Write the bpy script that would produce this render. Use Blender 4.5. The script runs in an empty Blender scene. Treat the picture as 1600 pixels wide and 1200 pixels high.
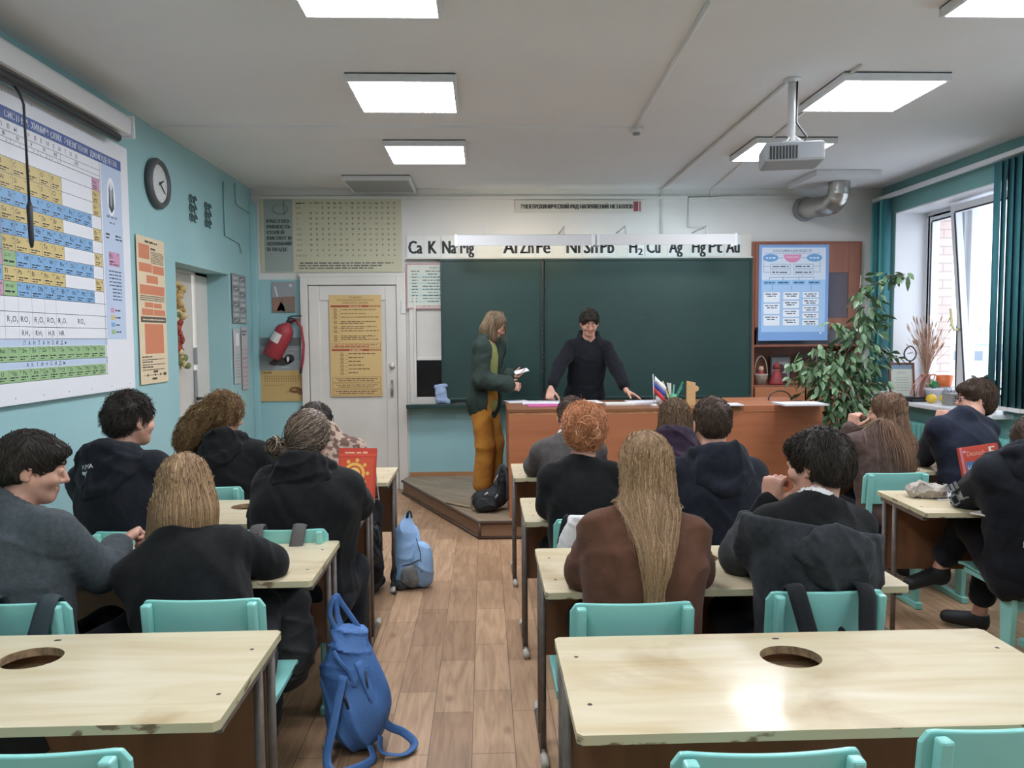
import bpy, bmesh, math, random
import numpy as np
from mathutils import Vector, Matrix, Euler

# ------------------------------------------------------------------ camera, world, light, exposure
SC = bpy.context.scene
COL = SC.collection
D2R = math.radians
FPX, EYE = 1200.0, 1.575
CAM_ROT = (Matrix.Rotation(-D2R(2.05), 3, 'Z') @ Matrix.Rotation(D2R(90 - 3.5), 3, 'X')
           @ Matrix.Rotation(-D2R(0.4), 3, 'Z'))
cam = bpy.data.cameras.new('camera')
cam.sensor_fit = 'HORIZONTAL'
cam.sensor_width = 36.0
cam.lens = 36.0 * FPX / 1600.0
cam.clip_start = 0.05
cam.clip_end = 500
cam_ob = bpy.data.objects.new('camera', cam)
cam_ob.matrix_world = Matrix.Translation((0, 0, EYE)) @ CAM_ROT.to_4x4()
COL.objects.link(cam_ob)
SC.camera = cam_ob

world = bpy.data.worlds.new('overcast_sky')
SC.world = world
world.use_nodes = True
_b = world.node_tree.nodes['Background']
_b.inputs['Color'].default_value = (0.86, 0.92, 1.0, 1)
_b.inputs['Strength'].default_value = 3.4

SC.view_settings.view_transform = 'Standard'
SC.view_settings.look = 'None'
SC.view_settings.gamma = 1.0
SC.view_settings.use_curve_mapping = False
SC.view_settings.exposure = 0.15
SC.cycles.max_bounces = 7
SC.cycles.diffuse_bounces = 5
SC.cycles.glossy_bounces = 3
SC.cycles.transmission_bounces = 4
SC.cycles.transparent_max_bounces = 8
SC.cycles.caustics_reflective = False
SC.cycles.caustics_refractive = False
SC.cycles.sample_clamp_indirect = 6.0
SC.cycles.use_denoising = True
LAMP_POWER = 27.0          # radiance of the ceiling panels
rng = np.random.default_rng(11)
random.seed(5)
# ------------------------------------------------------------------ helpers
CEIL, XL, XR, YF, YB = 3.10, -2.36, 4.18, 8.0, -3.2

def ray(px, py):
    return CAM_ROT @ Vector(((px - 800) / FPX, (600 - py) / FPX, -1.0))
def at(px, py, Y):
    d = ray(px, py); return Vector((0, 0, EYE)) + d * (Y / d.y)
def atx(px, py, X):
    d = ray(px, py); return Vector((0, 0, EYE)) + d * (X / d.x)
def atz(px, py, Z):
    d = ray(px, py); return Vector((0, 0, EYE)) + d * ((Z - EYE) / d.z)

def lin(c):
    if isinstance(c, str):
        c = c.lstrip('#'); c = [int(c[i:i + 2], 16) / 255 for i in (0, 2, 4)]
    return tuple((v / 12.92 if v <= 0.04045 else ((v + 0.055) / 1.055) ** 2.4) for v in c[:3]) + (1.0,)

_M = {}
def mat(name, col, rough=0.6, col2=None, scale=8.0, stretch=(1, 1, 1), bump=0.0, bscale=60.0, metal=0.0,
        spec=0.5, emit=0.0, sheen=0.0, coat=0.0, lo=0.35, hi=0.65, detail=4.0):
    """A node material: base colour, optionally mixed with a second by noise, and a noise bump."""
    if name in _M: return _M[name]
    m = bpy.data.materials.new(name); m.use_nodes = True
    nt = m.node_tree; b = nt.nodes['Principled BSDF']
    b.inputs['Base Color'].default_value = lin(col)
    b.inputs['Roughness'].default_value = rough
    b.inputs['Metallic'].default_value = metal
    b.inputs['Specular IOR Level'].default_value = spec
    if sheen:
        b.inputs['Sheen Weight'].default_value = sheen; b.inputs['Sheen Roughness'].default_value = 0.5
    if coat:
        b.inputs['Coat Weight'].default_value = coat; b.inputs['Coat Roughness'].default_value = 0.12
    if emit:
        b.inputs['Emission Color'].default_value = lin(col); b.inputs['Emission Strength'].default_value = emit
    if col2 is not None or bump:
        tc = nt.nodes.new('ShaderNodeTexCoord'); mp = nt.nodes.new('ShaderNodeMapping')
        mp.inputs['Scale'].default_value = stretch
        nt.links.new(tc.outputs['Object'], mp.inputs['Vector'])
    if col2 is not None:
        n = nt.nodes.new('ShaderNodeTexNoise'); n.inputs['Scale'].default_value = scale; n.inputs['Detail'].default_value = detail
        r = nt.nodes.new('ShaderNodeValToRGB'); r.color_ramp.elements[0].position = lo; r.color_ramp.elements[1].position = hi
        r.color_ramp.elements[0].color = lin(col); r.color_ramp.elements[1].color = lin(col2)
        nt.links.new(mp.outputs[0], n.inputs['Vector']); nt.links.new(n.outputs['Fac'], r.inputs[0])
        nt.links.new(r.outputs[0], b.inputs['Base Color'])
    if bump:
        n = nt.nodes.new('ShaderNodeTexNoise'); n.inputs['Scale'].default_value = bscale; n.inputs['Detail'].default_value = 3
        bp = nt.nodes.new('ShaderNodeBump'); bp.inputs['Strength'].default_value = bump; bp.inputs['Distance'].default_value = 0.01
        nt.links.new(mp.outputs[0], n.inputs['Vector']); nt.links.new(n.outputs['Fac'], bp.inputs['Height'])
        nt.links.new(bp.outputs[0], b.inputs['Normal'])
    _M[name] = m
    return m

class MB:
    """Collects boxes, tubes, lathes and faces; build() links them as ONE mesh object."""
    def __init__(s): s.v, s.f, s.m, s.sm = [], [], [], []
    def raw(s, vs, fs, mi=0, smooth=False, mx=None):
        o = len(s.v)
        for p in vs:
            p = Vector(p)
            s.v.append(mx @ p if mx is not None else p)
        for f in fs:
            s.f.append([o + i for i in f]); s.m.append(mi); s.sm.append(smooth)
        return s
    def box(s, c, d, mi=0, rot=None, mx=None):
        x, y, z = d[0] / 2, d[1] / 2, d[2] / 2
        vs = [Vector(p) for p in ((-x, -y, -z), (x, -y, -z), (x, y, -z), (-x, y, -z), (-x, -y, z), (x, -y, z), (x, y, z), (-x, y, z))]
        R = Euler(rot).to_matrix() if rot is not None else Matrix.Identity(3)
        return s.raw([R @ p + Vector(c) for p in vs],
                     [(0, 3, 2, 1), (4, 5, 6, 7), (0, 1, 5, 4), (1, 2, 6, 5), (2, 3, 7, 6), (3, 0, 4, 7)], mi, False, mx)
    def span(s, lo, hi, mi=0):
        return s.box([(a + b) / 2 for a, b in zip(lo, hi)], [abs(b - a) for a, b in zip(lo, hi)], mi)
    def tube(s, pts, r, n=8, mi=0, closed=False, cap=True, flat=None):
        pts = [Vector(p) for p in pts]; N = len(pts); rs = r if hasattr(r, '__len__') else [r] * N
        vs, fs, up = [], [], None
        for i, p in enumerate(pts):
            a = pts[(i - 1) % N] if (closed or i > 0) else p
            b = pts[(i + 1) % N] if (closed or i < N - 1) else p
            t = (b - a).normalized()
            if up is None:
                up = Vector((0, 0, 1)) if abs(t.z) < 0.9 else Vector((0, 1, 0))
                if flat is not None: up = Vector(flat)
            u = (up - t * up.dot(t)).normalized(); w = t.cross(u); up = u
            ku = 1.0
            for k in range(n):
                an = 2 * math.pi * (k + 0.5) / n
                kk = 0.22 if flat is not None else 1.0
                vs.append(p + (w * math.cos(an) + u * math.sin(an) * kk) * rs[i])
        for i in range(N if closed else N - 1):
            j = (i + 1) % N
            for k in range(n):
                l = (k + 1) % n
                fs.append((i * n + k, i * n + l, j * n + l, j * n + k))
        if cap and not closed:
            fs.append(tuple(range(n))[::-1]); fs.append(tuple((N - 1) * n + k for k in range(n)))
        return s.raw(vs, fs, mi, True)
    def lathe(s, prof, c=(0, 0, 0), n=24, mi=0, sx=1, sy=1, mx=None):
        vs, fs = [], []; c = Vector(c); N = len(prof)
        for r, z in prof:
            for k in range(n):
                an = 2 * math.pi * k / n
                vs.append(c + Vector((r * math.cos(an) * sx, r * math.sin(an) * sy, z)))
        for i in range(N - 1):
            for k in range(n):
                l = (k + 1) % n
                fs.append((i * n + k, i * n + l, (i + 1) * n + l, (i + 1) * n + k))
        fs.append(tuple(range(n))[::-1]); fs.append(tuple((N - 1) * n + k for k in range(n)))
        return s.raw(vs, fs, mi, True, mx)
    def prism(s, poly, lo, hi, axis=2, mi=0, mx=None):
        """poly: list of 2-D points in the plane normal to axis, extruded lo..hi (counter-clockwise)."""
        def P(a, b, h): return {0: (h, a, b), 1: (a, h, b), 2: (a, b, h)}[axis]
        n = len(poly); vs = [P(a, b, lo) for a, b in poly] + [P(a, b, hi) for a, b in poly]
        fs = [tuple(range(n))[::-1], tuple(range(n, 2 * n))] + [(i, (i + 1) % n, n + (i + 1) % n, n + i) for i in range(n)]
        if axis == 1: fs = [f[::-1] for f in fs]
        return s.raw(vs, fs, mi, False, mx)
    def build(s, name, mats, parent=None, loc=(0, 0, 0), bevel=0.0, seg=2, rotz=0.0):
        me = bpy.data.meshes.new(name)
        me.from_pydata([tuple(p) for p in s.v], [], s.f)
        for m in (mats if isinstance(mats, (list, tuple)) else [mats]): me.materials.append(m)
        me.polygons.foreach_set('material_index', s.m); me.polygons.foreach_set('use_smooth', s.sm)
        me.update()
        o = bpy.data.objects.new(name, me); COL.objects.link(o); o.location = loc
        if rotz: o.rotation_euler = (0, 0, rotz)
        if parent is not None: o.parent = parent
        if bevel:
            b = o.modifiers.new('bevel', 'BEVEL'); b.width = bevel; b.segments = seg; b.limit_method = 'ANGLE'; b.angle_limit = D2R(40)
        return o

def npmesh(name, V, F, mats, parent=None, loc=(0, 0, 0), smooth=True, midx=None, attr=None):
    """Link numpy vertices and (n,3|4) faces as one mesh object."""
    me = bpy.data.meshes.new(name)
    F = [np.asarray(f) for f in (F if isinstance(F, list) else [F]) if len(f)]
    me.vertices.add(len(V)); me.vertices.foreach_set('co', np.asarray(V, np.float32).ravel())
    nl = sum(f.size for f in F); me.loops.add(nl)
    me.loops.foreach_set('vertex_index', np.concatenate([f.ravel() for f in F]).astype(np.int32))
    cnt = np.concatenate([np.full(len(f), f.shape[1]) for f in F]); st = np.concatenate([[0], np.cumsum(cnt)[:-1]])
    me.polygons.add(len(cnt)); me.polygons.foreach_set('loop_start', st.astype(np.int32))
    me.update(calc_edges=True); me.validate()
    if smooth: me.polygons.foreach_set('use_smooth', np.ones(len(me.polygons), bool))
    for m in (mats if isinstance(mats, (list, tuple)) else [mats]): me.materials.append(m)
    if midx is not None and len(midx) == len(me.polygons): me.polygons.foreach_set('material_index', np.asarray(midx, np.int32))
    if attr is not None:
        a = me.attributes.new('tint', 'FLOAT', 'POINT'); a.data.foreach_set('value', np.asarray(attr, np.float32))
    o = bpy.data.objects.new(name, me); COL.objects.link(o); o.location = loc
    if parent is not None: o.parent = parent
    return o

def tag(o, label=None, cat=None, group=None, kind=None):
    if label: o['label'] = label
    if cat: o['category'] = cat
    if group: o['group'] = group
    if kind: o['kind'] = kind
    return o
def thing(name, label, cat, loc=(0, 0, 0), rotz=0.0, group=None):
    o = bpy.data.objects.new(name, None); COL.objects.link(o); o.empty_display_size = 0.1
    o.location = loc; o.rotation_euler = (0, 0, rotz)
    return tag(o, label, cat, group)
def struct(name, mb, mats, bevel=0.0, parent=None):
    o = mb.build(name, mats, parent, bevel=bevel)
    if parent is None: o['kind'] = 'structure'
    return o
def copy_tree(o, parent=None):
    c = o.copy(); COL.objects.link(c)
    if parent is not None: c.parent = parent
    for ch in list(o.children): copy_tree(ch, c)
    return c

_T = {}
def text_geo(s):
    if s not in _T:
        cu = bpy.data.curves.new('t', 'FONT'); cu.body = s; cu.size = 1.0; cu.resolution_u = 2
        ob = bpy.data.objects.new('t', cu); COL.objects.link(ob)
        me = bpy.data.meshes.new_from_object(ob.evaluated_get(bpy.context.evaluated_depsgraph_get()))
        V = [(v.co.x, v.co.y) for v in me.vertices]; F = [tuple(p.vertices) for p in me.polygons]
        bpy.data.objects.remove(ob); bpy.data.curves.remove(cu); bpy.data.meshes.remove(me)
        _T[s] = (V, F)
    return _T[s]

class Sheet:
    """A printed sheet on a plane: u right, v down, both in metres from its top-left corner. Printing sits in thin layers on the paper."""
    def __init__(s, tl, right, down, w, h, paper='#f0ede6', thick=0.002, rough=0.6):
        s.tl = Vector(tl); s.u = Vector(right).normalized(); s.d = Vector(down).normalized()
        s.n = s.d.cross(s.u).normalized(); s.w, s.h = w, h
        s.mb = MB(); s.mats = []; s.rough = rough; s.layer = 0
        mi = s.ink(paper)
        c = [s.P(0, 0), s.P(w, 0), s.P(w, h), s.P(0, h)]; k = [p - s.n * thick for p in c]
        s.mb.raw(c + k, [(3, 2, 1, 0), (4, 5, 6, 7), (0, 1, 5, 4), (1, 2, 6, 5), (2, 3, 7, 6), (3, 0, 4, 7)], mi)
    def P(s, u, v, l=0): return s.tl + s.u * u + s.d * v + s.n * (0.0004 * l)
    def ink(s, col):
        m = mat('print_' + col.lstrip('#'), col, s.rough)
        if m not in s.mats: s.mats.append(m)
        return s.mats.index(m)
    def poly(s, pts, col, l=1):
        vs = [s.P(u, v, l) for u, v in pts]
        a = sum(pts[i][0] * pts[(i + 1) % len(pts)][1] - pts[(i + 1) % len(pts)][0] * pts[i][1] for i in range(len(pts)))
        f = tuple(range(len(vs)))
        s.mb.raw(vs, [f[::-1] if a > 0 else f], s.ink(col)); return s
    def rect(s, u0, v0, u1, v1, col, l=1): return s.poly([(u0, v0), (u1, v0), (u1, v1), (u0, v1)], col, l)
    def ell(s, u, v, a, b, col, l=1, n=20):
        return s.poly([(u + a * math.cos(2 * math.pi * k / n), v + b * math.sin(2 * math.pi * k / n)) for k in range(n)], col, l)
    def line(s, u0, v0, u1, v1, wd, col, l=2):
        dx, dy = u1 - u0, v1 - v0; L = math.hypot(dx, dy) or 1; a, b = -dy / L * wd / 2, dx / L * wd / 2
        return s.poly([(u0 + a, v0 + b), (u1 + a, v1 + b), (u1 - a, v1 - b), (u0 - a, v0 - b)], col, l)
    def frame(s, u0, v0, u1, v1, wd, col, l=2):
        s.line(u0, v0, u1, v0, wd, col, l); s.line(u0, v1, u1, v1, wd, col, l); s.line(u0, v0, u0, v1, wd, col, l); return s.line(u1, v0, u1, v1, wd, col, l)
    def text(s, t, u, v, h, col, l=3, align='l', fit=None, bold=0.0):
        """v is the baseline, h the capital height; fit squeezes the line to a width."""
        V, F = text_geo(t)
        if not V: return s
        x0, x1 = min(p[0] for p in V), max(p[0] for p in V); k = h / 0.72
        kx = k if fit is None else fit / (x1 - x0)
        W = (x1 - x0) * kx; u0 = u - (0 if align == 'l' else W / 2 if align == 'c' else W)
        for db in ((0,) if not bold else (-bold, 0, bold)):
            s.mb.raw([s.P(u0 + (x - x0) * kx + db, v - y * k, l + (db != 0) * 0.2) for x, y in V], F, s.ink(col))
        return s
    def words(s, u0, v, u1, h, col, seed=0, l=3):
        """A line of print too small to read: short dashes."""
        r = random.Random(seed * 7919 + int(v * 1e4)); u = u0
        while u < u1 - h:
            wl = min(r.uniform(1.5, 6) * h, u1 - u); s.rect(u, v - h * r.uniform(0.75, 1.0), u + wl, v, col, l); u += wl + h * 0.8
        return s
    def build(s, name, parent=None, label=None, cat=None, group=None):
        return tag(s.mb.build(name, s.mats, parent), label, cat, group)
# ------------------------------------------------------------------ distance-field modelling for bodies, cloth, hair and bags
def V3(*a): return np.array(a if len(a) > 1 else a[0], float)
def unit(v): v = np.asarray(v, float); return v / (np.linalg.norm(v) + 1e-12)

def cap(a, b, r1, r2=None): return ('cap', V3(a), V3(b), r1, r1 if r2 is None else r2)
def ell(c, r, R=None): return ('ell', V3(c), V3(r), np.eye(3) if R is None else R)
def infl(p, t):
    return ('cap', p[1], p[2], p[3] + t, p[4] + t) if p[0] == 'cap' else ('ell', p[1], p[2] + t, p[3])
def pbox(p):
    if p[0] == 'cap':
        r = max(p[3], p[4]); return np.minimum(p[1], p[2]) - r, np.maximum(p[1], p[2]) + r
    e = np.sqrt(((p[3] * p[2][None, :]) ** 2).sum(1)); return p[1] - e, p[1] + e
def pdist(p, X, Y, Z):
    if p[0] == 'cap':
        a, ba = p[1], p[2] - p[1]; L = float(ba @ ba) + 1e-12
        t = np.clip(((X - a[0]) * ba[0] + (Y - a[1]) * ba[1] + (Z - a[2]) * ba[2]) / L, 0, 1)
        return np.sqrt((X - a[0] - t * ba[0]) ** 2 + (Y - a[1] - t * ba[1]) ** 2 + (Z - a[2] - t * ba[2]) ** 2) - (p[3] + (p[4] - p[3]) * t)
    c, r, R = p[1], p[2], p[3]; x, y, z = X - c[0], Y - c[1], Z - c[2]
    l = [R[0, i] * x + R[1, i] * y + R[2, i] * z for i in range(3)]
    k0 = np.sqrt((l[0] / r[0]) ** 2 + (l[1] / r[1]) ** 2 + (l[2] / r[2]) ** 2)
    k1 = np.sqrt((l[0] / r[0] ** 2) ** 2 + (l[1] / r[1] ** 2) ** 2 + (l[2] / r[2] ** 2) ** 2) + 1e-9
    return k0 * (k0 - 1) / k1

def axis(lo, hi, h, fine=(), hf=None):
    fine = sorted((max(lo, a), min(hi, b)) for a, b in fine if b > lo and a < hi); mg = []
    for a, b in fine:
        if mg and a <= mg[-1][1] + h: mg[-1][1] = max(mg[-1][1], b)
        else: mg.append([a, b])
    out, x = [], lo
    for a, b in mg + [[hi, hi]]:
        if a > x: out.append(np.linspace(x, a, max(2, int((a - x) / h) + 1), endpoint=False))
        if b > a: out.append(np.linspace(a, b, max(2, int((b - a) / hf) + 1), endpoint=False))
        x = b
    out.append([hi]); return np.concatenate(out)

class Field:
    def __init__(s, lo, hi, h, fine=(), hf=None):
        s.ax = [axis(lo[i], hi[i], h, [(f[0][i], f[1][i]) for f in fine], hf or h) for i in range(3)]
        s.D = np.full([len(a) for a in s.ax], 0.08, np.float32)
    def _sub(s, lo, hi, m):
        sl = tuple(slice(max(0, np.searchsorted(a, lo[i] - m) - 1), np.searchsorted(a, hi[i] + m) + 1) for i, a in enumerate(s.ax))
        return sl, np.meshgrid(*[s.ax[i][sl[i]].astype(np.float32) for i in range(3)], indexing='ij', sparse=True)
    def add(s, p, k=0.02):
        lo, hi = pbox(p); sl, G = s._sub(lo, hi, k + 0.02); A = s.D[sl]
        if A.size == 0: return s
        d = pdist(p, *G)
        if k > 0:
            h = np.clip(0.5 + 0.5 * (A - d) / k, 0, 1); s.D[sl] = A + (d - A) * h - k * h * (1 - h)
        else: s.D[sl] = np.minimum(A, d)
        return s
    def sub(s, p, k=0.01):
        lo, hi = pbox(p); sl, G = s._sub(lo, hi, k + 0.02); A = s.D[sl]
        if A.size == 0: return s
        d = -pdist(p, *G); h = np.clip(0.5 - 0.5 * (A - d) / k, 0, 1)
        s.D[sl] = A + (d - A) * h + k * h * (1 - h); return s
    def keep(s, n, pt, k=0.004):
        """Keep the half-space on the side n points to, through pt."""
        n = unit(n); G = s.grid(); d = -((G[0] - pt[0]) * n[0] + (G[1] - pt[1]) * n[1] + (G[2] - pt[2]) * n[2])
        h = np.clip(0.5 - 0.5 * (s.D - d) / k, 0, 1); s.D = (s.D + (d - s.D) * h + k * h * (1 - h)).astype(np.float32); return s
    def grid(s): return np.meshgrid(*[a.astype(np.float32) for a in s.ax], indexing='ij', sparse=True)
    def cut(s, fn):
        G = s.grid(); s.D = np.maximum(s.D, fn(*G)).astype(np.float32); return s
    def folds(s, amp, seed=0, freq=22.0, n=6, dirz=0.8):
        """Cloth creases: warped ridges in patches."""
        r = np.random.default_rng(seed); G = s.grid(); acc = 0
        w = 0.030 * np.sin(G[0] * 15 + G[2] * 9 + seed) + 0.026 * np.sin(G[1] * 17 - G[2] * 12 + seed * 2)
        for i in range(n):
            k = unit(r.normal(size=3) * np.array([1, 1, dirz])); k = k * freq * r.uniform(0.5, 1.3); m = r.normal(size=3) * 6
            q = 1 - np.abs(np.sin(k[0] * (G[0] + w) + k[1] * (G[1] + w) + k[2] * (G[2] - w) + r.uniform(0, 6.28)))
            msk = np.clip(0.35 + np.sin(m[0] * G[0] + m[1] * G[1] + m[2] * G[2] + r.uniform(0, 6.28)), 0, 1)
            acc = acc + q ** 3 * msk
        s.D = (s.D - amp * (acc - 0.35) * (np.abs(s.D) < 0.07)).astype(np.float32); return s
    def mesh(s):
        D = s.D; I = D < 0; nx, ny, nz = D.shape
        c = [D[i:nx - 1 + i, j:ny - 1 + j, k:nz - 1 + k] for i in (0, 1) for j in (0, 1) for k in (0, 1)]
        b = [I[i:nx - 1 + i, j:ny - 1 + j, k:nz - 1 + k] for i in (0, 1) for j in (0, 1) for k in (0, 1)]
        cnt = sum(x.astype(np.int8) for x in b); act = (cnt > 0) & (cnt < 8)
        idx = np.argwhere(act); vid = np.full(act.shape, -1, np.int64); vid[act] = np.arange(len(idx))
        val = np.stack([x[act] for x in c], 1).astype(float)
        off = np.array([(i, j, k) for i in (0, 1) for j in (0, 1) for k in (0, 1)], float)
        acc = np.zeros((len(idx), 3)); n = np.zeros(len(idx))
        for a in range(8):
            for e in range(a + 1, 8):
                if np.abs(off[a] - off[e]).sum() == 1:
                    m = (val[:, a] < 0) != (val[:, e] < 0); t = val[:, a] / (val[:, a] - val[:, e] + 1e-12)
                    p = off[a] + (off[e] - off[a]) * np.clip(t, 0, 1)[:, None]
                    acc[m] += p[m]; n[m] += 1
        f = acc / n[:, None]; V = np.empty_like(f)
        for i in range(3):
            A = s.ax[i]; V[:, i] = A[idx[:, i]] + (A[idx[:, i] + 1] - A[idx[:, i]]) * f[:, i]
        Q = []
        for axn in range(3):
            sl0 = [slice(1, -1)] * 3; sl0[axn] = slice(0, -1); sl1 = [slice(1, -1)] * 3; sl1[axn] = slice(1, None)
            a, e = I[tuple(sl0)], I[tuple(sl1)]; ch = np.argwhere(a != e)
            if not len(ch): continue
            fl = a[tuple(ch.T)]; u, w = [(1, 2), (2, 0), (0, 1)][axn]
            base = ch.copy(); base[:, u] += 1; base[:, w] += 1
            q = []
            for du, dw in ((0, 0), (-1, 0), (-1, -1), (0, -1)):
                t = base.copy(); t[:, u] += du; t[:, w] += dw; q.append(vid[tuple(t.T)])
            q = np.stack(q, 1); q[~fl] = q[~fl][:, ::-1]; Q.append(q)
        return V, np.concatenate(Q)
    def sample(s, P):
        """Distance and unit gradient at points, trilinear."""
        def val(P):
            ii, ff = [], []
            for i in range(3):
                A = s.ax[i]; j = np.clip(np.searchsorted(A, P[:, i]) - 1, 0, len(A) - 2); ii.append(j)
                ff.append(np.clip((P[:, i] - A[j]) / (A[j + 1] - A[j]), 0, 1))
            r = 0
            for a in (0, 1):
                for b in (0, 1):
                    for c in (0, 1):
                        r = r + s.D[ii[0] + a, ii[1] + b, ii[2] + c] * (ff[0] if a else 1 - ff[0]) * (ff[1] if b else 1 - ff[1]) * (ff[2] if c else 1 - ff[2])
            return r
        e = 0.006; g = np.stack([val(P + d) - val(P - d) for d in np.eye(3) * e], 1)
        return val(P), g / (np.linalg.norm(g, axis=1, keepdims=True) + 1e-9)

def strand_mesh(paths, radii, tint):
    """paths (n, m, 3) to three-sided tapering tubes."""
    n, m, _ = paths.shape
    T = np.gradient(paths, axis=1); T /= np.linalg.norm(T, axis=2, keepdims=True) + 1e-9
    ref = np.array([0.31, 0.77, 0.55]); U = np.cross(T, ref); U /= np.linalg.norm(U, axis=2, keepdims=True) + 1e-9; W = np.cross(T, U)
    V = np.stack([paths + radii[:, :, None] * (U * math.cos(a) + W * math.sin(a)) for a in (0.3, 2.39, 4.49)], 2)
    i = np.arange(n)[:, None, None] * m * 3 + np.arange(m - 1)[None, :, None] * 3; k = np.arange(3)[None, None, :]; l = (k + 1) % 3
    F = np.stack([i + k, i + l, i + 3 + l, i + 3 + k], -1).reshape(-1, 4)
    return V.reshape(-1, 3), F, np.repeat(tint, m * 3)
def grow(field, seeds, flow, length, m, rad, lift, noise, seed=0, curl=0.0, free=0.012, base=-0.001):
    r = np.random.default_rng(seed); n = len(seeds); P = seeds.copy(); out = [P.copy()]
    st = (length * (0.45 + 0.65 * r.random(n) ** 0.8) / (m - 1))[:, None]; jit = r.normal(size=(n, 3)) * noise; ph = r.uniform(0, 6.28, n)
    lf = r.uniform(0.2, 1.0, n) * lift
    for i in range(m - 1):
        d, g = field.sample(P); f = flow(P) + jit
        if curl:
            f = f + curl * np.stack([np.sin(ph + i * 1.3), np.cos(ph * 1.7 + i * 1.1), 0.4 * np.sin(ph * 2.3 + i * 1.7)], 1)
        on = d < free; t = np.where(on[:, None], f - g * (f * g).sum(1, keepdims=True), f)
        t /= np.linalg.norm(t, axis=1, keepdims=True) + 1e-9; P = P + t * st
        d, g = field.sample(P); tgt = base + lf * (i + 1) / m
        P = P - np.where(d < free, d - tgt, 0)[:, None] * g; out.append(P.copy())
    paths = np.stack(out, 1); tp = np.linspace(0, 1, m); R = rad * (0.7 + 0.6 * r.random(n))[:, None] * (1 - 0.75 * tp ** 2)[None, :]
    return paths, R, r.random(n)
# ------------------------------------------------------------------ materials of the room
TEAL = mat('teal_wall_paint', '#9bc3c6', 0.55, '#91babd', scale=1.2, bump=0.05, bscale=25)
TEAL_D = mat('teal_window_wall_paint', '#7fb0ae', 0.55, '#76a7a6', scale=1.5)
WHITE_W = mat('white_wall_paint', '#dcdad6', 0.7, '#d2d0cc', scale=1.1, bump=0.06, bscale=18)
CEIL_M = mat('white_ceiling_paint', '#e9ebed', 0.85, '#e2e4e6', scale=0.7)
DOOR_M = mat('white_door_gloss_paint', '#d8d4cd', 0.35, '#cdc9c1', scale=2.0)
PVC = mat('white_pvc', '#e4e6ea', 0.3)
METAL_W = mat('white_metal', '#d6d6d6', 0.4)
GREY_P = mat('grey_plastic', '#8b9094', 0.5)
DARK_P = mat('black_plastic', '#26292b', 0.45)
STEEL = mat('brushed_steel', '#a9a9a6', 0.35, metal=0.9)
ORANGE_W = mat('orange_wood_laminate', '#b07250', 0.38, '#a06443', scale=2.2, stretch=(0.5, 3, 7), lo=0.3, hi=0.75)
BASE_W = mat('brown_skirting', '#a87850', 0.5)

def floor_mat(name, c1, c2, c3, rot, w, l):
    m = bpy.data.materials.new(name); m.use_nodes = True; nt = m.node_tree; b = nt.nodes['Principled BSDF']; L = nt.links.new
    tc = nt.nodes.new('ShaderNodeTexCoord'); mp = nt.nodes.new('ShaderNodeMapping'); mp.inputs['Rotation'].default_value = (0, 0, rot)
    mp.inputs['Location'].default_value = (0.03, 0.06, 0)
    L(tc.outputs['Object'], mp.inputs['Vector'])
    br = nt.nodes.new('ShaderNodeTexBrick'); br.offset = 0.37; br.offset_frequency = 2; br.squash = 1.0
    br.inputs['Scale'].default_value = 1.0; br.inputs['Brick Width'].default_value = l; br.inputs['Row Height'].default_value = w
    br.inputs['Mortar Size'].default_value = 0.0022; br.inputs['Mortar Smooth'].default_value = 0.3; br.inputs['Bias'].default_value = 0.0
    br.inputs['Color1'].default_value = lin(c1); br.inputs['Color2'].default_value = lin(c2); br.inputs['Mortar'].default_value = lin(c3)
    L(mp.outputs[0], br.inputs['Vector'])
    mp2 = nt.nodes.new('ShaderNodeMapping'); mp2.inputs['Scale'].default_value = (1.4, 13, 1); L(mp.outputs[0], mp2.inputs['Vector'])
    n = nt.nodes.new('ShaderNodeTexNoise'); n.inputs['Scale'].default_value = 2.2; n.inputs['Detail'].default_value = 6; n.inputs['Distortion'].default_value = 1.2
    L(mp2.outputs[0], n.inputs['Vector'])
    rp = nt.nodes.new('ShaderNodeValToRGB'); rp.color_ramp.elements[0].position = 0.3; rp.color_ramp.elements[0].color = (0.66, 0.62, 0.58, 1)
    rp.color_ramp.elements[1].position = 0.62; rp.color_ramp.elements[1].color = (1.06, 1.05, 1.04, 1); L(n.outputs['Fac'], rp.inputs[0])
    mx = nt.nodes.new('ShaderNodeMix'); mx.data_type = 'RGBA'; mx.blend_type = 'MULTIPLY'; mx.inputs[0].default_value = 0.85
    L(br.outputs['Color'], mx.inputs[6]); L(rp.outputs[0], mx.inputs[7])
    # scattered knots
    mp3 = nt.nodes.new('ShaderNodeMapping'); mp3.inputs['Scale'].default_value = (2.6, 5.5, 1); L(mp.outputs[0], mp3.inputs['Vector'])
    vo = nt.nodes.new('ShaderNodeTexVoronoi'); vo.inputs['Scale'].default_value = 1.0; L(mp3.outputs[0], vo.inputs['Vector'])
    r2 = nt.nodes.new('ShaderNodeValToRGB'); r2.color_ramp.elements[0].position = 0.03; r2.color_ramp.elements[0].color = (0.45, 0.38, 0.33, 1)
    r2.color_ramp.elements[1].position = 0.13; r2.color_ramp.elements[1].color = (1, 1, 1, 1); L(vo.outputs['Distance'], r2.inputs[0])
    m2 = nt.nodes.new('ShaderNodeMix'); m2.data_type = 'RGBA'; m2.blend_type = 'MULTIPLY'; m2.inputs[0].default_value = 0.7
    L(mx.outputs[2], m2.inputs[6]); L(r2.outputs[0], m2.inputs[7]); L(m2.outputs[2], b.inputs['Base Color'])
    b.inputs['Roughness'].default_value = 0.42; b.inputs['Specular IOR Level'].default_value = 0.35
    return m
FLOOR_M = floor_mat('wood_plank_vinyl', '#bd9c7d', '#9c7c60', '#75604c', D2R(90), 0.165, 0.52)
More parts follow.
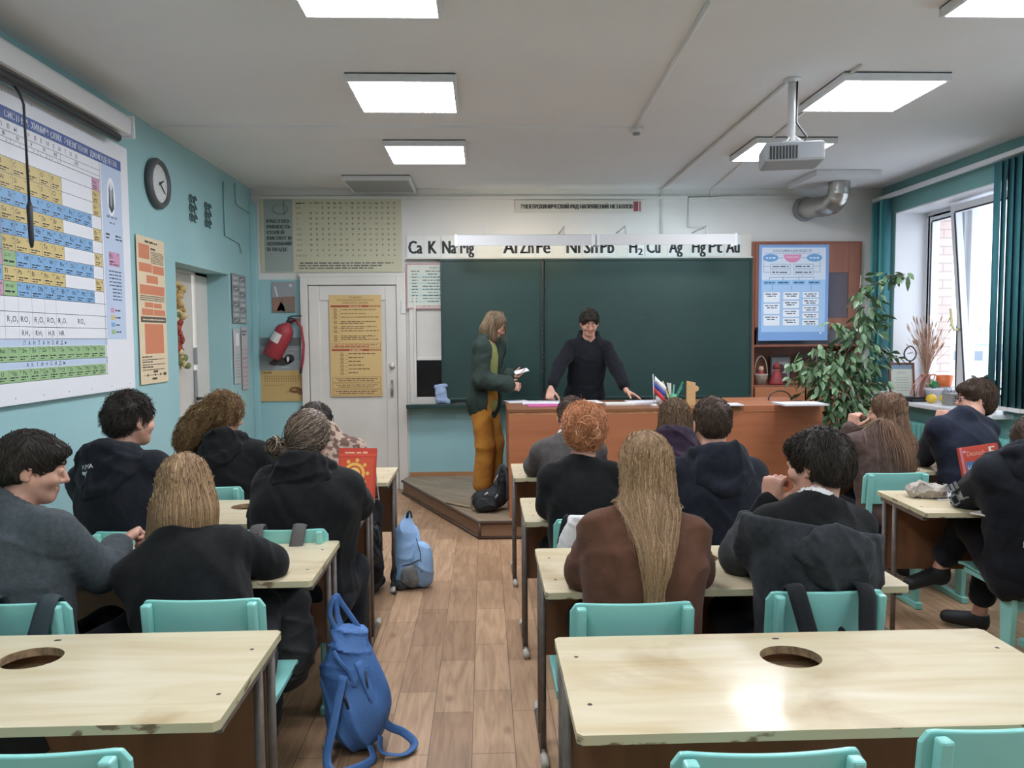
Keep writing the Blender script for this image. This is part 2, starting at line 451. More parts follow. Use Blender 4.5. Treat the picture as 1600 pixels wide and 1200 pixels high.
PLAT_M = floor_mat('grey_herringbone_vinyl', '#a08f7a', '#8f7f6b', '#7d6f5e', D2R(45), 0.10, 0.40)

# ------------------------------------------------------------------ shell
struct('floor', MB().span((XL - 0.3, YB, -0.1), (XR + 0.6, YF + 0.3, 0)), FLOOR_M)
cl = MB().span((XL - 0.3, YB, CEIL), (XR + 0.6, YF + 0.3, CEIL + 0.1)); struct('ceiling', cl, CEIL_M)
w = MB()
DY0, DY1, DZ = 6.02, 7.25, 2.17                       # recess of the side door
w.span((XL - 0.27, YB, 0), (XL, DY0, CEIL)); w.span((XL - 0.27, DY1, 0), (XL, YF, CEIL)); w.span((XL - 0.27, DY0, DZ), (XL, DY1, CEIL))
struct('wall_left', w, TEAL)
w = MB()
for x0, x1, z0, z1, m in ((XL - 0.27, -1.84, 0, 2.18, 0), (XL - 0.27, -0.79, 2.18, CEIL, 1), (-1.84, -0.79, 0, 2.18, 1),
                          (-0.79, 2.785, 0, 0.86, 0), (-0.79, 2.785, 0.86, CEIL, 1), (2.785, 3.945, 2.55, CEIL, 1), (3.945, XR + 0.6, 0, 0.86, 0), (3.945, XR + 0.6, 0.86, CEIL, 1)):
    w.span((x0, YF, z0), (x1, YF + 0.2, z1), m)
struct('wall_front', w, [TEAL, WHITE_W])
struct('wall_back', MB().span((XL - 0.3, YB - 0.2, 0), (XR + 0.6, YB, CEIL)), TEAL)
WINS = [(6.02, 7.72), (2.7, 4.4), (-0.6, 1.1)]         # openings of the window wall
WZ0, WZ1 = 0.93, 2.80
BRICK = bpy.data.materials.new('pale_brick'); BRICK.use_nodes = True
_nt = BRICK.node_tree; _tc = _nt.nodes.new('ShaderNodeTexCoord'); _mp = _nt.nodes.new('ShaderNodeMapping'); _br = _nt.nodes.new('ShaderNodeTexBrick')
_mp.inputs['Rotation'].default_value = (D2R(90), 0, 0)
for k, v in (('Scale', 1.0), ('Brick Width', 0.26), ('Row Height', 0.085), ('Mortar Size', 0.008)): _br.inputs[k].default_value = v
for k, v in (('Color1', '#d9c4bd'), ('Color2', '#cdb3ab'), ('Mortar', '#b5a7a2')): _br.inputs[k].default_value = lin(v)
_nt.links.new(_tc.outputs['Object'], _mp.inputs[0]); _nt.links.new(_mp.outputs[0], _br.inputs['Vector']); _nt.links.new(_br.outputs['Color'], _nt.nodes['Principled BSDF'].inputs['Base Color'])
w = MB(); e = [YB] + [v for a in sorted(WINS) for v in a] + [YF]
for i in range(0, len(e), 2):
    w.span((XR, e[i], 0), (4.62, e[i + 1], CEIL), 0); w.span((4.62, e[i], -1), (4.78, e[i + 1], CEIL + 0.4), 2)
for a, b in WINS:
    for x0, x1, m in ((XR, 4.62, 0), (4.62, 4.78, 2)):
        w.span((x0, a, 0), (x1, b, WZ0 - 0.03), m); w.span((x0, a, WZ1), (x1, b, CEIL), m)
    for y in (a, b):                                   # white plastic reveals
        w.span((XR - 0.002, y - 0.006, WZ0), (4.54, y + 0.006, WZ1), 1)
    w.span((XR - 0.002, a, WZ1 - 0.006), (4.54, b, WZ1 + 0.006), 1)
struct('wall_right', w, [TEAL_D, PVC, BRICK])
struct('baseboard_front', MB().span((-0.79, YF - 0.02, 0), (2.78, YF, 0.17)), BASE_W)
struct('baseboard_left', MB().span((XL, YB, 0), (XL + 0.015, DY0, 0.09)), BASE_W)
struct('trim_1', MB().span((XL, YF - 0.07, 0), (XL + 0.06, YF, 2.95)), TEAL, 0.005)            # boxed pipe in the corner
t = MB(); t.span((XL, YF - 0.02, 2.99), (XR, YF, 3.02)); struct('trim_2', t, WHITE_W)           # cable trunking under the ceiling
t = MB(); t.span((XL, 5.66, 3.086), (1.11, 5.69, CEIL)); struct('trim_3', t, CEIL_M)
t = MB(); a, b = atz(1110, 0, 3.095), atz(992, 200, 3.095)
t.tube([a, b], 0.014, 6); struct('trim_4', t, CEIL_M)
t = MB(); a, b = atz(1226, 132, 3.09), at(1034, 296, YF - 0.015)
t.tube([a, b, (b.x, YF - 0.015, 2.46)], 0.012, 6); struct('trim_5', t, WHITE_W)
t = MB(); a, b = atz(1345, 102, 3.09), at(1112, 294, YF - 0.015); t.tube([a, b, (b.x, YF - 0.015, 2.97)], 0.010, 6); struct('trim_6', t, WHITE_W)
t = MB(); p0, p1, p2 = at(1075, 308, YF - 0.015), at(1075, 355, YF - 0.015), at(1100, 357, YF - 0.015)
t.tube([at(1180, 306, YF - 0.015), p0, p1, p2], 0.009, 6); struct('trim_7', t, WHITE_W)
t = MB(); y = atx(347, 268, XL).y; t.tube([(XL + .012, y, 3.0), (XL + .012, y, 2.52), (XL + .012, y + 0.4, 2.50), (XL + .03, y + 0.42, 2.40)], 0.01, 6)
t.tube([(XL + .012, y + .32, 3.05), (XL + .012, y + .34, 2.86), (XL + .012, y + .75, 2.84)], 0.008, 6); struct('trim_8', t, TEAL)

# ------------------------------------------------------------------ doors
d1 = MB()
d1.span((XL - 0.26, DY0, 0), (XL - 0.22, 6.93, DZ - 0.03)); d1.span((XL - 0.222, DY0, 0.3), (XL - 0.214, 6.82, 1.9))
do = struct('door_1', d1, DOOR_M, 0.004)
d = MB(); d.span((XL - 0.26, 6.96, 0), (XL - 0.20, DY1, DZ)); d.span((XL - 0.26, DY0, DZ - 0.03), (XL - 0.20, DY1, DZ)); d.build('door_frame', DOOR_M, do, bevel=0.004)
d = MB(); d.span((XL - 0.215, 6.90, 0.55), (XL - 0.205, 6.955, 1.30)); d.span((XL - 0.215, 6.91, 1.35), (XL - 0.20, 6.96, 1.5)); d.build('lock_plate', GREY_P, do)
d = MB(); d.tube([(XL - .21, 6.92, 1.05), (XL - .15, 6.92, 1.05), (XL - .15, 6.80, 1.05)], 0.011, 8); d.build('door_handle', DARK_P, do)
d = MB(); X0, X1, X2, X3 = -1.87, -1.79, -0.90, -0.80
d.span((X1, 7.965, 0), (X2, 8.0, 2.11))
for x0, x1, z0, z1 in ((X1, X1 + .11, 0, 2.11), (X2 - .11, X2, 0, 2.11), (X1 + .11, X2 - .11, 1.96, 2.11), (X1 + .11, X2 - .11, 0, .13)):
    d.span((x0, 7.95, z0), (x1, 7.97, z1))
do = struct('door_2', d, DOOR_M, 0.006)
d = MB(); d.span((X0, 7.93, 0), (X1 - .006, 8.0, 2.20)); d.span((X2 + .006, 7.93, 0), (X3, 8.0, 2.20)); d.span((X1 - .006, 7.93, 2.117), (X2 + .006, 8.0, 2.20))
d.span((X0 - .02, 7.955, 2.20), (X3, 8.0, 2.24)); d.build('door_frame', DOOR_M, do, bevel=0.006)
d = MB(); d.lathe([(0.0, 0), (.03, .002), (.032, .012), (.012, .018), (.02, .035), (.022, .05), (0, .056)], n=16, mx=Matrix.Translation((-.945, 7.95, 1.29)) @ Matrix.Rotation(D2R(90), 4, 'X')); d.build('knob', DOOR_M, do)
d = MB(); d.span((-.965, 7.935, .97), (-.94, 7.95, 1.14)); d.tube([(-.952, 7.94, 1.10), (-.952, 7.90, 1.10), (-.952, 7.90, 1.0), (-.952, 7.94, 1.0)], .008, 8); d.build('door_handle', STEEL, do)
tag(MB().span((-.845, 7.915, 1.82), (-.80, 7.935, 1.96)).build('light_switch', METAL_W, bevel=.004), 'narrow white switch on the frame of the white front door', 'switch')

# serving hatch left of the board: white boarding with a dark pane low down
h = MB(); hx0, hx1 = -0.77, -0.38
h.span((hx0, 7.96, .885), (-.70, 8.0, 2.0)); h.span((-.70, 7.96, .885), (hx1, 8.0, .96)); h.span((-.70, 7.985, 1.37), (hx1, 8.0, 2.0)); h.span((-.70, 7.975, 1.34), (hx1, 8.0, 1.375)); h.span((-.725, 7.95, .96), (-.70, 8.0, 2.0))
hw = struct('window_2', h, DOOR_M, .004); MB().span((-.70, 7.99, .96), (hx1, 8.0, 1.345)).build('pane', mat('dark_glass', '#16191b', 0.12), hw)

# ------------------------------------------------------------------ window
GLASS = bpy.data.materials.new('window_glass'); GLASS.use_nodes = True; _n = GLASS.node_tree; _n.nodes.clear()
_o = _n.nodes.new('ShaderNodeOutputMaterial'); _t = _n.nodes.new('ShaderNodeBsdfTransparent'); _g = _n.nodes.new('ShaderNodeBsdfGlossy'); _g.inputs['Roughness'].default_value = 0.02
_x = _n.nodes.new('ShaderNodeMixShader'); _x.inputs[0].default_value = 0.06; _t.inputs['Color'].default_value = (.93, .95, .96, 1)
_n.links.new(_t.outputs[0], _x.inputs[1]); _n.links.new(_g.outputs[0], _x.inputs[2]); _n.links.new(_x.outputs[0], _o.inputs[0])
GASKET = mat('black_gasket', '#2c2f33', 0.6)
HANDLE_Y = mat('yellowed_plastic', '#d8cf9c', 0.4)
def sash(y0, y1, z0, z1, mx, parent, handle_y=None, sw=.075):
    s = MB()
    for a, b, c, d_ in ((y0, y0 + sw, z0, z1), (y1 - sw, y1, z0, z1), (y0 + sw, y1 - sw, z0, z0 + sw), (y0 + sw, y1 - sw, z1 - sw, z1)):
        s.span((4.50, a, c), (4.565, b, d_))
    for v in s.v: v[:] = mx @ v
    so = s.build('sash', PVC, parent, bevel=.006)
    g = MB(); q = .014
    for a, b, c, d_ in ((y0 + sw - q, y0 + sw, z0 + sw, z1 - sw), (y1 - sw, y1 - sw + q, z0 + sw, z1 - sw), (y0 + sw, y1 - sw, z0 + sw - q, z0 + sw), (y0 + sw, y1 - sw, z1 - sw, z1 - sw + q)):
        g.span((4.494, a, c), (4.502, b, d_))
    for v in g.v: v[:] = mx @ v
    g.build('gasket', GASKET, so)
    g = MB().raw([mx @ Vector(p) for p in ((4.53, y0 + sw, z0 + sw), (4.53, y1 - sw, z0 + sw), (4.53, y1 - sw, z1 - sw), (4.53, y0 + sw, z1 - sw))], [(0, 1, 2, 3)])
    g.build('pane', GLASS, so)
    if handle_y is not None:
        hh = MB(); hh.tube([mx @ Vector(p) for p in ((4.5, handle_y, 1.62), (4.45, handle_y, 1.62), (4.445, handle_y + .02, 1.66), (4.445, handle_y + .03, 1.82))], .012, 8); hh.build('window_handle', HANDLE_Y, so)
for i, (a, b) in enumerate(WINS):
    f = MB(); q = .06
    f.span((4.50, a, WZ0), (4.60, a + q, WZ1)); f.span((4.50, b - q, WZ0), (4.60, b, WZ1)); f.span((4.50, a + q, WZ0), (4.60, b - q, WZ0 + q)); f.span((4.50, a + q, WZ1 - q), (4.60, b - q, WZ1))
    mid = a + (b - a) * 0.63; f.span((4.535, mid - .04, WZ0 + q), (4.60, mid + .04, WZ1 - q))
    wo = struct('window_%d' % (1, 3, 4)[i], f, PVC, .005)
    sash(mid + .01, b - .02, WZ0 + .03, WZ1 - .03, Matrix.Identity(4), wo)
    piv = Vector((4.50, 0, WZ0 + .03)); T = Matrix.Translation(piv) @ Matrix.Rotation(D2R(-5.0 if i == 0 else 0), 4, 'Y') @ Matrix.Translation(-piv)
    sash(a + .02, mid - .01, WZ0 + .03, WZ1 - .03, T, wo, mid - .05)
    sl = MB().span((4.00, a - .12, WZ0 - .035), (4.52, b + .10, WZ0 + .005)); sl.build('window_sill', PVC, wo, bevel=.008)

# outside, seen through the panes: snow, a row of houses and a wood far off
SNOW = mat('snow', '#e8ecf2', 0.9, '#dde3ea', scale=.3)
o = MB().raw([(5, -60, -4), (220, -60, -4), (220, 220, -4), (5, 220, -4)], [(0, 1, 2, 3)]).build('snowy_ground', SNOW); tag(o, kind='structure')
for i, (x, y, w_, hgt, c) in enumerate(((78, 118, 9, 4, '#b9bfca'), (92, 128, 12, 5.5, '#aeb6c4'), (80, 104, 8, 3.6, '#c4c4cc'), (100, 112, 10, 5, '#b3bccb'), (88, 96, 9, 4.2, '#bcc3cd'))):
    t = thing('house', ('low pale house on the snow outside, leftmost through the window', 'taller grey house on the snow outside behind the low ones', 'small whitish house on the snow outside near the open sash',
                        'long blue grey house on the snow outside farthest off', 'pale grey house on the snow outside at the right pane')[i], 'house', (x, y, -4), D2R(-40 + 9 * i), 'houses outside the window')
    MB().box((0, 0, hgt / 2), (w_, 7, hgt)).build('wall', mat('house_wall_%d' % i, c, .9), t)
    MB().prism([(-w_ / 2 - .5, hgt), (w_ / 2 + .5, hgt), (w_ / 2 - .5, hgt + 2), (-w_ / 2 + .5, hgt + 2)], -4, 4, 1).build('roof', SNOW, t)
    for k in range(-1, 2): MB().box((k * w_ / 3.4, -3.52, hgt * .55), (1.2, .1, 1.4)).build('window', mat('house_pane', '#7d8794', .3), t)
t = MB()
for k in range(90):
    a = D2R(28 + 50 * k / 90); R_ = random.uniform(215, 240); h_ = random.uniform(4, 9)
    t.lathe([(random.uniform(3, 5), 0), (3.2, h_ * .5), (.3, h_)], (R_ * math.sin(a), R_ * math.cos(a), -4.2), 7)
tag(t.build('distant_trees', mat('winter_wood', '#9aa3b0', .95)), 'grey winter wood on the horizon outside', 'trees', kind='stuff')

# ------------------------------------------------------------------ lamps and ceiling fittings
LAMP_FR = mat('lamp_frame_white', '#e2e3e5', .45)
LAMP_E = mat('lamp_diffuser', '#f3f6ff', .5, emit=LAMP_POWER)
LAMP_OFF = mat('unlit_diffuser', '#9b9ea2', .5)
_lab = {(-.47, 4.86): 'bright square ceiling panel on the left side, nearer of the two whole ones', (-.45, 6.36): 'bright square ceiling panel on the left, next to the unlit dark panel',
        (2.42, 4.80): 'bright square ceiling panel beside the projector, the nearer one', (2.42, 6.25): 'bright square ceiling panel partly behind the hanging projector',
        (-.50, 3.36): 'bright ceiling panel cut off at the top edge on the left', (2.46, 3.30): 'bright ceiling panel cut off at the top right corner'}
def ceiling_lamp(x, y, lab, lit=True, grp='lit ceiling panels'):
    t = thing('ceiling_lamp', lab, 'ceiling lamp', (x, y, CEIL), 0, grp)
    s = .32; f = MB()
    for a, b, c, d_ in ((-s, s, -s, -s + .02), (-s, s, s - .02, s), (-s, -s + .02, -s + .02, s - .02), (s - .02, s, -s + .02, s - .02)): f.span((a, c, -.05), (b, d_, 0))
    f.span((-s, -s, -.012), (s, s, 0)); f.build('lamp_frame', LAMP_FR, t, bevel=.003)
    MB().span((-s + .02, -s + .02, -.047), (s - .02, s - .02, -.035)).build('diffuser', LAMP_E if lit else LAMP_OFF, t)
for (x, y), lab in _lab.items(): ceiling_lamp(x, y, lab)
for x, y in ((-.5, 1.3), (2.46, 1.3), (-.5, -1.0), (2.46, -1.0)): ceiling_lamp(x, y, 'bright square ceiling panel over the back of the classroom', True, 'ceiling panels over the back rows')
ceiling_lamp(-1.0, 7.66, 'unlit grey square panel on the ceiling near the left corner', False, 'unlit ceiling panels')

t = thing('smoke_detector', 'small round white detector at the ceiling cable joint', 'smoke detector', (1.13, 5.7, CEIL))
MB().lathe([(.055, 0), (.055, -.02), (.045, -.035), (0, -.04)], n=20).build('housing', METAL_W, t); MB().lathe([(.028, -.038), (.028, -.05), (0, -.052)], n=14).build('sensor', GREY_P, t)

t = thing('projector', 'grey projector hanging from the ceiling on a white pole', 'projector', (1.85, 4.62, 2.65), D2R(-12))
PJ = mat('projector_shell', '#9fa3a8', .45)
MB().span((-.17, -.13, -.06), (.17, .14, .055)).build('housing', PJ, t, bevel=.018)
v = MB()
for k in range(9): v.span((-.14 + .018 * k, -.134, -.045), (-.13 + .018 * k, -.129, .03))
for k in range(6): v.span((.169, -.09 + .03 * k, -.04), (.174, -.075 + .03 * k, .03))
v.build('vent', DARK_P, t); MB().lathe([(.045, 0), (.045, .03), (.035, .03), (.03, .02), (0, .02)], n=18, mx=Matrix.Translation((-.09, .138, 0)) @ Matrix.Rotation(D2R(-90), 4, 'X')).build('lens', DARK_P, t)
MB().tube([(0, 0, .08), (0, 0, .45)], .022, 10).build('pole', METAL_W, t)
v = MB(); v.span((-.06, -.06, .05), (.06, .06, .075)); v.tube([(-.05, -.05, .06), (0, 0, .12)], .008, 6); v.tube([(.13, .08, .05), (0, 0, .13)], .008, 6); v.tube([(.05, .05, .06), (0, 0, .12)], .008, 6); v.lathe([(.05, .45), (.05, .44), (.02, .43)], n=14); v.build('bracket', METAL_W, t)
MB().tube([(.06, .1, .05), (.1, .06, .12), (.03, .02, .2), (.03, 0, .44)], .006, 6).build('cable', DARK_P, t)

t = thing('vent_duct', 'silver flexible duct running from a ceiling board into the front wall', 'duct', (3.40, 7.45, CEIL))
MB().span((-.32, -.36, -.055), (.30, .30, -.002)).build('ceiling_board', LAMP_FR, t, bevel=.004)
pts = [Vector(p) for p in ((.04, -.05, -.05), (.04, -.05, -.13), (.035, -.02, -.20), (.02, .06, -.245), (-.01, .2, -.245), (-.04, .35, -.225), (-.05, .53, -.215))]
pp = []
for i in range(len(pts) - 1):
    for k in range(9): pp.append(pts[i].lerp(pts[i + 1], k / 9))
pp.append(pts[-1]); FOIL = mat('foil_duct', '#b9b6b0', .28, metal=.85, bump=.15, bscale=40)
MB().tube(pp, [.098 + .005 * (i % 2) for i in range(len(pp))], 20, cap=False).build('pipe', FOIL, t)
MB().tube([(-.049, .50, -.216), (-.05, .548, -.215)], .125, 20).build('collar', GREY_P, t)

# lamps over the board
TUBE = mat('fluorescent_tube', '#fff2d8', .5, emit=16.0); TUBE2 = mat('cool_fluorescent_tube', '#d8f4ff', .5, emit=14.0)
for i, (xa, xb, za, lab, tm) in enumerate(((-.27, 1.06, 2.50, 'long white lamp above the board, the left one over the Mg to Sn cards', TUBE), (1.10, 2.46, 2.505, 'long white lamp above the board, the right one over the Cu and Ag cards', TUBE2))):
    t = thing('board_lamp', lab, 'lamp', ((xa + xb) / 2, 7.50, za), 0, 'lamps over the blackboard'); L = (xb - xa) / 2
    MB().prism([(-.06, .055), (.05, .055), (.06, .03), (.01, -.03), (-.06, -.05)], -L, L, 0).build('reflector', METAL_W, t, bevel=.004)
    MB().tube([(-L + .03, .03, -.022), (L - .03, .03, -.022)], .013, 8).build('tube', tm, t)
    e = MB(); e.span((-L - .004, -.062, -.055), (-L + .02, .065, .06)); e.span((L - .02, -.062, -.055), (L + .004, .065, .06)); e.build('end_cap', PVC, t)
    a = MB()
    for k in (-.45, .45):
        a.tube([(k * L * 1.3, 0, .05), (k * L * 1.3, 0, .14), (k * L * 1.3, .49, .14)], .009, 6)
    a.build('bracket', METAL_W, t)
# ------------------------------------------------------------------ printed sheets
INK, TAN, SKY, LIME, PINK, PALE, NAVY = '#33353c', '#cdb97f', '#7fabd3', '#97b988', '#c795b3', '#b9c9df', '#4a5f9a'
def wall_left_sheet(y0, y1, z0, z1, paper, **k): return Sheet((XL + 0.012, y0, z1), (0, 1, 0), (0, 0, -1), y1 - y0, z1 - z0, paper, **k)
def wall_front_sheet(x0, x1, z0, z1, paper, Y=7.985, **k): return Sheet((x0, Y, z1), (1, 0, 0), (0, 0, -1), x1 - x0, z1 - z0, paper, **k)

def periodic_table():
    Y0, Z1 = 3.05, 2.822
    s = Sheet((XL + 0.03, Y0, Z1), (0, 1, 0), (0, 0, -1), 2.155, 1.567, '#dfe1e6', thick=.006, rough=.45)
    U = lambda y: y - Y0
    Vv = lambda z: Z1 - z
    s.rect(U(3.2), Vv(2.718), U(5.11), Vv(2.655), NAVY)
    s.text('ПЕРИОДИЧЕСКАЯ', U(3.30), Vv(2.668), .036, '#dde3f0', fit=.56)
    s.text('СИСТЕМА  ХИМИЧЕСКИХ  ЭЛЕМЕНТОВ', U(3.905), Vv(2.668), .036, '#dde3f0', fit=.79, bold=.0015)
    s.text('Д.И.МЕНДЕЛЕЕВА', U(4.725), Vv(2.668), .036, '#dde3f0', fit=.33, bold=.0015)
    cx = [3.49, 3.605, 3.72, 3.836, 3.948, 4.066, 4.182, 4.290, 4.396, 4.506, 4.612, 4.712, 4.812]
    for i, ch in enumerate('ГРУППЫ'): s.text(ch, U(3.70 + .058 * i), Vv(2.615), .022, INK, align='c')
    for i, ch in enumerate('ЭЛЕМЕНТОВ'): s.text(ch, U(4.10 + .058 * i), Vv(2.615), .022, INK, align='c')
    for z in (2.655, 2.602, 2.568): s.line(U(3.45), Vv(z), U(4.83), Vv(z), .0022, INK)
    s.line(U(3.45), Vv(2.545), U(4.83), Vv(2.545), .003, INK)
    for i, r in enumerate(('I', 'II', 'III', 'IV', 'V', 'VI', 'VII')):
        m = (cx[i + 1] + cx[min(i + 2, 8)]) / 2 if i < 7 else 0
        s.text(r, U(m), Vv(2.575), .022, INK, align='c')
        s.text('a', U(cx[i + 1] + .02), Vv(2.550), .013, INK); s.text('b', U(cx[i + 1] + .075), Vv(2.550), .013, INK)
        s.line(U(cx[i + 1]), Vv(2.568), U(cx[i + 1]), Vv(2.545), .002, INK)
    s.text('VIII', U(4.56), Vv(2.575), .022, INK, align='c'); s.line(U(4.396), Vv(2.602), U(4.396), Vv(2.545), .002, INK)
    s.line(U(4.83), Vv(2.655), U(4.83), Vv(1.365), .003, INK)
    rows = [(2.545, 2.473, 'H . . . . . . . . . He'), (2.473, 2.396, 'Li Be B C N O F . . . Ne'), (2.396, 2.320, 'Na Mg Al Si P S Cl . . . Ar'),
            (2.320, 2.243, 'K Ca Sc Ti V Cr Mn Fe Co Ni .'), (2.243, 2.169, 'Cu Zn Ga Ge As Se Br . . . Kr'), (2.169, 2.096, 'Rb Sr Y Zr Nb Mo Tc Ru Rh Pd .'),
            (2.096, 2.018, 'Ag Cd In Sn Sb Te I . . . Xe'), (2.018, 1.942, 'Cs Ba * Hf Ta W Re Os Ir Pt .'), (1.942, 1.868, 'Au Hg Tl Pb Bi Po At . . . Rn'),
            (1.868, 1.794, 'Fr Ra ** Rf Db Sg Bh Hs Mt Ds .')]
    num = {k: i + 1 for i, k in enumerate('H He Li Be B C N O F Ne Na Mg Al Si P S Cl Ar K Ca Sc Ti V Cr Mn Fe Co Ni Cu Zn Ga Ge As Se Br Kr Rb Sr Y Zr Nb Mo Tc Ru Rh Pd Ag Cd In Sn Sb Te I Xe'.split())}
    num.update({k: i + 72 for i, k in enumerate('Hf Ta W Re Os Ir Pt Au Hg Tl Pb Bi Po At Rn'.split())}); num.update({k: i + 104 for i, k in enumerate('Rf Db Sg Bh Hs Mt Ds'.split())}); num.update(Cs=55, Ba=56, Fr=87, Ra=88)
    PK = {'H', 'He', 'Li', 'Be', 'Na', 'Mg', 'K', 'Ca', 'Rb', 'Sr', 'Cs', 'Ba', 'Fr', 'Ra'}
    BL = set('Sc Ti V Cr Mn Fe Co Ni Cu Zn Y Zr Nb Mo Tc Ru Rh Pd Ag Cd Hf Ta W Re Os Ir Pt Au Hg Rf Db Sg Bh Hs Mt Ds'.split())
    for z1, z0, r in rows:
        s.line(U(3.45), Vv(z0), U(4.83), Vv(z0), .0024, INK)
        for i, e in enumerate(r.split()):
            if e == '.': continue
            a, b = cx[i + 1], cx[i + 2]
            if i == 10: a, b = 4.728, 4.820
            col = LIME if '*' in e else PINK if e in PK else SKY if e in BL else TAN
            s.rect(U(a) + .001, Vv(z1) + .002, U(b) - .001, Vv(z0) - .0015, col)
            s.line(U(b), Vv(z1), U(b), Vv(z0), .0018, INK)
            if '*' in e:
                s.text('57-71' if e == '*' else '89-103', U(a + .02), Vv(z1) + .032, .016, INK); s.words(U(a + .012), Vv(z0) - .018, U(b - .01), .010, INK, i); continue
            blue = col == SKY
            s.text(e, U(b - .012 if blue else a + .012), Vv(z1) + .036, .025, INK, align='r' if blue else 'l')
            s.text(str(num.get(e, 50)), U(a + .010 if blue else b - .010), Vv(z1) + .020, .010, INK, align='l' if blue else 'r')
            s.words(U(a + .014), Vv(z0) - .020, U(b - .025), .007, INK, i); s.words(U(a + .014), Vv(z0) - .008, U(a + .06), .006, INK, i + 3)
    for z in (1.794, 1.719, 1.644, 1.582): s.line(U(3.45), Vv(z), U(4.845), Vv(z), .0024, INK)
    for i in range(1, 8): s.line(U(cx[i]), Vv(1.794), U(cx[i]), Vv(1.582), .0015, '#8a8d96')
    def formula(parts, u, v, h):
        for t, low in parts:
            s.text(t, u, v + (h * .25 if low else 0), h * (.55 if low else 1), INK); V, F = text_geo(t); u += max(p[0] for p in V) * h * (.55 if low else 1) / .72 + .003
    for i, p in enumerate(('R2O', 'RO', 'R2O3', 'RO2', 'R2O5', 'RO3', 'R2O7')):
        formula([(c, c.isdigit()) for c in p], U(cx[i + 1] + .018), Vv(1.668), .030)
    formula([('R', 0), ('O', 0), ('4', 1)], U(4.51), Vv(1.668), .030)
    for i, p in ((3, 'RH4'), (4, 'RH3'), (5, 'H2R'), (6, 'HR')): formula([(c, c.isdigit()) for c in p], U(cx[i + 1] + .022), Vv(1.600), .028)
    s.rect(U(3.3), Vv(1.580), U(4.845), Vv(1.545), PALE); s.rect(U(3.3), Vv(1.468), U(4.845), Vv(1.432), PALE)
    for i, c in enumerate('ЛАНТАНОИДЫ'): s.text(c, U(3.985 + .043 * i), Vv(1.552), .021, INK, align='c')
    for i, c in enumerate('АКТИНОИДЫ'): s.text(c, U(4.005 + .043 * i), Vv(1.440), .021, INK, align='c')
    for z1, z0, r in ((1.545, 1.468, 'Ce Pr Nd Pm Sm Eu Gd Tb Dy Ho Er Tm Yb Lu'), (1.432, 1.365, 'Th Pa U Np Pu Am Cm Bk Cf Es Fm Md No Lr')):
        for i, e in enumerate(r.split()):
            a = 3.58 + .0885 * i
            s.rect(U(a), Vv(z1) + .002, U(a + .0875), Vv(z0), LIME); s.line(U(a), Vv(z1), U(a), Vv(z0), .0015, INK)
            s.text(e, U(a + .030), Vv(z1) + .032, .023, INK); s.text(str((58 if z1 > 1.5 else 90) + i), U(a + .006), Vv(z1) + .018, .010, INK)
            s.words(U(a + .012), Vv(z0) - .022, U(a + .076), .007, INK, i); s.words(U(a + .012), Vv(z0) - .010, U(a + .05), .006, INK, i + 1)
        s.line(U(3.58), Vv(z0), U(4.85), Vv(z0), .002, INK)
    # side panel with a portrait in an oval, sample cell and key
    s.rect(U(4.85), Vv(2.655), U(5.105), Vv(1.578), PALE)
    s.ell(U(4.965), Vv(2.468), .052, .118, '#eef0f3', 2, 28); s.ell(U(4.965), Vv(2.500), .030, .060, '#3f4250', 2.5); s.ell(U(4.965), Vv(2.535), .019, .030, '#dadde3', 3)
    s.poly([(U(4.93), Vv(2.40)), (U(4.935), Vv(2.48)), (U(4.995), Vv(2.48)), (U(5.0), Vv(2.40)), (U(4.965), Vv(2.365))], '#3f4250', 2.7); s.poly([(U(4.945), Vv(2.51)), (U(4.985), Vv(2.51)), (U(4.975), Vv(2.42)), (U(4.965), Vv(2.40)), (U(4.955), Vv(2.42))], '#9fa3ad', 3.2)
    s.words(U(4.90), Vv(2.335), U(5.03), .016, '#7c88a6', 2); s.words(U(4.93), Vv(2.300), U(5.0), .013, '#7c88a6', 3)
    for k, (a, b) in enumerate(((4.88, 4.93), (5.0, 5.09))): s.words(U(a), Vv(2.225), U(b), .012, INK, k); s.words(U(a), Vv(2.205), U(b), .010, INK, k + 5)
    s.rect(U(4.905), Vv(2.125), U(5.05), Vv(2.035), PINK, 2); s.text('Rb', U(4.915), Vv(2.085), .03, INK); s.text('37', U(5.035), Vv(2.105), .015, INK, align='r'); s.words(U(4.915), Vv(2.06), U(4.98), .009, INK); s.words(U(4.915), Vv(2.045), U(5.03), .007, INK, 4)
    for k in range(9): s.words(U(4.90 + (.04 if k > 4 else 0)), Vv(2.00 - .022 * k), U(5.06), .009, '#4a5570', k)
    for k, c in enumerate((PINK, TAN, SKY, LIME)):
        z = 1.775 - .045 * k; s.rect(U(4.905), Vv(z), U(4.955), Vv(z - .03), c, 2); s.words(U(4.965), Vv(z - .02), U(5.03), .010, INK, k)
    for u_ in np.linspace(.1, 2.08, 9):
        for v_ in (.035, 1.535): s.ell(u_, v_, .004, .004, '#6a6d70', 2, 8)
    s.build('periodic_table', None, 'large white periodic table poster hung on the teal left wall', 'poster')
periodic_table()

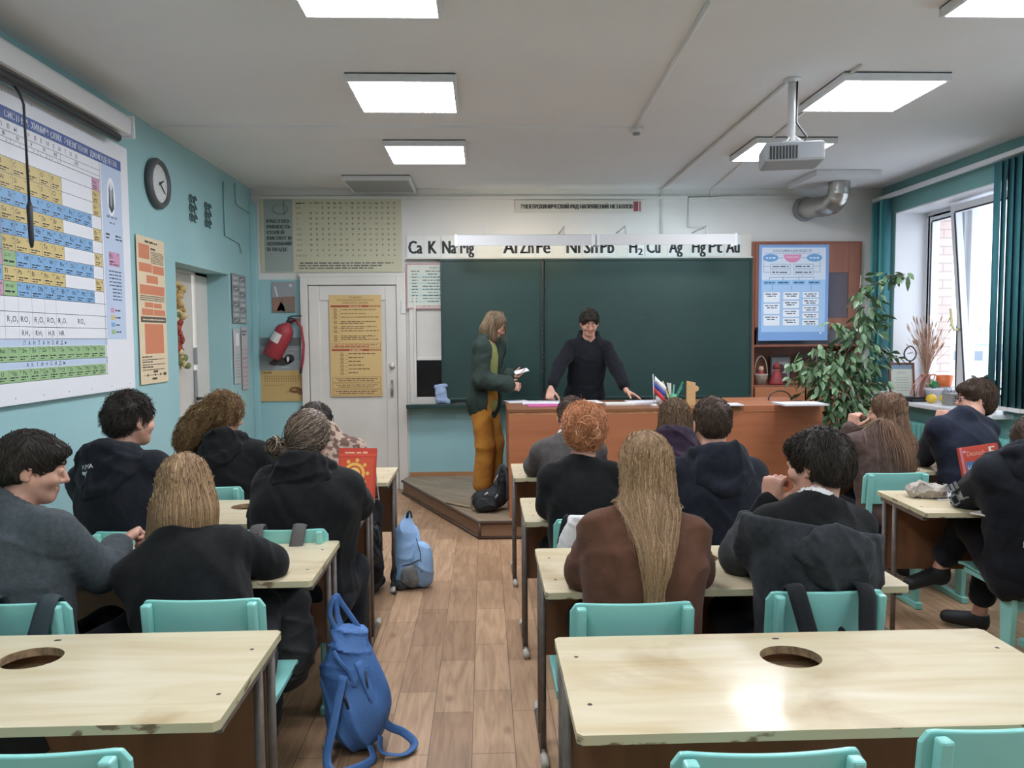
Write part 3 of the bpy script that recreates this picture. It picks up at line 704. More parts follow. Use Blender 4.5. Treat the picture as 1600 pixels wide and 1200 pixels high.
# rolled screen above it
t = thing('projection_screen', 'rolled white projection screen case above the periodic table', 'projection screen', (XL, 3.9, 2.92))
b = MB(); b.span((.03, -1.9, -.06), (.145, 1.14, .06)); b.build('case', METAL_W, t, bevel=.02)
b = MB(); b.span((.02, 1.14, -.07), (.155, 1.16, .07)); b.span((.0, 1.08, .02), (.06, 1.12, .10)); b.build('end_cap', PVC, t, bevel=.005)
MB().tube([(.10, -1.9, -.095), (.10, 1.03, -.095)], .026, 10).build('slat_bar', DARK_P, t)
MB().tube([(.10, -.02, -.115), (.12, -.015, -.15), (.135, -.01, -.2), (.135, .0, -.66)], .006, 6).build('pull_cord', DARK_P, t)
MB().tube([(.135, .0, -.66), (.135, .0, -.69), (.136, .002, -.86), (.136, .002, -.89)], [.006, .014, .012, .005], 8).build('pull_handle', DARK_P, t)

t = thing('wall_clock', 'round wall clock with a wide dark grey rim on the left wall', 'clock', (XL, 5.70, 2.695)); R_ = Matrix.Rotation(D2R(90), 4, 'Y')
MB().lathe([(.178, 0), (.180, .03), (.165, .05), (.138, .045), (.132, .03)], n=40, mx=R_).build('rim', mat('clock_rim', '#4d5254', .4), t)
f = Sheet((.032, -.14, .14), (0, 1, 0), (0, 0, -1), .001, .001, '#cfd2d2')
f.ell(.14, .14, .137, .137, '#cfd2d2', 1, 36)
for k in range(12):
    a = k * math.pi / 6; f.line(.14 + .112 * math.sin(a), .14 - .112 * math.cos(a), .14 + .126 * math.sin(a), .14 - .126 * math.cos(a), .005, '#55585a', 2)
f.build('dial', t)
for nm, a, l, wd in (('hour_hand', 62, .06, .010), ('minute_hand', 128, .095, .007)):
    a = D2R(a); MB().tube([(.040, -.015 * math.sin(a), -.015 * math.cos(a)), (.040, l * math.sin(a), l * math.cos(a))], wd / 2, 6).build(nm, DARK_P, t)

for k, (yy, zz, hh) in enumerate(((6.41, 2.635, .11), (6.75, 2.635, .105))):
    o = MB(); q = Matrix.Translation((XL + .006, yy, zz))
    for a in (-1, 1):
        for b_ in (-1, 0, 1):
            o.tube([q @ Vector((0, a * .045 + .035 * math.cos(th), b_ * hh * .68 + .032 * math.sin(th))) for th in np.linspace(0, 5.2, 12)], .0045, 5)
            o.tube([q @ Vector((0, a * .02, b_ * hh * .68 - .03)), q @ Vector((0, a * .06, b_ * hh * .68 + .03))], .005, 5)
    tag(o.build('wall_ornament', mat('dark_fretwork', '#4f686a', .5)), ('dark openwork ornament on the left wall, next to the clock', 'dark openwork ornament on the left wall, second from the clock')[k], 'ornament', 'openwork ornaments')

def orange_chart():
    s = wall_left_sheet(5.335, 5.79, 1.265, 2.29, '#d9c8a8'); O, K = '#c98060', '#4b4038'
    s.words(.13, .04, .33, .014, K, 1); s.rect(.03, .055, .20, .155, O); s.rect(.22, .07, .30, .083, K)
    for k in range(8): s.words(.22, .10 + .011 * k, .43, .006, '#6b5a48', k)
    for r in ((.03, .185, .235, .245), (.245, .19, .435, .25), (.14, .265, .33, .32), (.03, .335, .435, .40), (.10, .455, .235, .49), (.245, .458, .38, .492), (.05, .50, .235, .545), (.245, .503, .435, .545)): s.rect(*r, O)
    for k in range(3): s.words(.03, .415 + .014 * k, .43, .007, K, k)
    s.rect(.03, .555, .445, .595, '#5a5148'); s.words(.06, .580, .42, .010, '#d9c8a8', 3)
    s.rect(.085, .605, .395, .815, O)
    for k in range(6): s.words(.03, .84 + .018 * k, .20 if k % 2 == 0 else .40, .010 if k % 2 == 0 else .006, K, k)
    s.line(.05, .965, .42, .965, .003, K); s.rect(.20, .935, .28, .95, K); s.rect(.18, .985, .26, 1.0, K)
    for u in (.10, .22, .31): s.rect(u, .957, u + .02, .973, K)
    s.rect(.37, .955, .42, .975, K)
    s.build('chart_poster', None, 'narrow tan poster with orange blocks beside the side door', 'poster')
orange_chart()

s = wall_left_sheet(7.30, 7.72, 1.725, 2.19, '#84898c')
for k in range(9):
    for j in range(2):
        s.rect(.02 + .205 * j, .02 + .05 * k, .20 + .2 * j, .055 + .05 * k, ('#9aa0a2', '#6d7376', '#a9adad')[(k * 2 + j) % 3]); s.line(.05 + .2 * j, .05 + .05 * k, .16 + .2 * j, .03 + .05 * k, .008, '#c9cccb')
s.build('photo_sheet', None, 'grey sheet of pictures on the left wall past the side door', 'poster')
s = wall_left_sheet(7.30, 7.50, 1.15, 1.67, '#b3bcbd')
s.rect(.01, .01, .05, .40, '#d3b9bd'); s.rect(.06, .04, .16, .16, '#dfe3e4')
for k in range(8): s.words(.03, .25 + .03 * k, .18, .008, '#8b9294', k)
s.build('notice_sheet', None, 'pale notice below the grey picture sheet on the left wall', 'notice')
s = wall_left_sheet(7.54, 7.72, 1.08, 1.69, '#b9b4b6')
s.words(.02, .05, .16, .02, '#5a6063', 1); s.words(.02, .08, .16, .02, '#5a6063', 2)
for k in range(4): s.frame(.02, .22 + .09 * k, .16, .30 + .09 * k, .008, '#b98a93'); s.words(.03, .26 + .09 * k, .15, .008, '#a08e93', k)
s.build('notice_sheet', None, 'narrow notice with pink boxed rows near the room corner', 'notice')

# garland of dried fruit and husks on the side door
g = MB(); r_ = random.Random(3); cols = ['#c2a56a', '#b08b52', '#a94b3d', '#8c3b30', '#cdbb8c', '#6f7a4a']
for k in range(42):
    z = 2.03 - .0165 * k; rr = r_.uniform(.022, .042); q = Matrix.Translation((XL - .165 + r_.uniform(.0, .03), 6.44 + r_.uniform(-.07, .07) + .05 * math.sin(k * .5), z)) @ Euler((r_.uniform(0, 3), r_.uniform(0, 3), 0)).to_matrix().to_4x4()
    g.lathe([(0, -rr), (rr * .7, -rr * .6), (rr * .8, rr * .3), (0, rr)], n=8, mi=(0 if k < 14 else 2 if 18 < k < 34 else 4) + (k % 2), mx=q)
g.tube([(XL - .165, 6.44, 2.1), (XL - .155, 6.45, 1.33)], .006, 5, 1)
tag(g.build('garland', [mat('garland_%d' % i, c, .8) for i, c in enumerate(cols)]), 'string of dried fruit and red pods hung on the white side door', 'garland')

# ------------------------------------------------------------------ front wall
def solubility():
    s = wall_front_sheet(-2.265, -.835, 2.25, 3.028, '#c3bfa4', Y=7.99); K = '#5d5f58'; W, H = 1.43, .778
    s.rect(.035, .01, .325, .77, '#9aa39d')
    s.ell(.20, .14, .085, .055, '#7d8a86', 2); s.ell(.20, .135, .07, .042, '#9aa39d', 2.5); s.line(.24, .05, .24, .20, .012, '#6f7b78', 3)
    for k, w in enumerate(('РАСТВО-', 'РИМОСТЬ', 'СОЛЕЙ', 'КИСЛОТ И', 'ОСНОВАНИЙ', 'В ВОДЕ')): s.text(w, .065, .275 + .057 * k, .034, '#4c5654', fit=min(.24, .034 * len(w)), bold=.004)
    heads = ['H', 'NH4', 'K', 'Na', 'Ag', 'Ba', 'Ca', 'Mg', 'Zn', 'Mn', 'Cu', 'Hg', 'Pb', 'Fe', 'Al']
    rows = ['OH', 'NO3', 'Cl', 'S', 'SO3', 'SO4', 'CO3', 'SiO3', 'PO4', 'CH3COO']
    s.words(.36, .085, .45, .014, K, 1)
    for j in range(15): s.text(heads[j], .51 + .0605 * j, .085, .019, K, align='c', bold=.0008)
    r = random.Random(4)
    for i, nm in enumerate(rows):
        v = .135 + .0535 * i; s.text(nm, .365 if i < 9 else .35, v, .019, K)
        for j in range(15):
            if i == 0 and j < 2: continue
            ch = r.choice('РРРРНМН-'); s.text(ch, .51 + .0605 * j, v, .019, K, align='c', bold=.0012)
    for k in range(3): s.words(.38 + .01 * (k == 0), .69 + .026 * k, 1.34 - .10 * k, .014, K, k + 9)
    s.build('solubility_chart', None, 'old beige solubility table high on the front wall above the door', 'poster')
solubility()
s = wall_front_sheet(-2.165, -1.935, 1.845, 2.157, '#8a8f8f'); s.rect(.0, .0, .23, .16, '#93989b'); s.line(.03, .05, .06, .17, .012, '#d8dada', 2); s.ell(.19, .04, .018, .018, '#c6c9c8', 2, 10)
s.poly([(0, .16), (.23, .15), (.23, .312), (0, .312)], '#8b6f62', 2); s.ell(.06, .25, .05, .05, '#a2705f', 3, 9); s.ell(.14, .27, .06, .04, '#7c7468', 3, 9); s.poly([(.04, .30), (.10, .17), (.13, .30)], '#6f655b', 3)
s.build('picture', None, 'small faded landscape picture above the fire extinguisher', 'picture')
def calendar():
    s = wall_front_sheet(-2.305, -1.832, .93, 1.584, '#bfa068'); r = random.Random(7)
    s.rect(0, 0, .473, .085, '#6c7274'); s.rect(0, .085, .473, .335, '#8f9698')
    for k in range(26):
        u, v = r.uniform(0, .4), r.uniform(.10, .33); s.rect(u, v, u + r.uniform(.03, .09), v + .006, r.choice(('#aab0b1', '#777e81', '#b6bbbb')), 2)
    s.ell(.22, .245, .10, .042, '#34312f', 3); s.ell(.30, .215, .05, .045, '#2f2b2a', 3); s.ell(.285, .22, .015, .03, '#d8d6d0', 4, 10); s.ell(.15, .26, .06, .025, '#4a3d36', 3.5)
    for rr in range(3):
        for c in range(17): s.rect(.04 + .024 * c, .39 + .024 * rr, .05 + .024 * c, .402 + .024 * rr, '#8f6a33', 2)
    s.words(.03, .365, .12, .012, '#7c5a2b'); s.words(.03, .49, .25, .006, '#8f6a33', 5)
    s.ell(.355, .54, .065, .034, '#6e4e2c', 3); s.ell(.405, .57, .03, .02, '#7a5832', 3.5); s.line(.29, .555, .27, .56, .008, '#6e4e2c', 3); s.ell(.34, .535, .03, .012, '#a07a45', 4)
    s.build('wall_calendar', None, 'calendar with a duck on water above a tan month page', 'calendar')
calendar()
# red extinguisher hanging askew over the calendar
t = thing('fire_extinguisher', 'red fire extinguisher hanging askew with its hose in front of the calendar', 'fire extinguisher', (-2.09, 7.90, 1.53), 0)
Rx = Matrix.Translation((0, 0, 0)) @ Matrix.Rotation(D2R(28), 4, 'Y'); RED = mat('red_enamel', '#9c343d', .55)
MB().lathe([(0, -.155), (.085, -.155), (.095, -.14), (.095, .13), (.085, .165), (.05, .20), (.028, .215), (.028, .235), (0, .235)], n=24, mx=Rx).build('cylinder', RED, t)
b = MB()
for v in ((.0952, -.09, .06),):
    n = 12; vs = []
    for k in range(n + 1):
        a = D2R(-150 + 70 * k / n)
        for z in (.0, .10): vs.append((.0965 * math.cos(a), .0965 * math.sin(a), z))
    b.raw(vs, [(2 * k, 2 * k + 2, 2 * k + 3, 2 * k + 1) for k in range(n)], 0, True, Rx)
b.build('paper_band', mat('white_label', '#d9d4cf', .5), t)
b = MB(); b.lathe([(.03, .235), (.03, .27), (.02, .28), (0, .28)], n=14, mx=Rx); b.box(Rx @ Vector((.02, 0, .29)), (.11, .02, .015), rot=(0, D2R(15), 0)); b.box(Rx @ Vector((.03, 0, .325)), (.12, .02, .012), rot=(0, D2R(-2), 0)); b.build('valve', DARK_P, t)
h = [Rx @ Vector(p) for p in ((.02, 0, .26), (.07, -.03, .30), (.10, -.05, .27))] + [Vector(p) for p in ((.245, -.05, .16), (.265, -.05, -.02), (.255, -.05, -.16), (.235, -.05, -.26))]
MB().tube(h, .014, 8).build('hose', RED, t); MB().tube([h[-1], h[-1] + Vector((-.008, 0, -.05))], [.017, .012], 8).build('nozzle', DARK_P, t)

def rules():
    s = wall_front_sheet(-1.58, -1.05, .975, 2.016, '#d0b279', Y=7.944); B, K = '#a3473a', '#6a4a34'
    for k, (w, f) in enumerate((('ПРАВИЛА', .13), ('ТЕХНИКИ БЕЗОПАСНОСТИ В', .38), ('КАБИНЕТЕ ХИМИИ', .26))): s.text(w, .265, .034 + .028 * k, .018, K, align='c', fit=f)
    def bar(v):
        s.rect(.015, v, .40, v + .020, B); s.words(.2, v + .015, .33, .008, '#e3c79a', 1)
        for k in range(6): s.rect(.405 + .02 * k, v, .42 + .02 * k, v + .020, '#a86a45')
    bar(.105)
    for k, v in enumerate((.155, .195, .232, .278, .33, .372, .425, .46)):
        s.ell(.06, v, .017, .017, K, 2, 14); s.ell(.06, v, .012, .012, '#d0b279', 2.5, 12); s.line(.052, v + .006, .068, v - .006, .004, K, 3); s.line(.085, v + .012, .11, v + .012, .003, K)
        s.words(.115, v - .002, (.47, .37, .50, .47, .48, .50, .47, .50)[k], .009, K, k)
        if k in (3, 4, 6): s.words(.115, v + .016, .36, .009, K, k + 20)
    s.frame(.02, .495, .515, .54, .003, '#8a4a3a'); s.words(.05, .515, .48, .009, B, 31); s.words(.04, .532, .40, .009, B, 32)
    bar(.552)
    for k in range(6):
        v = .605 + .039 * k; s.poly([(.12, v - .022), (.098, v + .014), (.142, v + .014)], '#7d4a34', 2); s.poly([(.12, v - .012), (.107, v + .009), (.133, v + .009)], '#d0b279', 2.5); s.line(.155, v + .012, .18, v + .012, .003, K); s.words(.185, v, (.46, .34, .32, .34, .40, .28)[k], .009, K, k + 40)
    for k, v in enumerate((.84, .905, .97)): s.frame(.02, v, .51, v + .055, .003, '#7d5a3a'); s.words(.05, v + .022, .48, .009, K, k + 50); s.words(.08, v + .042, .44, .009, K, k + 60)
    s.build('safety_poster', None, 'long tan safety rules poster pinned on the white front door', 'poster')
rules()

def acids():
    s = wall_front_sheet(-.795, -.30, 1.868, 2.335, '#cfd3c6', Y=7.955); K = '#59625f'
    s.frame(.008, .008, .487, .459, .014, '#b98c90')
    s.text('КИСЛОТЫ', .245, .058, .022, K, fit=.22); s.words(.05, .085, .14, .010, K); s.words(.20, .085, .40, .010, K, 2)
    for k in range(10):
        v = .115 + .031 * k; s.rect(.03, v - .015, .47, v + .005, '#b4c9c4' if k % 2 else '#c6d2c9'); s.words(.06, v, .12, .010, K, k); s.words(.17 if k % 3 else .22, v, .42 if k % 3 else .33, .010, K, k + 11)
    s.words(.07, .44, .42, .008, '#a0584f', 3)
    s.build('acids_poster', None, 'pink edged table of acids tucked behind the left end of the board', 'poster')
acids()
s = wall_front_sheet(.33, 1.645, 2.853, 2.977, '#cbc8bf'); s.text('ЭЛЕКТРОХИМИЧЕСКИЙ РЯД НАПРЯЖЕНИЙ МЕТАЛЛОВ', .06, .085, .043, '#4a4a48', fit=1.155, bold=.004); s.rect(1.225, .012, 1.275, .112, '#8d4450'); s.rect(1.285, .012, 1.300, .112, '#a3525c')
s.build('banner', None, 'narrow white banner with one line of lettering and a red end mark above the board', 'banner')

CARDS = [('Ca', 649), ('K', 676), ('Na', 702), ('Mg', 730), ('Al', 797), ('Zn', 823), ('Fe', 849), ('Ni', 896), ('Sn', 923), ('Pb', 949), ('H2', 994), ('Cu', 1021), ('Ag', 1056), ('Hg', 1092), ('Pt', 1118), ('Au', 1145)]
cs = MB().span((-.80, 7.93, 2.375), (2.80, 8.0, 2.392)).build('card_ledge', DOOR_M, bevel=.003); tag(cs, 'long thin white ledge above the board carrying the element cards', 'shelf')
cs = MB().span((-.79, 7.975, 2.392), (2.79, 8.0, 2.625)).build('card_rail', mat('card_backing', '#dcdad2', .6)); tag(cs, 'long off white backing strip behind the element cards', 'board')
for k, (e, px) in enumerate(CARDS):
    x = at(px, 385, 7.97).x; s = wall_front_sheet(x - .088, x + .088, 2.394, 2.62, '#dfe0dc', Y=7.970, thick=.003); I = '#2c2f31'
    s.frame(.001, .001, .175, .225, .0015, '#b4b4ae')
    if e == 'H2': s.text('H', .02, .185, .135, I, fit=.075, bold=.006); s.text('2', .11, .205, .07, I, fit=.045, bold=.005)
    else: s.text(e, .088, .185, .135, I, align='c', fit=.08 if len(e) == 1 else .135, bold=.0065)
    s.build('element_card', None, 'white card reading %s in the row of symbols above the board' % e, 'card', 'element cards above the board')
# ------------------------------------------------------------------ blackboard, platform, teacher's bench
BOARD = mat('green_board', '#1a3733', .5, '#22423d', scale=1.6, stretch=(1, 1, 1.6), lo=.3, hi=.75)
BOARD_D = mat('dark_green_frame', '#1f3b38', .4)
t = thing('blackboard', 'long dark green blackboard on the front wall', 'blackboard', (1.18, 7.95, 0))
for x0, x1, y in ((-.44, .60, -.03), (.625, 2.79, 0)):
    x0 -= 1.18; x1 -= 1.18
    MB().span((x0, y - .02, .945), (x1, y + .02, 2.355)).build('board_panel', BOARD, t)
    f = MB()
    for a, b, c, d_ in ((x0, x1, .925, .95), (x0, x1, 2.35, 2.372), (x0, x0 + .022, .95, 2.35), (x1 - .022, x1, .95, 2.35)): f.span((a, y - .03, c), (b, y + .022, d_))
    f.build('board_frame', BOARD_D, t, bevel=.004)
s = Sheet((-.60, -.024, 2.3), (1, 0, 0), (0, 0, -1), .001, .001, '#1a3733', rough=.5); r = random.Random(2)
for k in range(46):
    u, v = r.uniform(.2, 2.0), r.uniform(.1, 1.25); a = r.uniform(-.4, .4)
    s.line(u, v, u + .12 * math.cos(a), v + .05 * math.sin(a) - .03, r.uniform(.01, .03), ('#1e3d38', '#213f3b')[k % 2], 1 + k * .05)
for k in range(12): s.line(.03, .6 + .05 * k, .034, .62 + .05 * k, .006, '#3f5c56', 3)
s.build('chalk_smears', t)
tray = MB().span((-1.98, -.14, .855), (1.62, .03, .87)); tray.span((-1.98, -.145, .855), (1.62, -.13, .895)); tray.build('chalk_tray', BOARD_D, t, bevel=.003)
tag(MB().box((2.0, 7.88, .89), (.16, .08, .04)).build('board_eraser', DARK_P, bevel=.006), 'small dark eraser lying in the tray of the blackboard', 'eraser')
# light blue rag hanging by the hatch
g = Field((-.56, 7.80, .82), (-.32, 7.955, 1.12), .006)
for p in (cap((-.50, 7.90, 1.07), (-.40, 7.89, 1.08), .022), cap((-.49, 7.90, 1.06), (-.47, 7.88, .92), .02, .03), cap((-.42, 7.90, 1.06), (-.41, 7.88, .93), .02, .032), cap((-.47, 7.88, .94), (-.38, 7.88, .915), .03), ell((-.45, 7.885, 1.0), (.055, .03, .075))): g.add(p, .015)
V, F = g.folds(.004, 3, 45).mesh(); o = npmesh('cleaning_rag', V - [-.45, 7.88, .87], F, mat('blue_rag', '#93a5c4', .9), loc=(-.45, 7.88, .87)); tag(o, 'crumpled light blue rag on the tray under the hatch', 'rag')

PZ = .13
t = thing('teaching_platform', 'low wooden platform with a slanted left edge under the teacher desk', 'platform', (1.2, 6.9, 0))
pl = [(-.82, 7.995), (-.84, 7.72), (-.05, 5.92), (3.0, 5.88), (3.0, 7.995)]; q = [(x - 1.2, y - 6.9) for x, y in pl]
b = MB().prism(q, PZ - .012, PZ, 2); b.build('deck', PLAT_M, t)
PLW = mat('brown_plank', '#8a6a52', .5, '#7a5c46', scale=3, stretch=(1, 1, 6))
MB().prism([(x * .995, y * .995) for x, y in q], 0.0, PZ - .012, 2).build('riser', PLW, t)
e = MB()
for i in range(1, 4):
    a, c = Vector(q[i] + (PZ,)), Vector(q[(i + 1) % 5] + (PZ,))
    if i < 3: e.tube([a, c], .014, 6); e.tube([a - Vector((0, 0, PZ - .012)), c - Vector((0, 0, PZ - .012))], .012, 6)
a = Vector(q[2] + (0,)); e.tube([a, a + Vector((0, 0, PZ))], .013, 6); e.build('edge_trim', mat('dark_brown_trim', '#4f3d31', .5), t)
tag(MB().tube([(-.34, 6.62, PZ + .012), (-.16, 6.45, PZ + .014), (-.02, 6.36, PZ + .012)], .01, 6).build('stick', mat('pale_stick', '#a58f70', .6)), 'pale thin stick lying on the platform by the black backpack', 'stick')

t = thing('teacher_desk', 'long orange wooden demonstration desk on the platform', 'desk', (1.45, 6.40, PZ))
TOPW = mat('brown_worn_top', '#8a5d3d', .35, '#7a4f33', scale=3, stretch=(.6, 4, 1))
MB().span((-1.26, -.33, .0), (1.27, -.305, .83)).build('front_panel', ORANGE_W, t, bevel=.002)
MB().span((-1.26, -.305, 0), (-1.235, .45, .83)).build('side_panel', ORANGE_W, t, bevel=.002); MB().span((1.245, -.305, 0), (1.27, .45, .83)).build('side_panel', ORANGE_W, t, bevel=.002)
MB().span((-1.235, -.1, .05), (1.245, -.08, .80)).build('inner_panel', ORANGE_W, t); MB().span((-1.235, -.08, .40), (1.245, .31, .42)).build('shelf', ORANGE_W, t)
MB().span((-1.27, -.335, .845), (.62, .47, .872)).build('desktop', TOPW, t, bevel=.003); MB().span((-1.265, -.33, .83), (.62, .465, .846)).build('top_edge', mat('raw_wood_edge', '#b88a5c', .6, '#8f6240', scale=14, stretch=(1, 1, 4)), t)
MB().span((.62, -.335, .83), (1.28, .47, .885)).build('end_top', ORANGE_W, t, bevel=.003)
DT = PZ + .872

# bookcase with a blue poster
CW = mat('cabinet_wood', '#95604a', .4, '#875442', scale=2.0, stretch=(4, 1, .6)); CW2 = mat('cabinet_front', '#b57550', .4, '#a66846', scale=2.2, stretch=(.6, 1, 5))
t = thing('bookcase', 'tall brown wooden bookcase with glass fronts built in right of the board', 'bookcase', (3.365, 8.13, 0)); x0, x1, ya, yb = -.575, .575, -.20, .21
MB().span((x0, ya, 0), (x0 + .025, yb, 2.545)).build('side_panel', CW, t); MB().span((x1 - .025, ya, 0), (x1, yb, 2.545)).build('side_panel', CW, t); MB().span((x0 + .025, ya, 2.52), (x1 - .025, yb, 2.545)).build('top_panel', CW, t); MB().span((x0 + .025, yb - .012, 0), (x1 - .025, yb, 2.52)).build('back_panel', CW, t)
for z in (1.03, 1.455, 1.632, 2.23): MB().span((x0 + .025, ya + .02, z), (x1 - .025, yb - .012, z + .022)).build('shelf', CW, t)
DKG = mat('dark_cabinet_glass', '#4a4450', .1, spec=.6)
for i, (a, b) in enumerate(((x0 + .025, .0), (.0, x1 - .025))):
    d = MB()
    for p in (((a, ya - .018, 1.655), (a + .10, ya, 2.52)), ((b - .12, ya - .018, 1.655), (b, ya, 2.52)), ((a + .10, ya - .018, 2.22), (b - .12, ya, 2.52)), ((a + .10, ya - .018, 1.655), (b - .12, ya, 1.75))): d.span(*p)
    do = d.build('door', CW, t, bevel=.002); MB().span((a + .10, ya - .008, 1.75), (b - .12, ya - .003, 2.22)).build('pane', DKG, do)
    MB().span((a + .01, ya - .018, .03), (b - .01, ya, 1.03)).build('door', CW2, t, bevel=.003)
MB().span((x0 + .06, ya + .03, 1.477), (x1 - .06, ya + .04, 1.630)).build('glass_strip', DKG, t)

def classes():
    s = Sheet((2.848, 7.905, 2.508), (1, 0, 0), (0, 0, -1), .733, .99, '#7ea5d8'); W = '#e7edf4'; K = '#3f4a5c'
    s.rect(.03, .03, .70, .51, '#d5e0ee'); s.rect(.03, .36, .70, .90, '#a5c7ea', 1.5)
    s.text('КЛАССИФИКАЦИЯ ВЕЩЕСТВ', .35, .075, .024, K, align='c', fit=.40); s.line(.06, .088, .64, .088, .003, K)
    for u, c, n in ((.12, '#6fa3d6', 'ПРОСТЫЕ'), (.58, '#6fa3d6', 'СЛОЖНЫЕ')): s.ell(u, .135, .082, .040, c, 2); s.words(u - .05, .142, u + .05, .014, W, 3, 4)
    s.poly([(.255 + .095 + .095 * math.cos(a), .10 + .085 * math.sin(a)) for a in np.linspace(0, math.pi, 14)], '#dd8fb4', 2); s.text('ВЕЩЕСТВА', .35, .135, .015, W, 4, 'c', .13)
    s.line(.205, .135, .255, .135, .003, K); s.line(.445, .135, .50, .135, .003, K)
    for k, v in enumerate((.20, .26)):
        for u in (.12, .36): s.frame(u, v, u + .21, v + .045, .003, K); s.words(u + .02, v + .03, u + .19, .014, K, k + int(u * 10))
        s.line(.05, v + .022, .12, v + .022, .003, K); s.line(.57, v + .022, .64, v + .022, .003, K)
    s.line(.05, .13, .05, .283, .003, K); s.line(.64, .13, .64, .283, .003, K)
    s.line(.11, .335, .58, .335, .004, K); s.line(.46, .31, .46, .335, .003, K)
    for k, u in enumerate((.11, .255, .42, .58)): s.line(u, .335, u, .365, .004, K); s.rect(u - .065, .37, u + .068, .41, '#7fb4e0', 2); s.words(u - .05, .395, u + .05, .012, K, k)
    for k, u in enumerate((.05, .255, .46)):
        s.line(u + .09, .41, u + .09, .47, .003, K); n = (3, 4, 5)[k]
        for j in range(n):
            h = .36 / n; v = .485 + j * h; s.rect(u, v, u + .175, v + h - .010, W, 2.2); s.frame(u, v, u + .175, v + h - .010, .002, '#5d7fa5', 2.6)
            for m in range(2): s.words(u + .02 + .02 * m, v + .028 + .022 * m, u + .15 - .01 * m, .012, K, k * 7 + j + m)
    s.ell(.655, .912, .010, .010, W, 3, 10)
    s.build('classification_poster', None, 'blue chart with boxes and arrows hung on the bookcase', 'poster')
classes()

# ------------------------------------------------------------------ student desks and chairs
def worn_top():
    m = bpy.data.materials.new('worn_cream_veneer'); m.use_nodes = True; nt = m.node_tree; b = nt.nodes['Principled BSDF']; L = nt.links.new
    tc = nt.nodes.new('ShaderNodeTexCoord'); oi = nt.nodes.new('ShaderNodeObjectInfo'); ad = nt.nodes.new('ShaderNodeVectorMath'); ad.operation = 'ADD'
    sc_ = nt.nodes.new('ShaderNodeVectorMath'); sc_.operation = 'SCALE'; sc_.inputs['Scale'].default_value = 1.0
    L(tc.outputs['Object'], ad.inputs[0]); L(oi.outputs['Location'], ad.inputs[1]); v = ad.outputs[0]
    def noise(st, s, det=4, dist=0.0):
        mp = nt.nodes.new('ShaderNodeMapping'); mp.inputs['Scale'].default_value = st; L(v, mp.inputs[0])
        n = nt.nodes.new('ShaderNodeTexNoise'); n.inputs['Scale'].default_value = s; n.inputs['Detail'].default_value = det; n.inputs['Distortion'].default_value = dist; L(mp.outputs[0], n.inputs['Vector']); return n.outputs['Fac']
    def ramp(f, stops):
        r = nt.nodes.new('ShaderNodeValToRGB'); cr = r.color_ramp
        while len(cr.elements) < len(stops): cr.elements.new(0.5)
        for e, (p, c) in zip(cr.elements, stops): e.position = p; e.color = lin(c)
        L(f, r.inputs[0]); return r.outputs[0]
    base = ramp(noise((1.2, 9, 1), 1.6, 5, .8), [(.25, '#bfad88'), (.5, '#cbbe9f'), (.75, '#d4cab1')])
    blot = ramp(noise((1, 1, 1), 3.0, 5, .5), [(.3, '#b99a6d'), (.42, '#ffffff'), (1, '#ffffff')])
    mx = nt.nodes.new('ShaderNodeMix'); mx.data_type = 'RGBA'; mx.blend_type = 'MULTIPLY'; mx.inputs[0].default_value = .45; L(base, mx.inputs[6]); L(blot, mx.inputs[7])
    L(mx.outputs[2], b.inputs['Base Color'])
    b.inputs['Roughness'].default_value = .30; b.inputs['Specular IOR Level'].default_value = .3; b.inputs['Coat Weight'].default_value = .22; b.inputs['Coat Roughness'].default_value = .10
    bp = nt.nodes.new('ShaderNodeBump'); bp.inputs['Strength'].default_value = .06; bp.inputs['Distance'].default_value = .02; L(noise((1, 2, 1), 9, 3), bp.inputs['Height']); L(bp.outputs[0], b.inputs['Normal'])
    return m
TOP = worn_top()
EDGE = mat('chipped_desk_edge', '#bdb695', .7, '#76614b', scale=9, stretch=(1, 1, 3), lo=.60, hi=.64)
PANEL = mat('brown_desk_panel', '#8a6145', .5, '#785239', scale=2.4, stretch=(3, 1, .6)); LEGM = mat('grey_brown_steel_tube', '#6a615a', .45, '#5b5049', scale=20); CAPM = mat('worn_white_foot_cap', '#b5aea4', .6)
HOLEM = mat('raw_chipboard', '#9c8262', .9, '#6f5a45', scale=40)
DW, DD, DH = 1.215, .53, .74
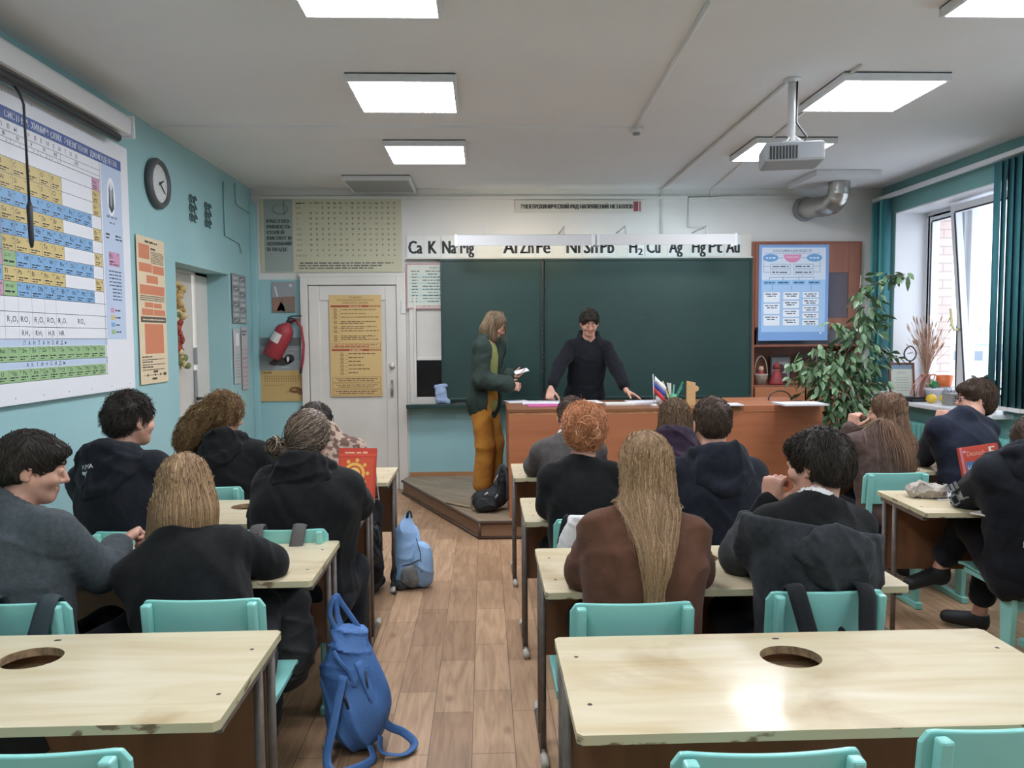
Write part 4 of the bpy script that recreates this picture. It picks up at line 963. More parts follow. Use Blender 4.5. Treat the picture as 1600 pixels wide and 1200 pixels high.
def desk_top():
    """A plank with a round hole cut through and knocked corners."""
    me = bpy.data.meshes.new('tabletop'); bm = bmesh.new(); c = .012
    out = [(-DW / 2 + c, -DD / 2), (DW / 2 - c, -DD / 2), (DW / 2, -DD / 2 + c), (DW / 2, DD / 2 - c), (DW / 2 - c, DD / 2), (-DW / 2 + c, DD / 2), (-DW / 2, DD / 2 - c), (-DW / 2, -DD / 2 + c)]
    hole = [(.078 * math.cos(2 * math.pi * k / 40) - .005, .105 + .070 * math.sin(2 * math.pi * k / 40)) for k in range(40)]
    loops = {}
    for z in (DH, DH - .022):
        es = []
        for L_ in (out, hole):
            vs = [bm.verts.new((x, y, z)) for x, y in L_]; loops[(z, len(L_))] = vs
            es += [bm.edges.new((vs[i], vs[(i + 1) % len(vs)])) for i in range(len(vs))]
        r = bmesh.ops.triangle_fill(bm, edges=es, use_beauty=True)
        for f in r['geom']:
            if isinstance(f, bmesh.types.BMFace): f.material_index = 0 if z == DH else 1; f.normal_update(); 
    for n, mi in ((8, 1), (40, 2)):
        a, b = loops[(DH, n)], loops[(DH - .022, n)]
        for i in range(n): bm.faces.new((a[i], a[(i + 1) % n], b[(i + 1) % n], b[i])).material_index = mi
    bmesh.ops.recalc_face_normals(bm, faces=bm.faces)
    for sx in (-1, 1):                                    # screw heads
        for sy in (-.13, .13):
            vs = [bm.verts.new((sx * (DW / 2 - .045) + .006 * math.cos(k), sy + .006 * math.sin(k), DH + .0006)) for k in np.linspace(0, 2 * math.pi, 8, endpoint=False)]
            bm.faces.new(vs).material_index = 3
    vs = [bm.verts.new((.011 * math.cos(k), .222 + .006 * math.sin(k), DH + .0006)) for k in np.linspace(0, 2 * math.pi, 10, endpoint=False)]; bm.faces.new(vs).material_index = 3
    bm.to_mesh(me); bm.free()
    for m in (TOP, EDGE, HOLEM, mat('dark_screw', '#3c362f', .6)): me.materials.append(m)
    return me
def make_desk():
    t = thing('school_desk', 'x', 'desk', (0, 0, 0), 0, 'two-seat student desks')
    o = bpy.data.objects.new('tabletop', desk_top()); COL.objects.link(o); o.parent = t
    MB().span((-DW / 2 + .035, DD / 2 - .055, .33), (DW / 2 - .035, DD / 2 - .037, DH - .022)).build('front_panel', PANEL, t, bevel=.002)
    MB().span((-DW / 2 + .06, -.02, .672), (DW / 2 - .06, DD / 2 - .056, .682)).build('book_shelf', mat('raw_shelf_board', '#a8906f', .7), t)
    for sx in (-1, 1):
        x = sx * (DW / 2 - .016); y1, y2 = DD / 2 - .07, DD / 2 - .185
        l = MB(); l.tube([(x, y1, .018), (x, y1, DH - .03)], .0125, 10); l.tube([(x, y2, .018), (x, y2, DH - .03)], .0125, 10); l.tube([(x, DD / 2 - .25, .018), (x, DD / 2 + .15, .018)], .0135, 10)
        l.span((x - .010, -DD / 2 + .04, DH - .045), (x + .010, DD / 2 - .04, DH - .023)); lo = l.build('leg_frame', LEGM, t)
        for y in (DD / 2 - .255, DD / 2 + .155): MB().tube([(x, y - .03, .018), (x, y + .03, .018)], .0165, 10).build('foot_cap', CAPM, lo)
    return t
DESKS = [  # centre x, far edge y, rotation, label
    (.795, 2.085, 0, 'empty school desk with a round hole, nearest on the right of the aisle'), (.800, 2.985, 0, 'school desk in front of the girl in the brown hoodie'), (.785, 3.945, 0, 'school desk in front of the girl with pinned ginger hair'), (.775, 5.03, 0, 'school desk nearest the orange teacher desk, in front of the grey sweater'),
    (-1.195, 2.18, 0, 'empty school desk with a round hole, nearest on the left of the aisle'), (-1.21, 3.155, 0, 'school desk in front of the girl with the blonde bob'), (-1.185, 3.995, 0, 'school desk carrying the red book on a wire stand'), (-1.17, 4.95, 0, 'school desk nearest the white front door'),
    (2.70, 3.96, -4, 'school desk by the window with a grey pencil case on it'), (2.74, 5.06, 0, 'school desk by the window in front of the two pupils at the radiator'), (2.76, 2.97, 0, 'school desk cut off by the right edge, behind the black hoodie')]
d0 = make_desk()
for i, (x, yf, rz, lab) in enumerate(DESKS):
    d = d0 if i == 0 else copy_tree(d0)
    a = D2R(rz); d.location = (x + DD / 2 * math.sin(a), yf - DD / 2 * math.cos(a), 0); d.rotation_euler = (0, 0, a); d['label'] = lab

CH = mat('turquoise_chair_paint', '#90d2ca', .32, '#86c7bf', scale=3, bump=.04, bscale=40)
def make_chair():
    t = thing('school_chair', 'x', 'chair', (0, 0, 0), 0, 'turquoise wooden chairs')
    b = MB(); n = 24; vs = []; W_, z0, z1 = .185, .615, .795      # curved backrest, rounded upper corners
    for side in (0, 1):
        for k in range(n + 1):
            u = -1 + 2 * k / n; x = u * W_; cv = .022 * u * u; zt = z1 - .028 * (1 - math.sqrt(1 - min(1, max(0, (abs(u) - .86) / .14)) ** 2))
            for j, z in enumerate((z0, (z0 + zt) / 2, zt)): vs.append((x, -.205 + cv - .0 + (.014 if side else 0) - .10 * (z - .62), z))
    m = (n + 1) * 3; fs = []
    for k in range(n):
        for j in range(2):
            a = k * 3 + j; fs.append((a, a + 3, a + 4, a + 1)); fs.append((m + a, m + a + 1, m + a + 4, m + a + 3))
        a = k * 3 + 2; fs.append((a, a + 3, m + a + 3, m + a)); a = k * 3; fs.append((a, m + a, m + a + 3, a + 3))
    for a in (0, n * 3):
        for j in range(2):
            q_ = (a + j, a + j + 1, m + a + j + 1, m + a + j); fs.append(q_ if a == 0 else q_[::-1])
    b.raw(vs, fs, 0, False); b.build('backrest', CH, t, bevel=.004, seg=2)
    s = MB(); vs = []
    for side in (0, 1):
        for k in range(9):
            y = -.17 + .36 * k / 8; z = .435 - .012 * math.sin(math.pi * k / 8) + (.0 if side else .015) - (.012 if k == 8 else 0)
            for x in (-.185, .185): vs.append((x, y, z))
    fs = []
    for k in range(8):
        a = k * 2; fs.append((a, a + 1, a + 3, a + 2)); fs.append((18 + a, 18 + a + 2, 18 + a + 3, 18 + a + 1)); fs.append((a, a + 2, 18 + a + 2, 18 + a)); fs.append((a + 1, 18 + a + 1, 18 + a + 3, a + 3))
    fs += [(0, 18, 19, 1), (16, 17, 35, 34)]; s.raw(vs, fs, 0, True); s.build('seat', CH, t, bevel=.004)
    for sx in (-1, 1):
        x = sx * .155; l = MB()
        l.raw([Vector((xx, y, z)) for xx in (x - .014, x + .014) for y, z in ((-.242, .79), (-.212, .79), (-.17, .425), (.17, .420), (.17, .392), (-.10, .385), (-.115, .035), (-.175, .035), (-.195, .40))],
              [(8, 7, 6, 5, 4, 3, 2, 1, 0), tuple(range(9, 18))] + [(i, (i + 1) % 9, 9 + (i + 1) % 9, 9 + i) for i in range(9)])
        lo = l.build('side_frame', CH, t, bevel=.006)
        MB().span((x - .02, -.20, 0), (x + .02, .19, .038)).build('foot', CH, t, bevel=.006)
    MB().span((-.141, -.16, .30), (.141, -.14, .35)).build('stretcher', CH, t, bevel=.003)
    return t
CHAIRS = [  # x, y (chair origin; backrest top is 0.22 behind), rot, label
    (.43, 2.40, 0, 'turquoise chair of the girl in the brown hoodie'), (1.04, 2.47, 0, 'turquoise chair hung with two wide black straps, behind the grey hoodie'), (.475, 3.44, 0, 'turquoise chair hung with a white jacket'), (.995, 3.44, 0, 'turquoise chair of the boy in the navy hoodie'),
    (.51, 4.53, 0, 'turquoise chair behind the boy in the grey sweater'), (1.05, 4.50, 0, 'turquoise chair of the girl in the purple hoodie'),
    (-1.43, 2.50, 0, 'turquoise chair of the boy in the grey fleece, with a dark strap over it'), (-.855, 2.50, 0, 'turquoise chair behind the girl with the blonde bob'), (-1.42, 3.35, 0, 'turquoise chair of the boy in the black hoodie with a white mark'), (-.834, 3.34, 0, 'turquoise chair hung with two grey straps'),
    (-1.47, 4.28, 0, 'turquoise chair of the girl with the curly ponytail'), (-.86, 4.30, 0, 'turquoise chair in front of the white door, under the patterned jacket'),
    (2.32, 4.42, 0, 'turquoise chair of the girl with long brown hair by the radiator'), (2.95, 4.50, 0, 'turquoise chair of the boy with glasses by the window'), (2.55, 3.52, 0, 'turquoise chair of the pupil holding the textbook at the right edge'),
    (-.87, 1.65, 0, 'empty turquoise chair at the bottom left corner'), (.53, 1.585, 0, 'empty turquoise chair at the bottom edge, under the near right desk'), (1.03, 1.65, 3, 'empty turquoise chair at the bottom right corner')]
c0 = make_chair(); CHAIR = []
for i, (x, y, rz, lab) in enumerate(CHAIRS):
    c = c0 if i == 0 else copy_tree(c0); c.location = (x, y, 0); c.rotation_euler = (0, 0, D2R(rz)); c['label'] = lab; CHAIR.append(c)
# ------------------------------------------------------------------ people
def rot_head(yaw, pitch=0, roll=0):
    """yaw: turn to the person's left; pitch: look up; roll: tilt to the right shoulder (degrees)."""
    return np.array((Matrix.Rotation(D2R(yaw), 3, 'Z') @ Matrix.Rotation(D2R(pitch), 3, 'X') @ Matrix.Rotation(D2R(roll), 3, 'Y')))
SKIN = mat('skin', '#c99b86', .5, '#bd8b76', scale=22, bump=.03, bscale=140)
LIP = mat('lips', '#b06d66', .45); EYEW = mat('eye_white', '#dcd8d4', .25); IRIS = mat('iris', '#3f3428', .2)
def hair_mat(name, c0, c1, c2):
    m = bpy.data.materials.new(name); m.use_nodes = True; nt = m.node_tree; b = nt.nodes['Principled BSDF']
    a = nt.nodes.new('ShaderNodeAttribute'); a.attribute_name = 'tint'; r = nt.nodes.new('ShaderNodeValToRGB'); cr = r.color_ramp
    cr.elements.new(.5)
    for e, (p, c) in zip(cr.elements, ((.05, c0), (.55, c1), (.95, c2))): e.position = p; e.color = lin(c)
    nt.links.new(a.outputs['Fac'], r.inputs[0]); nt.links.new(r.outputs[0], b.inputs['Base Color'])
    b.inputs['Roughness'].default_value = .55; b.inputs['Specular IOR Level'].default_value = .3
    return m
def cloth(name, c, c2=None, sc=30, **k): return mat(name, c, .92, c2 or c, scale=sc, bump=.25, bscale=170, spec=.15, sheen=.06, **k)

def hand_prims(w, d, n, side, curl=.35, spread=1.0, thumb=.5, s=1.0):
    """w wrist, d finger direction, n palm normal, side +1 right / -1 left. Returns palm and finger prims."""
    d = unit(d); n = unit(np.asarray(n, float) - d * np.dot(n, d)); t = np.cross(d, n) * side     # t: towards the thumb
    out = []; L = lambda a, b, c: w + (d * a + t * b + n * c) * s
    for b in (.030, .011, -.009, -.027): out.append((cap(L(.012, b * .55, 0), L(.088 - abs(b) * .12, b, 0), .0135 * s, .0115 * s), .012))
    out.append((cap(L(.01, .022, .006), L(.052, .030, .008), .016 * s, .013 * s), .012)); out.append((cap(L(.02, -.02, .006), L(.06, -.026, .006), .014 * s), .012))
    for b, ln, c_ in ((.030, .072, .9), (.011, .080, 1.0), (-.009, .074, 1.08), (-.027, .058, 1.2)):
        p = L(.088 - abs(b) * .12, b, 0); a = 0.15 * curl; dirn = d + t * (b * 2.2 * spread)
        for k, (f, r) in enumerate(((.46, .0092), (.31, .0083), (.23, .0074))):
            a += curl * c_ * (1.05, 1.25, .8)[k]; dd = unit(unit(dirn) * math.cos(a) + n * math.sin(a)); q = p + dd * ln * f * s
            out.append((cap(p, q, r * s, r * .93 * s), .0035)); p = q
    p = L(.028, .034, .008)
    for k, (f, r) in enumerate(((.034, .0115), (.030, .0098), (.022, .0086))):
        dd = unit(d * (.62 + .2 * k) + t * (.75 - .45 * k * thumb) + n * (.25 + .45 * thumb + .2 * k * thumb)); q = p + dd * f * s; out.append((cap(p, q, r * s, r * .92 * s), .006)); p = q
    return out

def head_prims(c, R, s=1.0, lid=0.0):
    H = lambda *p: c + R @ (np.array(p, float) * s)
    E = lambda p, r: ell(H(*p), np.array(r) * s, R)
    C = lambda a, b, r1, r2=None: cap(H(*a), H(*b), r1 * s, (r1 if r2 is None else r2) * s)
    add = [(E((0, -.014, .030), (.073, .091, .082)), .01), (E((0, .026, -.035), (.056, .058, .076)), .03), (C((0, .060, -.090), (0, .064, -.088), .021), .03),
           (C((-.050, .0, -.045), (-.018, .058, -.088), .020, .017), .02), (C((.050, .0, -.045), (.018, .058, -.088), .020, .017), .02),
           (C((-.036, .062, -.028), (-.04, .04, -.03), .022), .02), (C((.036, .062, -.028), (.04, .04, -.03), .022), .02),
           (C((-.032, .074, .026), (.032, .074, .026), .011), .014), (C((0, .082, .008), (0, .102, -.026), .0085, .0115), .010), (C((-.011, .090, -.032), (.011, .090, -.032), .0085), .008)]
    sub = [(E((-.031, .092, .006), (.016, .014, .011)), .010), (E((.031, .092, .006), (.016, .014, .011)), .010)]
    post = [(C((-.018, .083, -.056), (.018, .083, -.056), .0055), .005), (C((-.014, .083, -.066), (.014, .083, -.066), .0065), .005)]
    for sx in (-1, 1):
        post += [(ell(H(sx * .078, -.010, -.008), np.array((.0075, .017, .030)) * s, R @ np.array(Euler((D2R(-12), 0, D2R(18) * sx)).to_matrix())), .005), (C((sx * .072, -.002, -.03), (sx * .079, -.004, -.032), .007), .004),
                 (E((sx * .031, .0765, .0105 - lid * .004), (.0148, .0155, .0085 + lid * .004)), .003), (E((sx * .031, .0755, -.003), (.0135, .0125, .0055)), .003)]
    return add, sub, post

def hair_style(F, style, c, R, s, extra):
    """Fill a field with the hair volume; returns nothing. Local axes: x right, y forward, z up."""
    H = lambda *p: c + R @ (np.array(p, float) * s)
    E = lambda p, r: ell(H(*p), np.array(r) * s, R)
    up, fw = R[:, 2], R[:, 1]
    F.add(E((0, -.016, .036), (.084, .102, .088)), 0)
    if style == 'short':
        F.add(E((0, -.052, -.005), (.074, .062, .070)), .02)
        F.keep(R @ unit((0, -.55, 1)), H(0, 0, -.030)); F.sub(E((0, .095, -.025), (.060, .050, .088)), .012)
    elif style == 'mop':
        F.add(E((0, -.035, .0), (.088, .085, .085)), .02); F.add(E((0, .055, .060), (.066, .045, .032)), .02)
        F.keep(R @ unit((0, -.40, 1)), H(0, 0, -.036)); F.sub(E((0, .104, -.022), (.064, .062, .080)), .012)
        for sx in (-1, 1): F.sub(E((sx * .088, .012, -.034), (.030, .036, .036)), .012)
    elif style == 'bob':
        F.add(E((0, -.020, -.02), (.092, .092, .10)), .03); F.add(E((0, -.030, -.075), (.100, .086, .085)), .04); F.sub(E((0, .10, -.05), (.064, .078, .13)), .012)
    elif style == 'long':
        F.add(E((0, -.028, -.03), (.088, .085, .11)), .03); F.sub(E((0, .10, -.045), (.058, .07, .12)), .012)
    elif style == 'tied':
        F.add(E((0, -.020, .030), (.092, .106, .094)), 0); F.add(E((0, -.036, -.005), (.088, .090, .090)), .02); F.keep(R @ unit((0, -.5, 1)), H(0, 0, -.055)); F.sub(E((0, .095, -.03), (.060, .052, .092)), .012)
    for p, k in extra: F.add(p, k)

def person(name, sp):
    g = sp.get; seat = g('seat', True)
    pel, nb, hc = V3(sp['pel']), V3(sp['nb']), V3(sp['hc']); face = g('face', 0); bw = g('bw', 1.0); s = g('hs', 1.0)
    R = rot_head(*sp['look']); fr = V3(-math.sin(D2R(face)), math.cos(D2R(face)), 0); rt = V3(fr[1], -fr[0], 0)
    u = unit(nb - pel); rt = unit(rt - u * rt.dot(u)); fw = np.cross(u, rt); T = np.stack([rt, fw, u], 1); L = np.linalg.norm(nb - pel); sw = g('sw', .165)
    tl = g('tilt', 0.0)
    sh = [nb + rt * sx * sw - u * (.055 - sx * tl) + fw * g('round', .02) for sx in (-1, 1)]
    el = [V3(g('elL', nb + [-.24, .1, -.2])), V3(g('elR', nb + [.24, .1, -.2]))]; wr = [V3(g('wrL', el[0] + [.1, .25, -.02])), V3(g('wrR', el[1] + [-.1, .25, -.02]))]
    hip = [pel + rt * sx * .085 * bw - u * .03 for sx in (-1, 1)]
    kn = [V3(g('knL', pel + fr * .40 + rt * -.11 + [0, 0, .03])), V3(g('knR', pel + fr * .40 + rt * .11 + [0, 0, .03]))]
    an = [V3(g('anL', (kn[0] + fr * .02) * [1, 1, 0] + [0, 0, .10])), V3(g('anR', (kn[1] + fr * .02) * [1, 1, 0] + [0, 0, .10]))]
    toe = [V3(g('toL', an[0] + fr * .15 - [0, 0, .055])), V3(g('toR', an[1] + fr * .15 - [0, 0, .055]))]
    base = V3(pel[0], pel[1], g('ground', 0.0))
    # --- shared prims
    torso = [(ell(pel + u * .02, V3(.155 * bw, .115 * bw, .11), T), .04), (ell(pel + u * L * .36, V3(.142 * bw, .104 * bw, .17), T), .05), (ell(pel + u * L * .68, V3(.152 * bw, .106 * bw, .17), T), .05)]
    torso += [(cap(sh[0] - fw * .01, sh[1] - fw * .01, .046), .04)] + [(cap(nb + u * .012 - fw * .008, sh[i] - u * .002, .044, .040), .03) for i in (0, 1)]
    arms = [[(cap(sh[i], el[i], .044, .037), .03), (cap(el[i], wr[i], .036, .026), .015)] for i in (0, 1)]
    legs = [[(cap(hip[i], kn[i], .082 * bw, .060), .04), (cap(kn[i], an[i], .056, .036), .03)] for i in (0, 1)]
    feet = [[(cap(an[i] + [0, 0, -.035], toe[i], .036, .028), .02), (cap(an[i], an[i] + [0, 0, -.05], .036, .036), .02)] for i in (0, 1)]
    neck = [(cap(nb - u * .03, hc + R @ V3(0, -.022, -.05), .056, .052), .03)]
    ha, hsub, hpost = head_prims(hc, R, s, g('lid', 0.0))
    hd = [V3(g('hdL', wr[0] - el[0])), V3(g('hdR', wr[1] - el[1]))]; hn = [V3(g('hnL', [.2, 0, -1])), V3(g('hnR', [-.2, 0, -1]))]; cu = [g('cuL', .35), g('cuR', .35)]
    hands = [hand_prims(wr[i], hd[i], hn[i], (-1, 1)[i], cu[i], g('spread', 1.0), g('th', .5), .97) for i in (0, 1)]
    allp = torso + arms[0] + arms[1] + legs[0] + legs[1] + feet[0] + feet[1] + neck + ha + hands[0] + hands[1]
    lo = np.min([pbox(p)[0] for p, _ in allp], 0) - .03; hi = np.max([pbox(p)[1] for p, _ in allp], 0) + .03
    hf = g('hf', .0052); fines = [(hc - .135 * s, hc + .135 * s)] + [(wr[i] + unit(hd[i]) * .09 - .115, wr[i] + unit(hd[i]) * .09 + .115) for i in (0, 1) if g('fine', (1, 1))[i]]
    F = Field(lo, hi, .015, fines, hf)
    for p, k in torso + arms[0] + arms[1] + legs[0] + legs[1] + feet[0] + feet[1]: F.add(infl(p, -.004), k)
    for p, k in ha: F.add(p, k * s)
    for p, k in hsub: F.sub(p, k)
    for p, k in hpost: F.add(p, k)
    F.sub(cap(hc + R @ V3(-.016, .0925, -.061) * s, hc + R @ V3(.016, .0925, -.061) * s, .0015), .003)
    for p, k in neck: F.add(p, k)
    for i in (0, 1):
        for p, k in hands[i]: F.add(p, k)
    V, Q = F.mesh(); q = ((V - hc) @ R) / s
    fc = q[Q].mean(1); lips = (np.abs(fc[:, 0]) < .019) & (fc[:, 2] > -.0735) & (fc[:, 2] < -.0495) & (fc[:, 1] > .074)
    body = npmesh('person', V - base, Q, [SKIN, LIP], loc=base, midx=lips.astype(int))
    tag(body, sp['label'], 'person', sp['group']); body.name = 'person'
    # --- clothes
    def wear(nm, prims, t, m, k0=.0, sub=(), keep=(), folds=.006, seed=1, h=.011, freq=22.):
        lo = np.min([pbox(p)[0] for p, _ in prims], 0) - .06 - t; hi = np.max([pbox(p)[1] for p, _ in prims], 0) + .06 + t
        f = Field(lo, hi, h)
        for p, k in prims: f.add(infl(p, t), k + k0)
        if folds: f.folds(folds, seed, freq)
        for p, k in sub: f.sub(p, k)
        for n, pt in keep: f.keep(n, pt)
        V, Q = f.mesh(); return npmesh(nm, V - base, Q, m, parent=body), f
    t = g('loose', .020); top = sp['top']; seed = g('seed', 1)
    sl = g('sleeve', .97); ap = []
    for i in (0, 1):
        if sl >= .6: ap += [(cap(sh[i], el[i], .045, .041), .025), (cap(el[i], el[i] + (wr[i] - el[i]) * sl, .041, .031), .015)]
        else: ap += [(cap(sh[i], sh[i] + (el[i] - sh[i]) * sl * 1.6, .050, .054), .03)]
    tp = [(p, k) for p, k in torso] + ap + list(g('toppads', []))
    if not seat: tp.append((ell(pel - u * .05, V3(.155 * bw, .125 * bw, .12), T), .05))
    hole = [(cap(nb + u * .025 + fw * .01, hc + R @ V3(0, 0, -.05), .058, .066), .012)]
    keep = [(u, pel - u * (.03 if seat else g('hem', .10)))]
    if g('collar'): tp += [(cap(nb + u * .02 - fw * .01, nb + u * .045, .058, .056), .02)]
    shirt, fs = wear(g('topname', 'sweater'), tp, t, top, sub=hole, keep=keep, folds=g('folds', .006), seed=seed)
    if g('hood'):
        k_ = g('hood'); hp_ = []
        ring = [nb + rt * .095 * k_ * math.sin(a_) - fw * (.075 * k_ * math.cos(a_) + .012) + u * (.030 + .030 * math.cos(a_)) for a_ in np.linspace(-2.3, 2.3, 11)]
        for a_, b_ in zip(ring[:-1], ring[1:]): hp_.append((cap(a_, b_, .022), .012))
        low = [nb + rt * .105 * k_ * math.sin(a_) - fw * (.105 * k_ * math.cos(a_) + .015) + u * (-.010 - .10 * k_ * max(0, math.cos(a_)) ** 1.5) for a_ in np.linspace(-1.75, 1.75, 11)]
        for a_, b_ in zip(low[:-1], low[1:]): hp_.append((cap(a_, b_, .024), .03))
        hp_ += [(ell(nb - fw * .085 * k_ - u * .02, V3(.098, .040, .075) * k_, T), .035)]
        hd_, _ = wear('hood', hp_, .006, g('hoodmat', top), sub=[(cap(nb + u * .05 + fw * .02, nb + u * .16 + fw * .03, .066), .015)], folds=.010, seed=seed + 40, h=.008, freq=26)
    if g('undershirt'):
        wear('shirt_collar', [(cap(nb - u * .02, nb + u * .032, .064, .058), .01)], .006, g('undershirt'), sub=[(cap(nb + u * .01, hc, .060), .004)], folds=0, h=.006)
    if g('over'):
        ov = sp['over']; zt = ov.get('top', None)
        op = [(p, k) for p, k in torso] + ([] if seat else [(ell(pel - u * .05, V3(.150 * bw, .120 * bw, .12), T), .05)])
        for i in (0, 1): op += [(cap(sh[i], el[i], .046, .044), .03), (cap(el[i], el[i] + (wr[i] - el[i]) * .96, .044, .036), .02)]
        op += ov.get('pads', [])
        kp = [(u, pel - u * ov.get('hem', .02))]
        if zt is not None: kp.append((-(u + rt * ov.get('slant', 0)), nb - u * zt))
        sb = list(hole)
        if ov.get('open'): sb += [(cap(nb + fw * .10 + u * .05 + rt * ov['open'] * .03, pel + fw * .16 - u * .2 + rt * ov['open'] * .03, .075, .095), .01)]
        wear(ov['name'], op, ov.get('t', .034), ov['mat'], sub=sb, keep=kp, folds=ov.get('folds', .010), seed=seed + 21)
        if ov.get('drape'):
            rim = [nb + rt * sw * 1.02 * math.sin(a_) - fw * (.135 * math.cos(a_) * ov.get('fl', 1) + .02) - u * (zt + .01 - rt[2] + ov.get('slant', 0) * -.1 * math.sin(a_)) for a_ in np.linspace(-1.35, 1.35, 9)]
            rp = [(cap(a_, b_, .020), .01) for a_, b_ in zip(rim[:-1], rim[1:])] + [(ell(nb - fw * .145 - u * (zt + .09), V3(.115, .028, .10), T), .03)]
            wear('hood', rp, .004, ov['mat'], folds=.008, seed=seed + 44, h=.008, freq=26)
    lg = [(torso[0][0], .04)] + [(p, k) for i in (0, 1) for p, k in legs[i]]
    if not seat:
        for i in (0, 1): lg[1 + 2 * i] = (cap(hip[i], kn[i], .082 * bw, .064), .03)
    for i in (0, 1): lg[1 + 2 * i + 1] = (cap(kn[i], an[i] + (kn[i] - an[i]) * g('crop', .05), .064 if not seat else .058, g('cuff', .050)), .03)
    wear('trousers', lg, g('legloose', .014), g('pants', PANTS), folds=g('legfolds', .006), seed=seed + 3, h=.013)
    for i in (0, 1):
        f = Field(np.minimum(an[i], toe[i]) - .08, np.maximum(an[i], toe[i]) + .09, .008)
        for p, k in feet[i]: f.add(infl(p, .008), k)
        d = unit((toe[i] - an[i]) * [1, 1, .0]); sole = toe[i][2] - .030
        if toe[i][2] < .25 + base[2]: f.keep((0, 0, 1), (0, 0, max(sole, base[2] + .002)))
        f.keep((0, 0, -1), (0, 0, an[i][2] + g('boot', .03)))
        V, Q = f.mesh(); so = npmesh('shoe', V - base, Q, g('shoes', SHOES), parent=body)
        if g('shoetag') and i == 0: so['label'] = g('shoetag')
    # --- hair
    lp0 = g('strands', {}); st, hm = sp['hair'], sp['hairmat']; ex = list(g('hairx', []))
    allh = [ell(hc, V3(.12, .12, .13) * s)] + [p for p, _ in ex]
    lo = np.min([pbox(p)[0] for p in allh], 0) - .03; hi = np.max([pbox(p)[1] for p in allh], 0) + .03
    f = Field(lo, hi, .0070); hair_style(f, st, hc, R, s, ex); f.folds(lp0.get('clump', .006), sp.get('seed', 1) + 70, lp0.get('cfreq', 60.), 5, .25)
    hp = [p for p, _ in ha[:6]]
    V, Q = f.mesh()
    rs = np.random.default_rng(seed + 50)
    loc = ((V - hc) @ R) / s
    lp = g('strands', {}); n, ln, m_, rad, lift, nz = lp.get('n', 1100), lp.get('len', .045), lp.get('m', 7), lp.get('r', .0016), lp.get('lift', .008), lp.get('noise', .25)
    zmin = lp.get('zmin', -.2)
    wgt = np.where((loc[:, 2] > zmin) & (loc[:, 1] < lp.get('ymax', .2)), 1.0, 0.0) * np.where(loc[:, 1] > .085, .3, 1.0); wgt /= wgt.sum()
    seeds = V[rs.choice(len(V), n, p=wgt)] + rs.normal(size=(n, 3)) * .003
    # collider: hair volume and the garment below it
    cf = Field(np.minimum(lo, np.array([hc[0] - .3, hc[1] - .3, nb[2] - lp.get('fall', .05)])), np.maximum(hi, hc + .16), .010)
    hair_style(cf, st, hc, R, s, ex)
    if lp.get('slide'):
        for p, k in tp: cf.add(infl(p, t + .013), .03)
    ft = lp.get('flow', 'down'); tie = lp.get('tie')
    def flow(P):
        if ft == 'short':
            l = ((P - hc) @ R); a = np.stack([l[:, 0] * 5, .55 + 0 * l[:, 1] + np.where(l[:, 2] < .03, -1.0, 0), np.where(l[:, 2] > .07, -.05, -1.2)], 1); return a @ R.T
        if ft == 'mop':
            l = ((P - hc) @ R); a = np.stack([l[:, 0] * 9 + lp.get('part', 0), np.where(l[:, 1] > -.03, .8, -.4), np.where(l[:, 2] > .09, 0, -1.0)], 1); return a @ R.T
        if ft == 'tie':
            d = hc + R @ (V3(tie) * s) - P; return d / (np.linalg.norm(d, axis=1, keepdims=True) + .01)
        a = np.zeros_like(P); a[:, 2] = -1
        if lp.get('gather'): a += ((nb - P) @ rt)[:, None] * rt * np.where(P[:, 2] < nb[2] + lp.get('gz', .05), lp['gather'], 0)[:, None]
        back = -R[:, 1] * lp.get('back', .12); return a + back
    paths, RR, tint = grow(cf, seeds, flow, ln, m_, rad, lift, nz, seed + 9, lp.get('curl', 0), lp.get('free', .012))
    if lp.get('zcut'):
        zc = lp['zcut'] + rs.normal(size=n) * lp.get('rag', .012); paths[:, :, 2] = np.maximum(paths[:, :, 2], zc[:, None])
    if st in ('short', 'mop', 'tied') and not lp.get('curl'):
        far = np.max([cf.sample(paths[:, i])[0] for i in range(2, m_)], 0) > .035
        paths, RR = paths[~far], RR[~far]; n = len(paths)
    if lp.get('maxw'):
        wx = np.abs((paths - nb) @ rt); bad = ((wx > lp['maxw'] + .35 * np.clip(paths[:, :, 2] - nb[2], -.15, 1)) & (paths[:, :, 2] < nb[2] + .04)).any(1)
        paths, RR = paths[~bad], RR[~bad]; n = len(paths)
    tint = np.clip(rs.beta(2.2, 2.2, n) if not lp.get('streak') else np.where(rs.random(n) < lp['streak'], rs.uniform(.75, 1, n), rs.uniform(.05, .5, n)), 0, 1)
    SV, SF, ST = strand_mesh(paths, RR, tint)
    if lp.get('bun'):                                  # coils of a bun: tilted loops of hair
        nb_ = lp.get('bn', 170); cs = np.array([hc + R @ (V3(o_[:3]) * s) for o_ in lp['bun']]); rr_ = np.array([o_[3] for o_ in lp['bun']]); w_ = rs.integers(0, len(cs), nb_)
        th = np.linspace(0, rs.uniform(4.5, 6.0), 16); axn = rs.normal(size=(nb_, 3)) * .7 - R[:, 1] * .9; axn /= np.linalg.norm(axn, axis=1, keepdims=True)
        e1 = np.cross(axn, [.2, .3, .93]); e1 /= np.linalg.norm(e1, axis=1, keepdims=True); e2 = np.cross(axn, e1); rad_ = rr_[w_] * rs.uniform(.35, 1.0, nb_); ph_ = rs.uniform(0, 6.28, nb_)
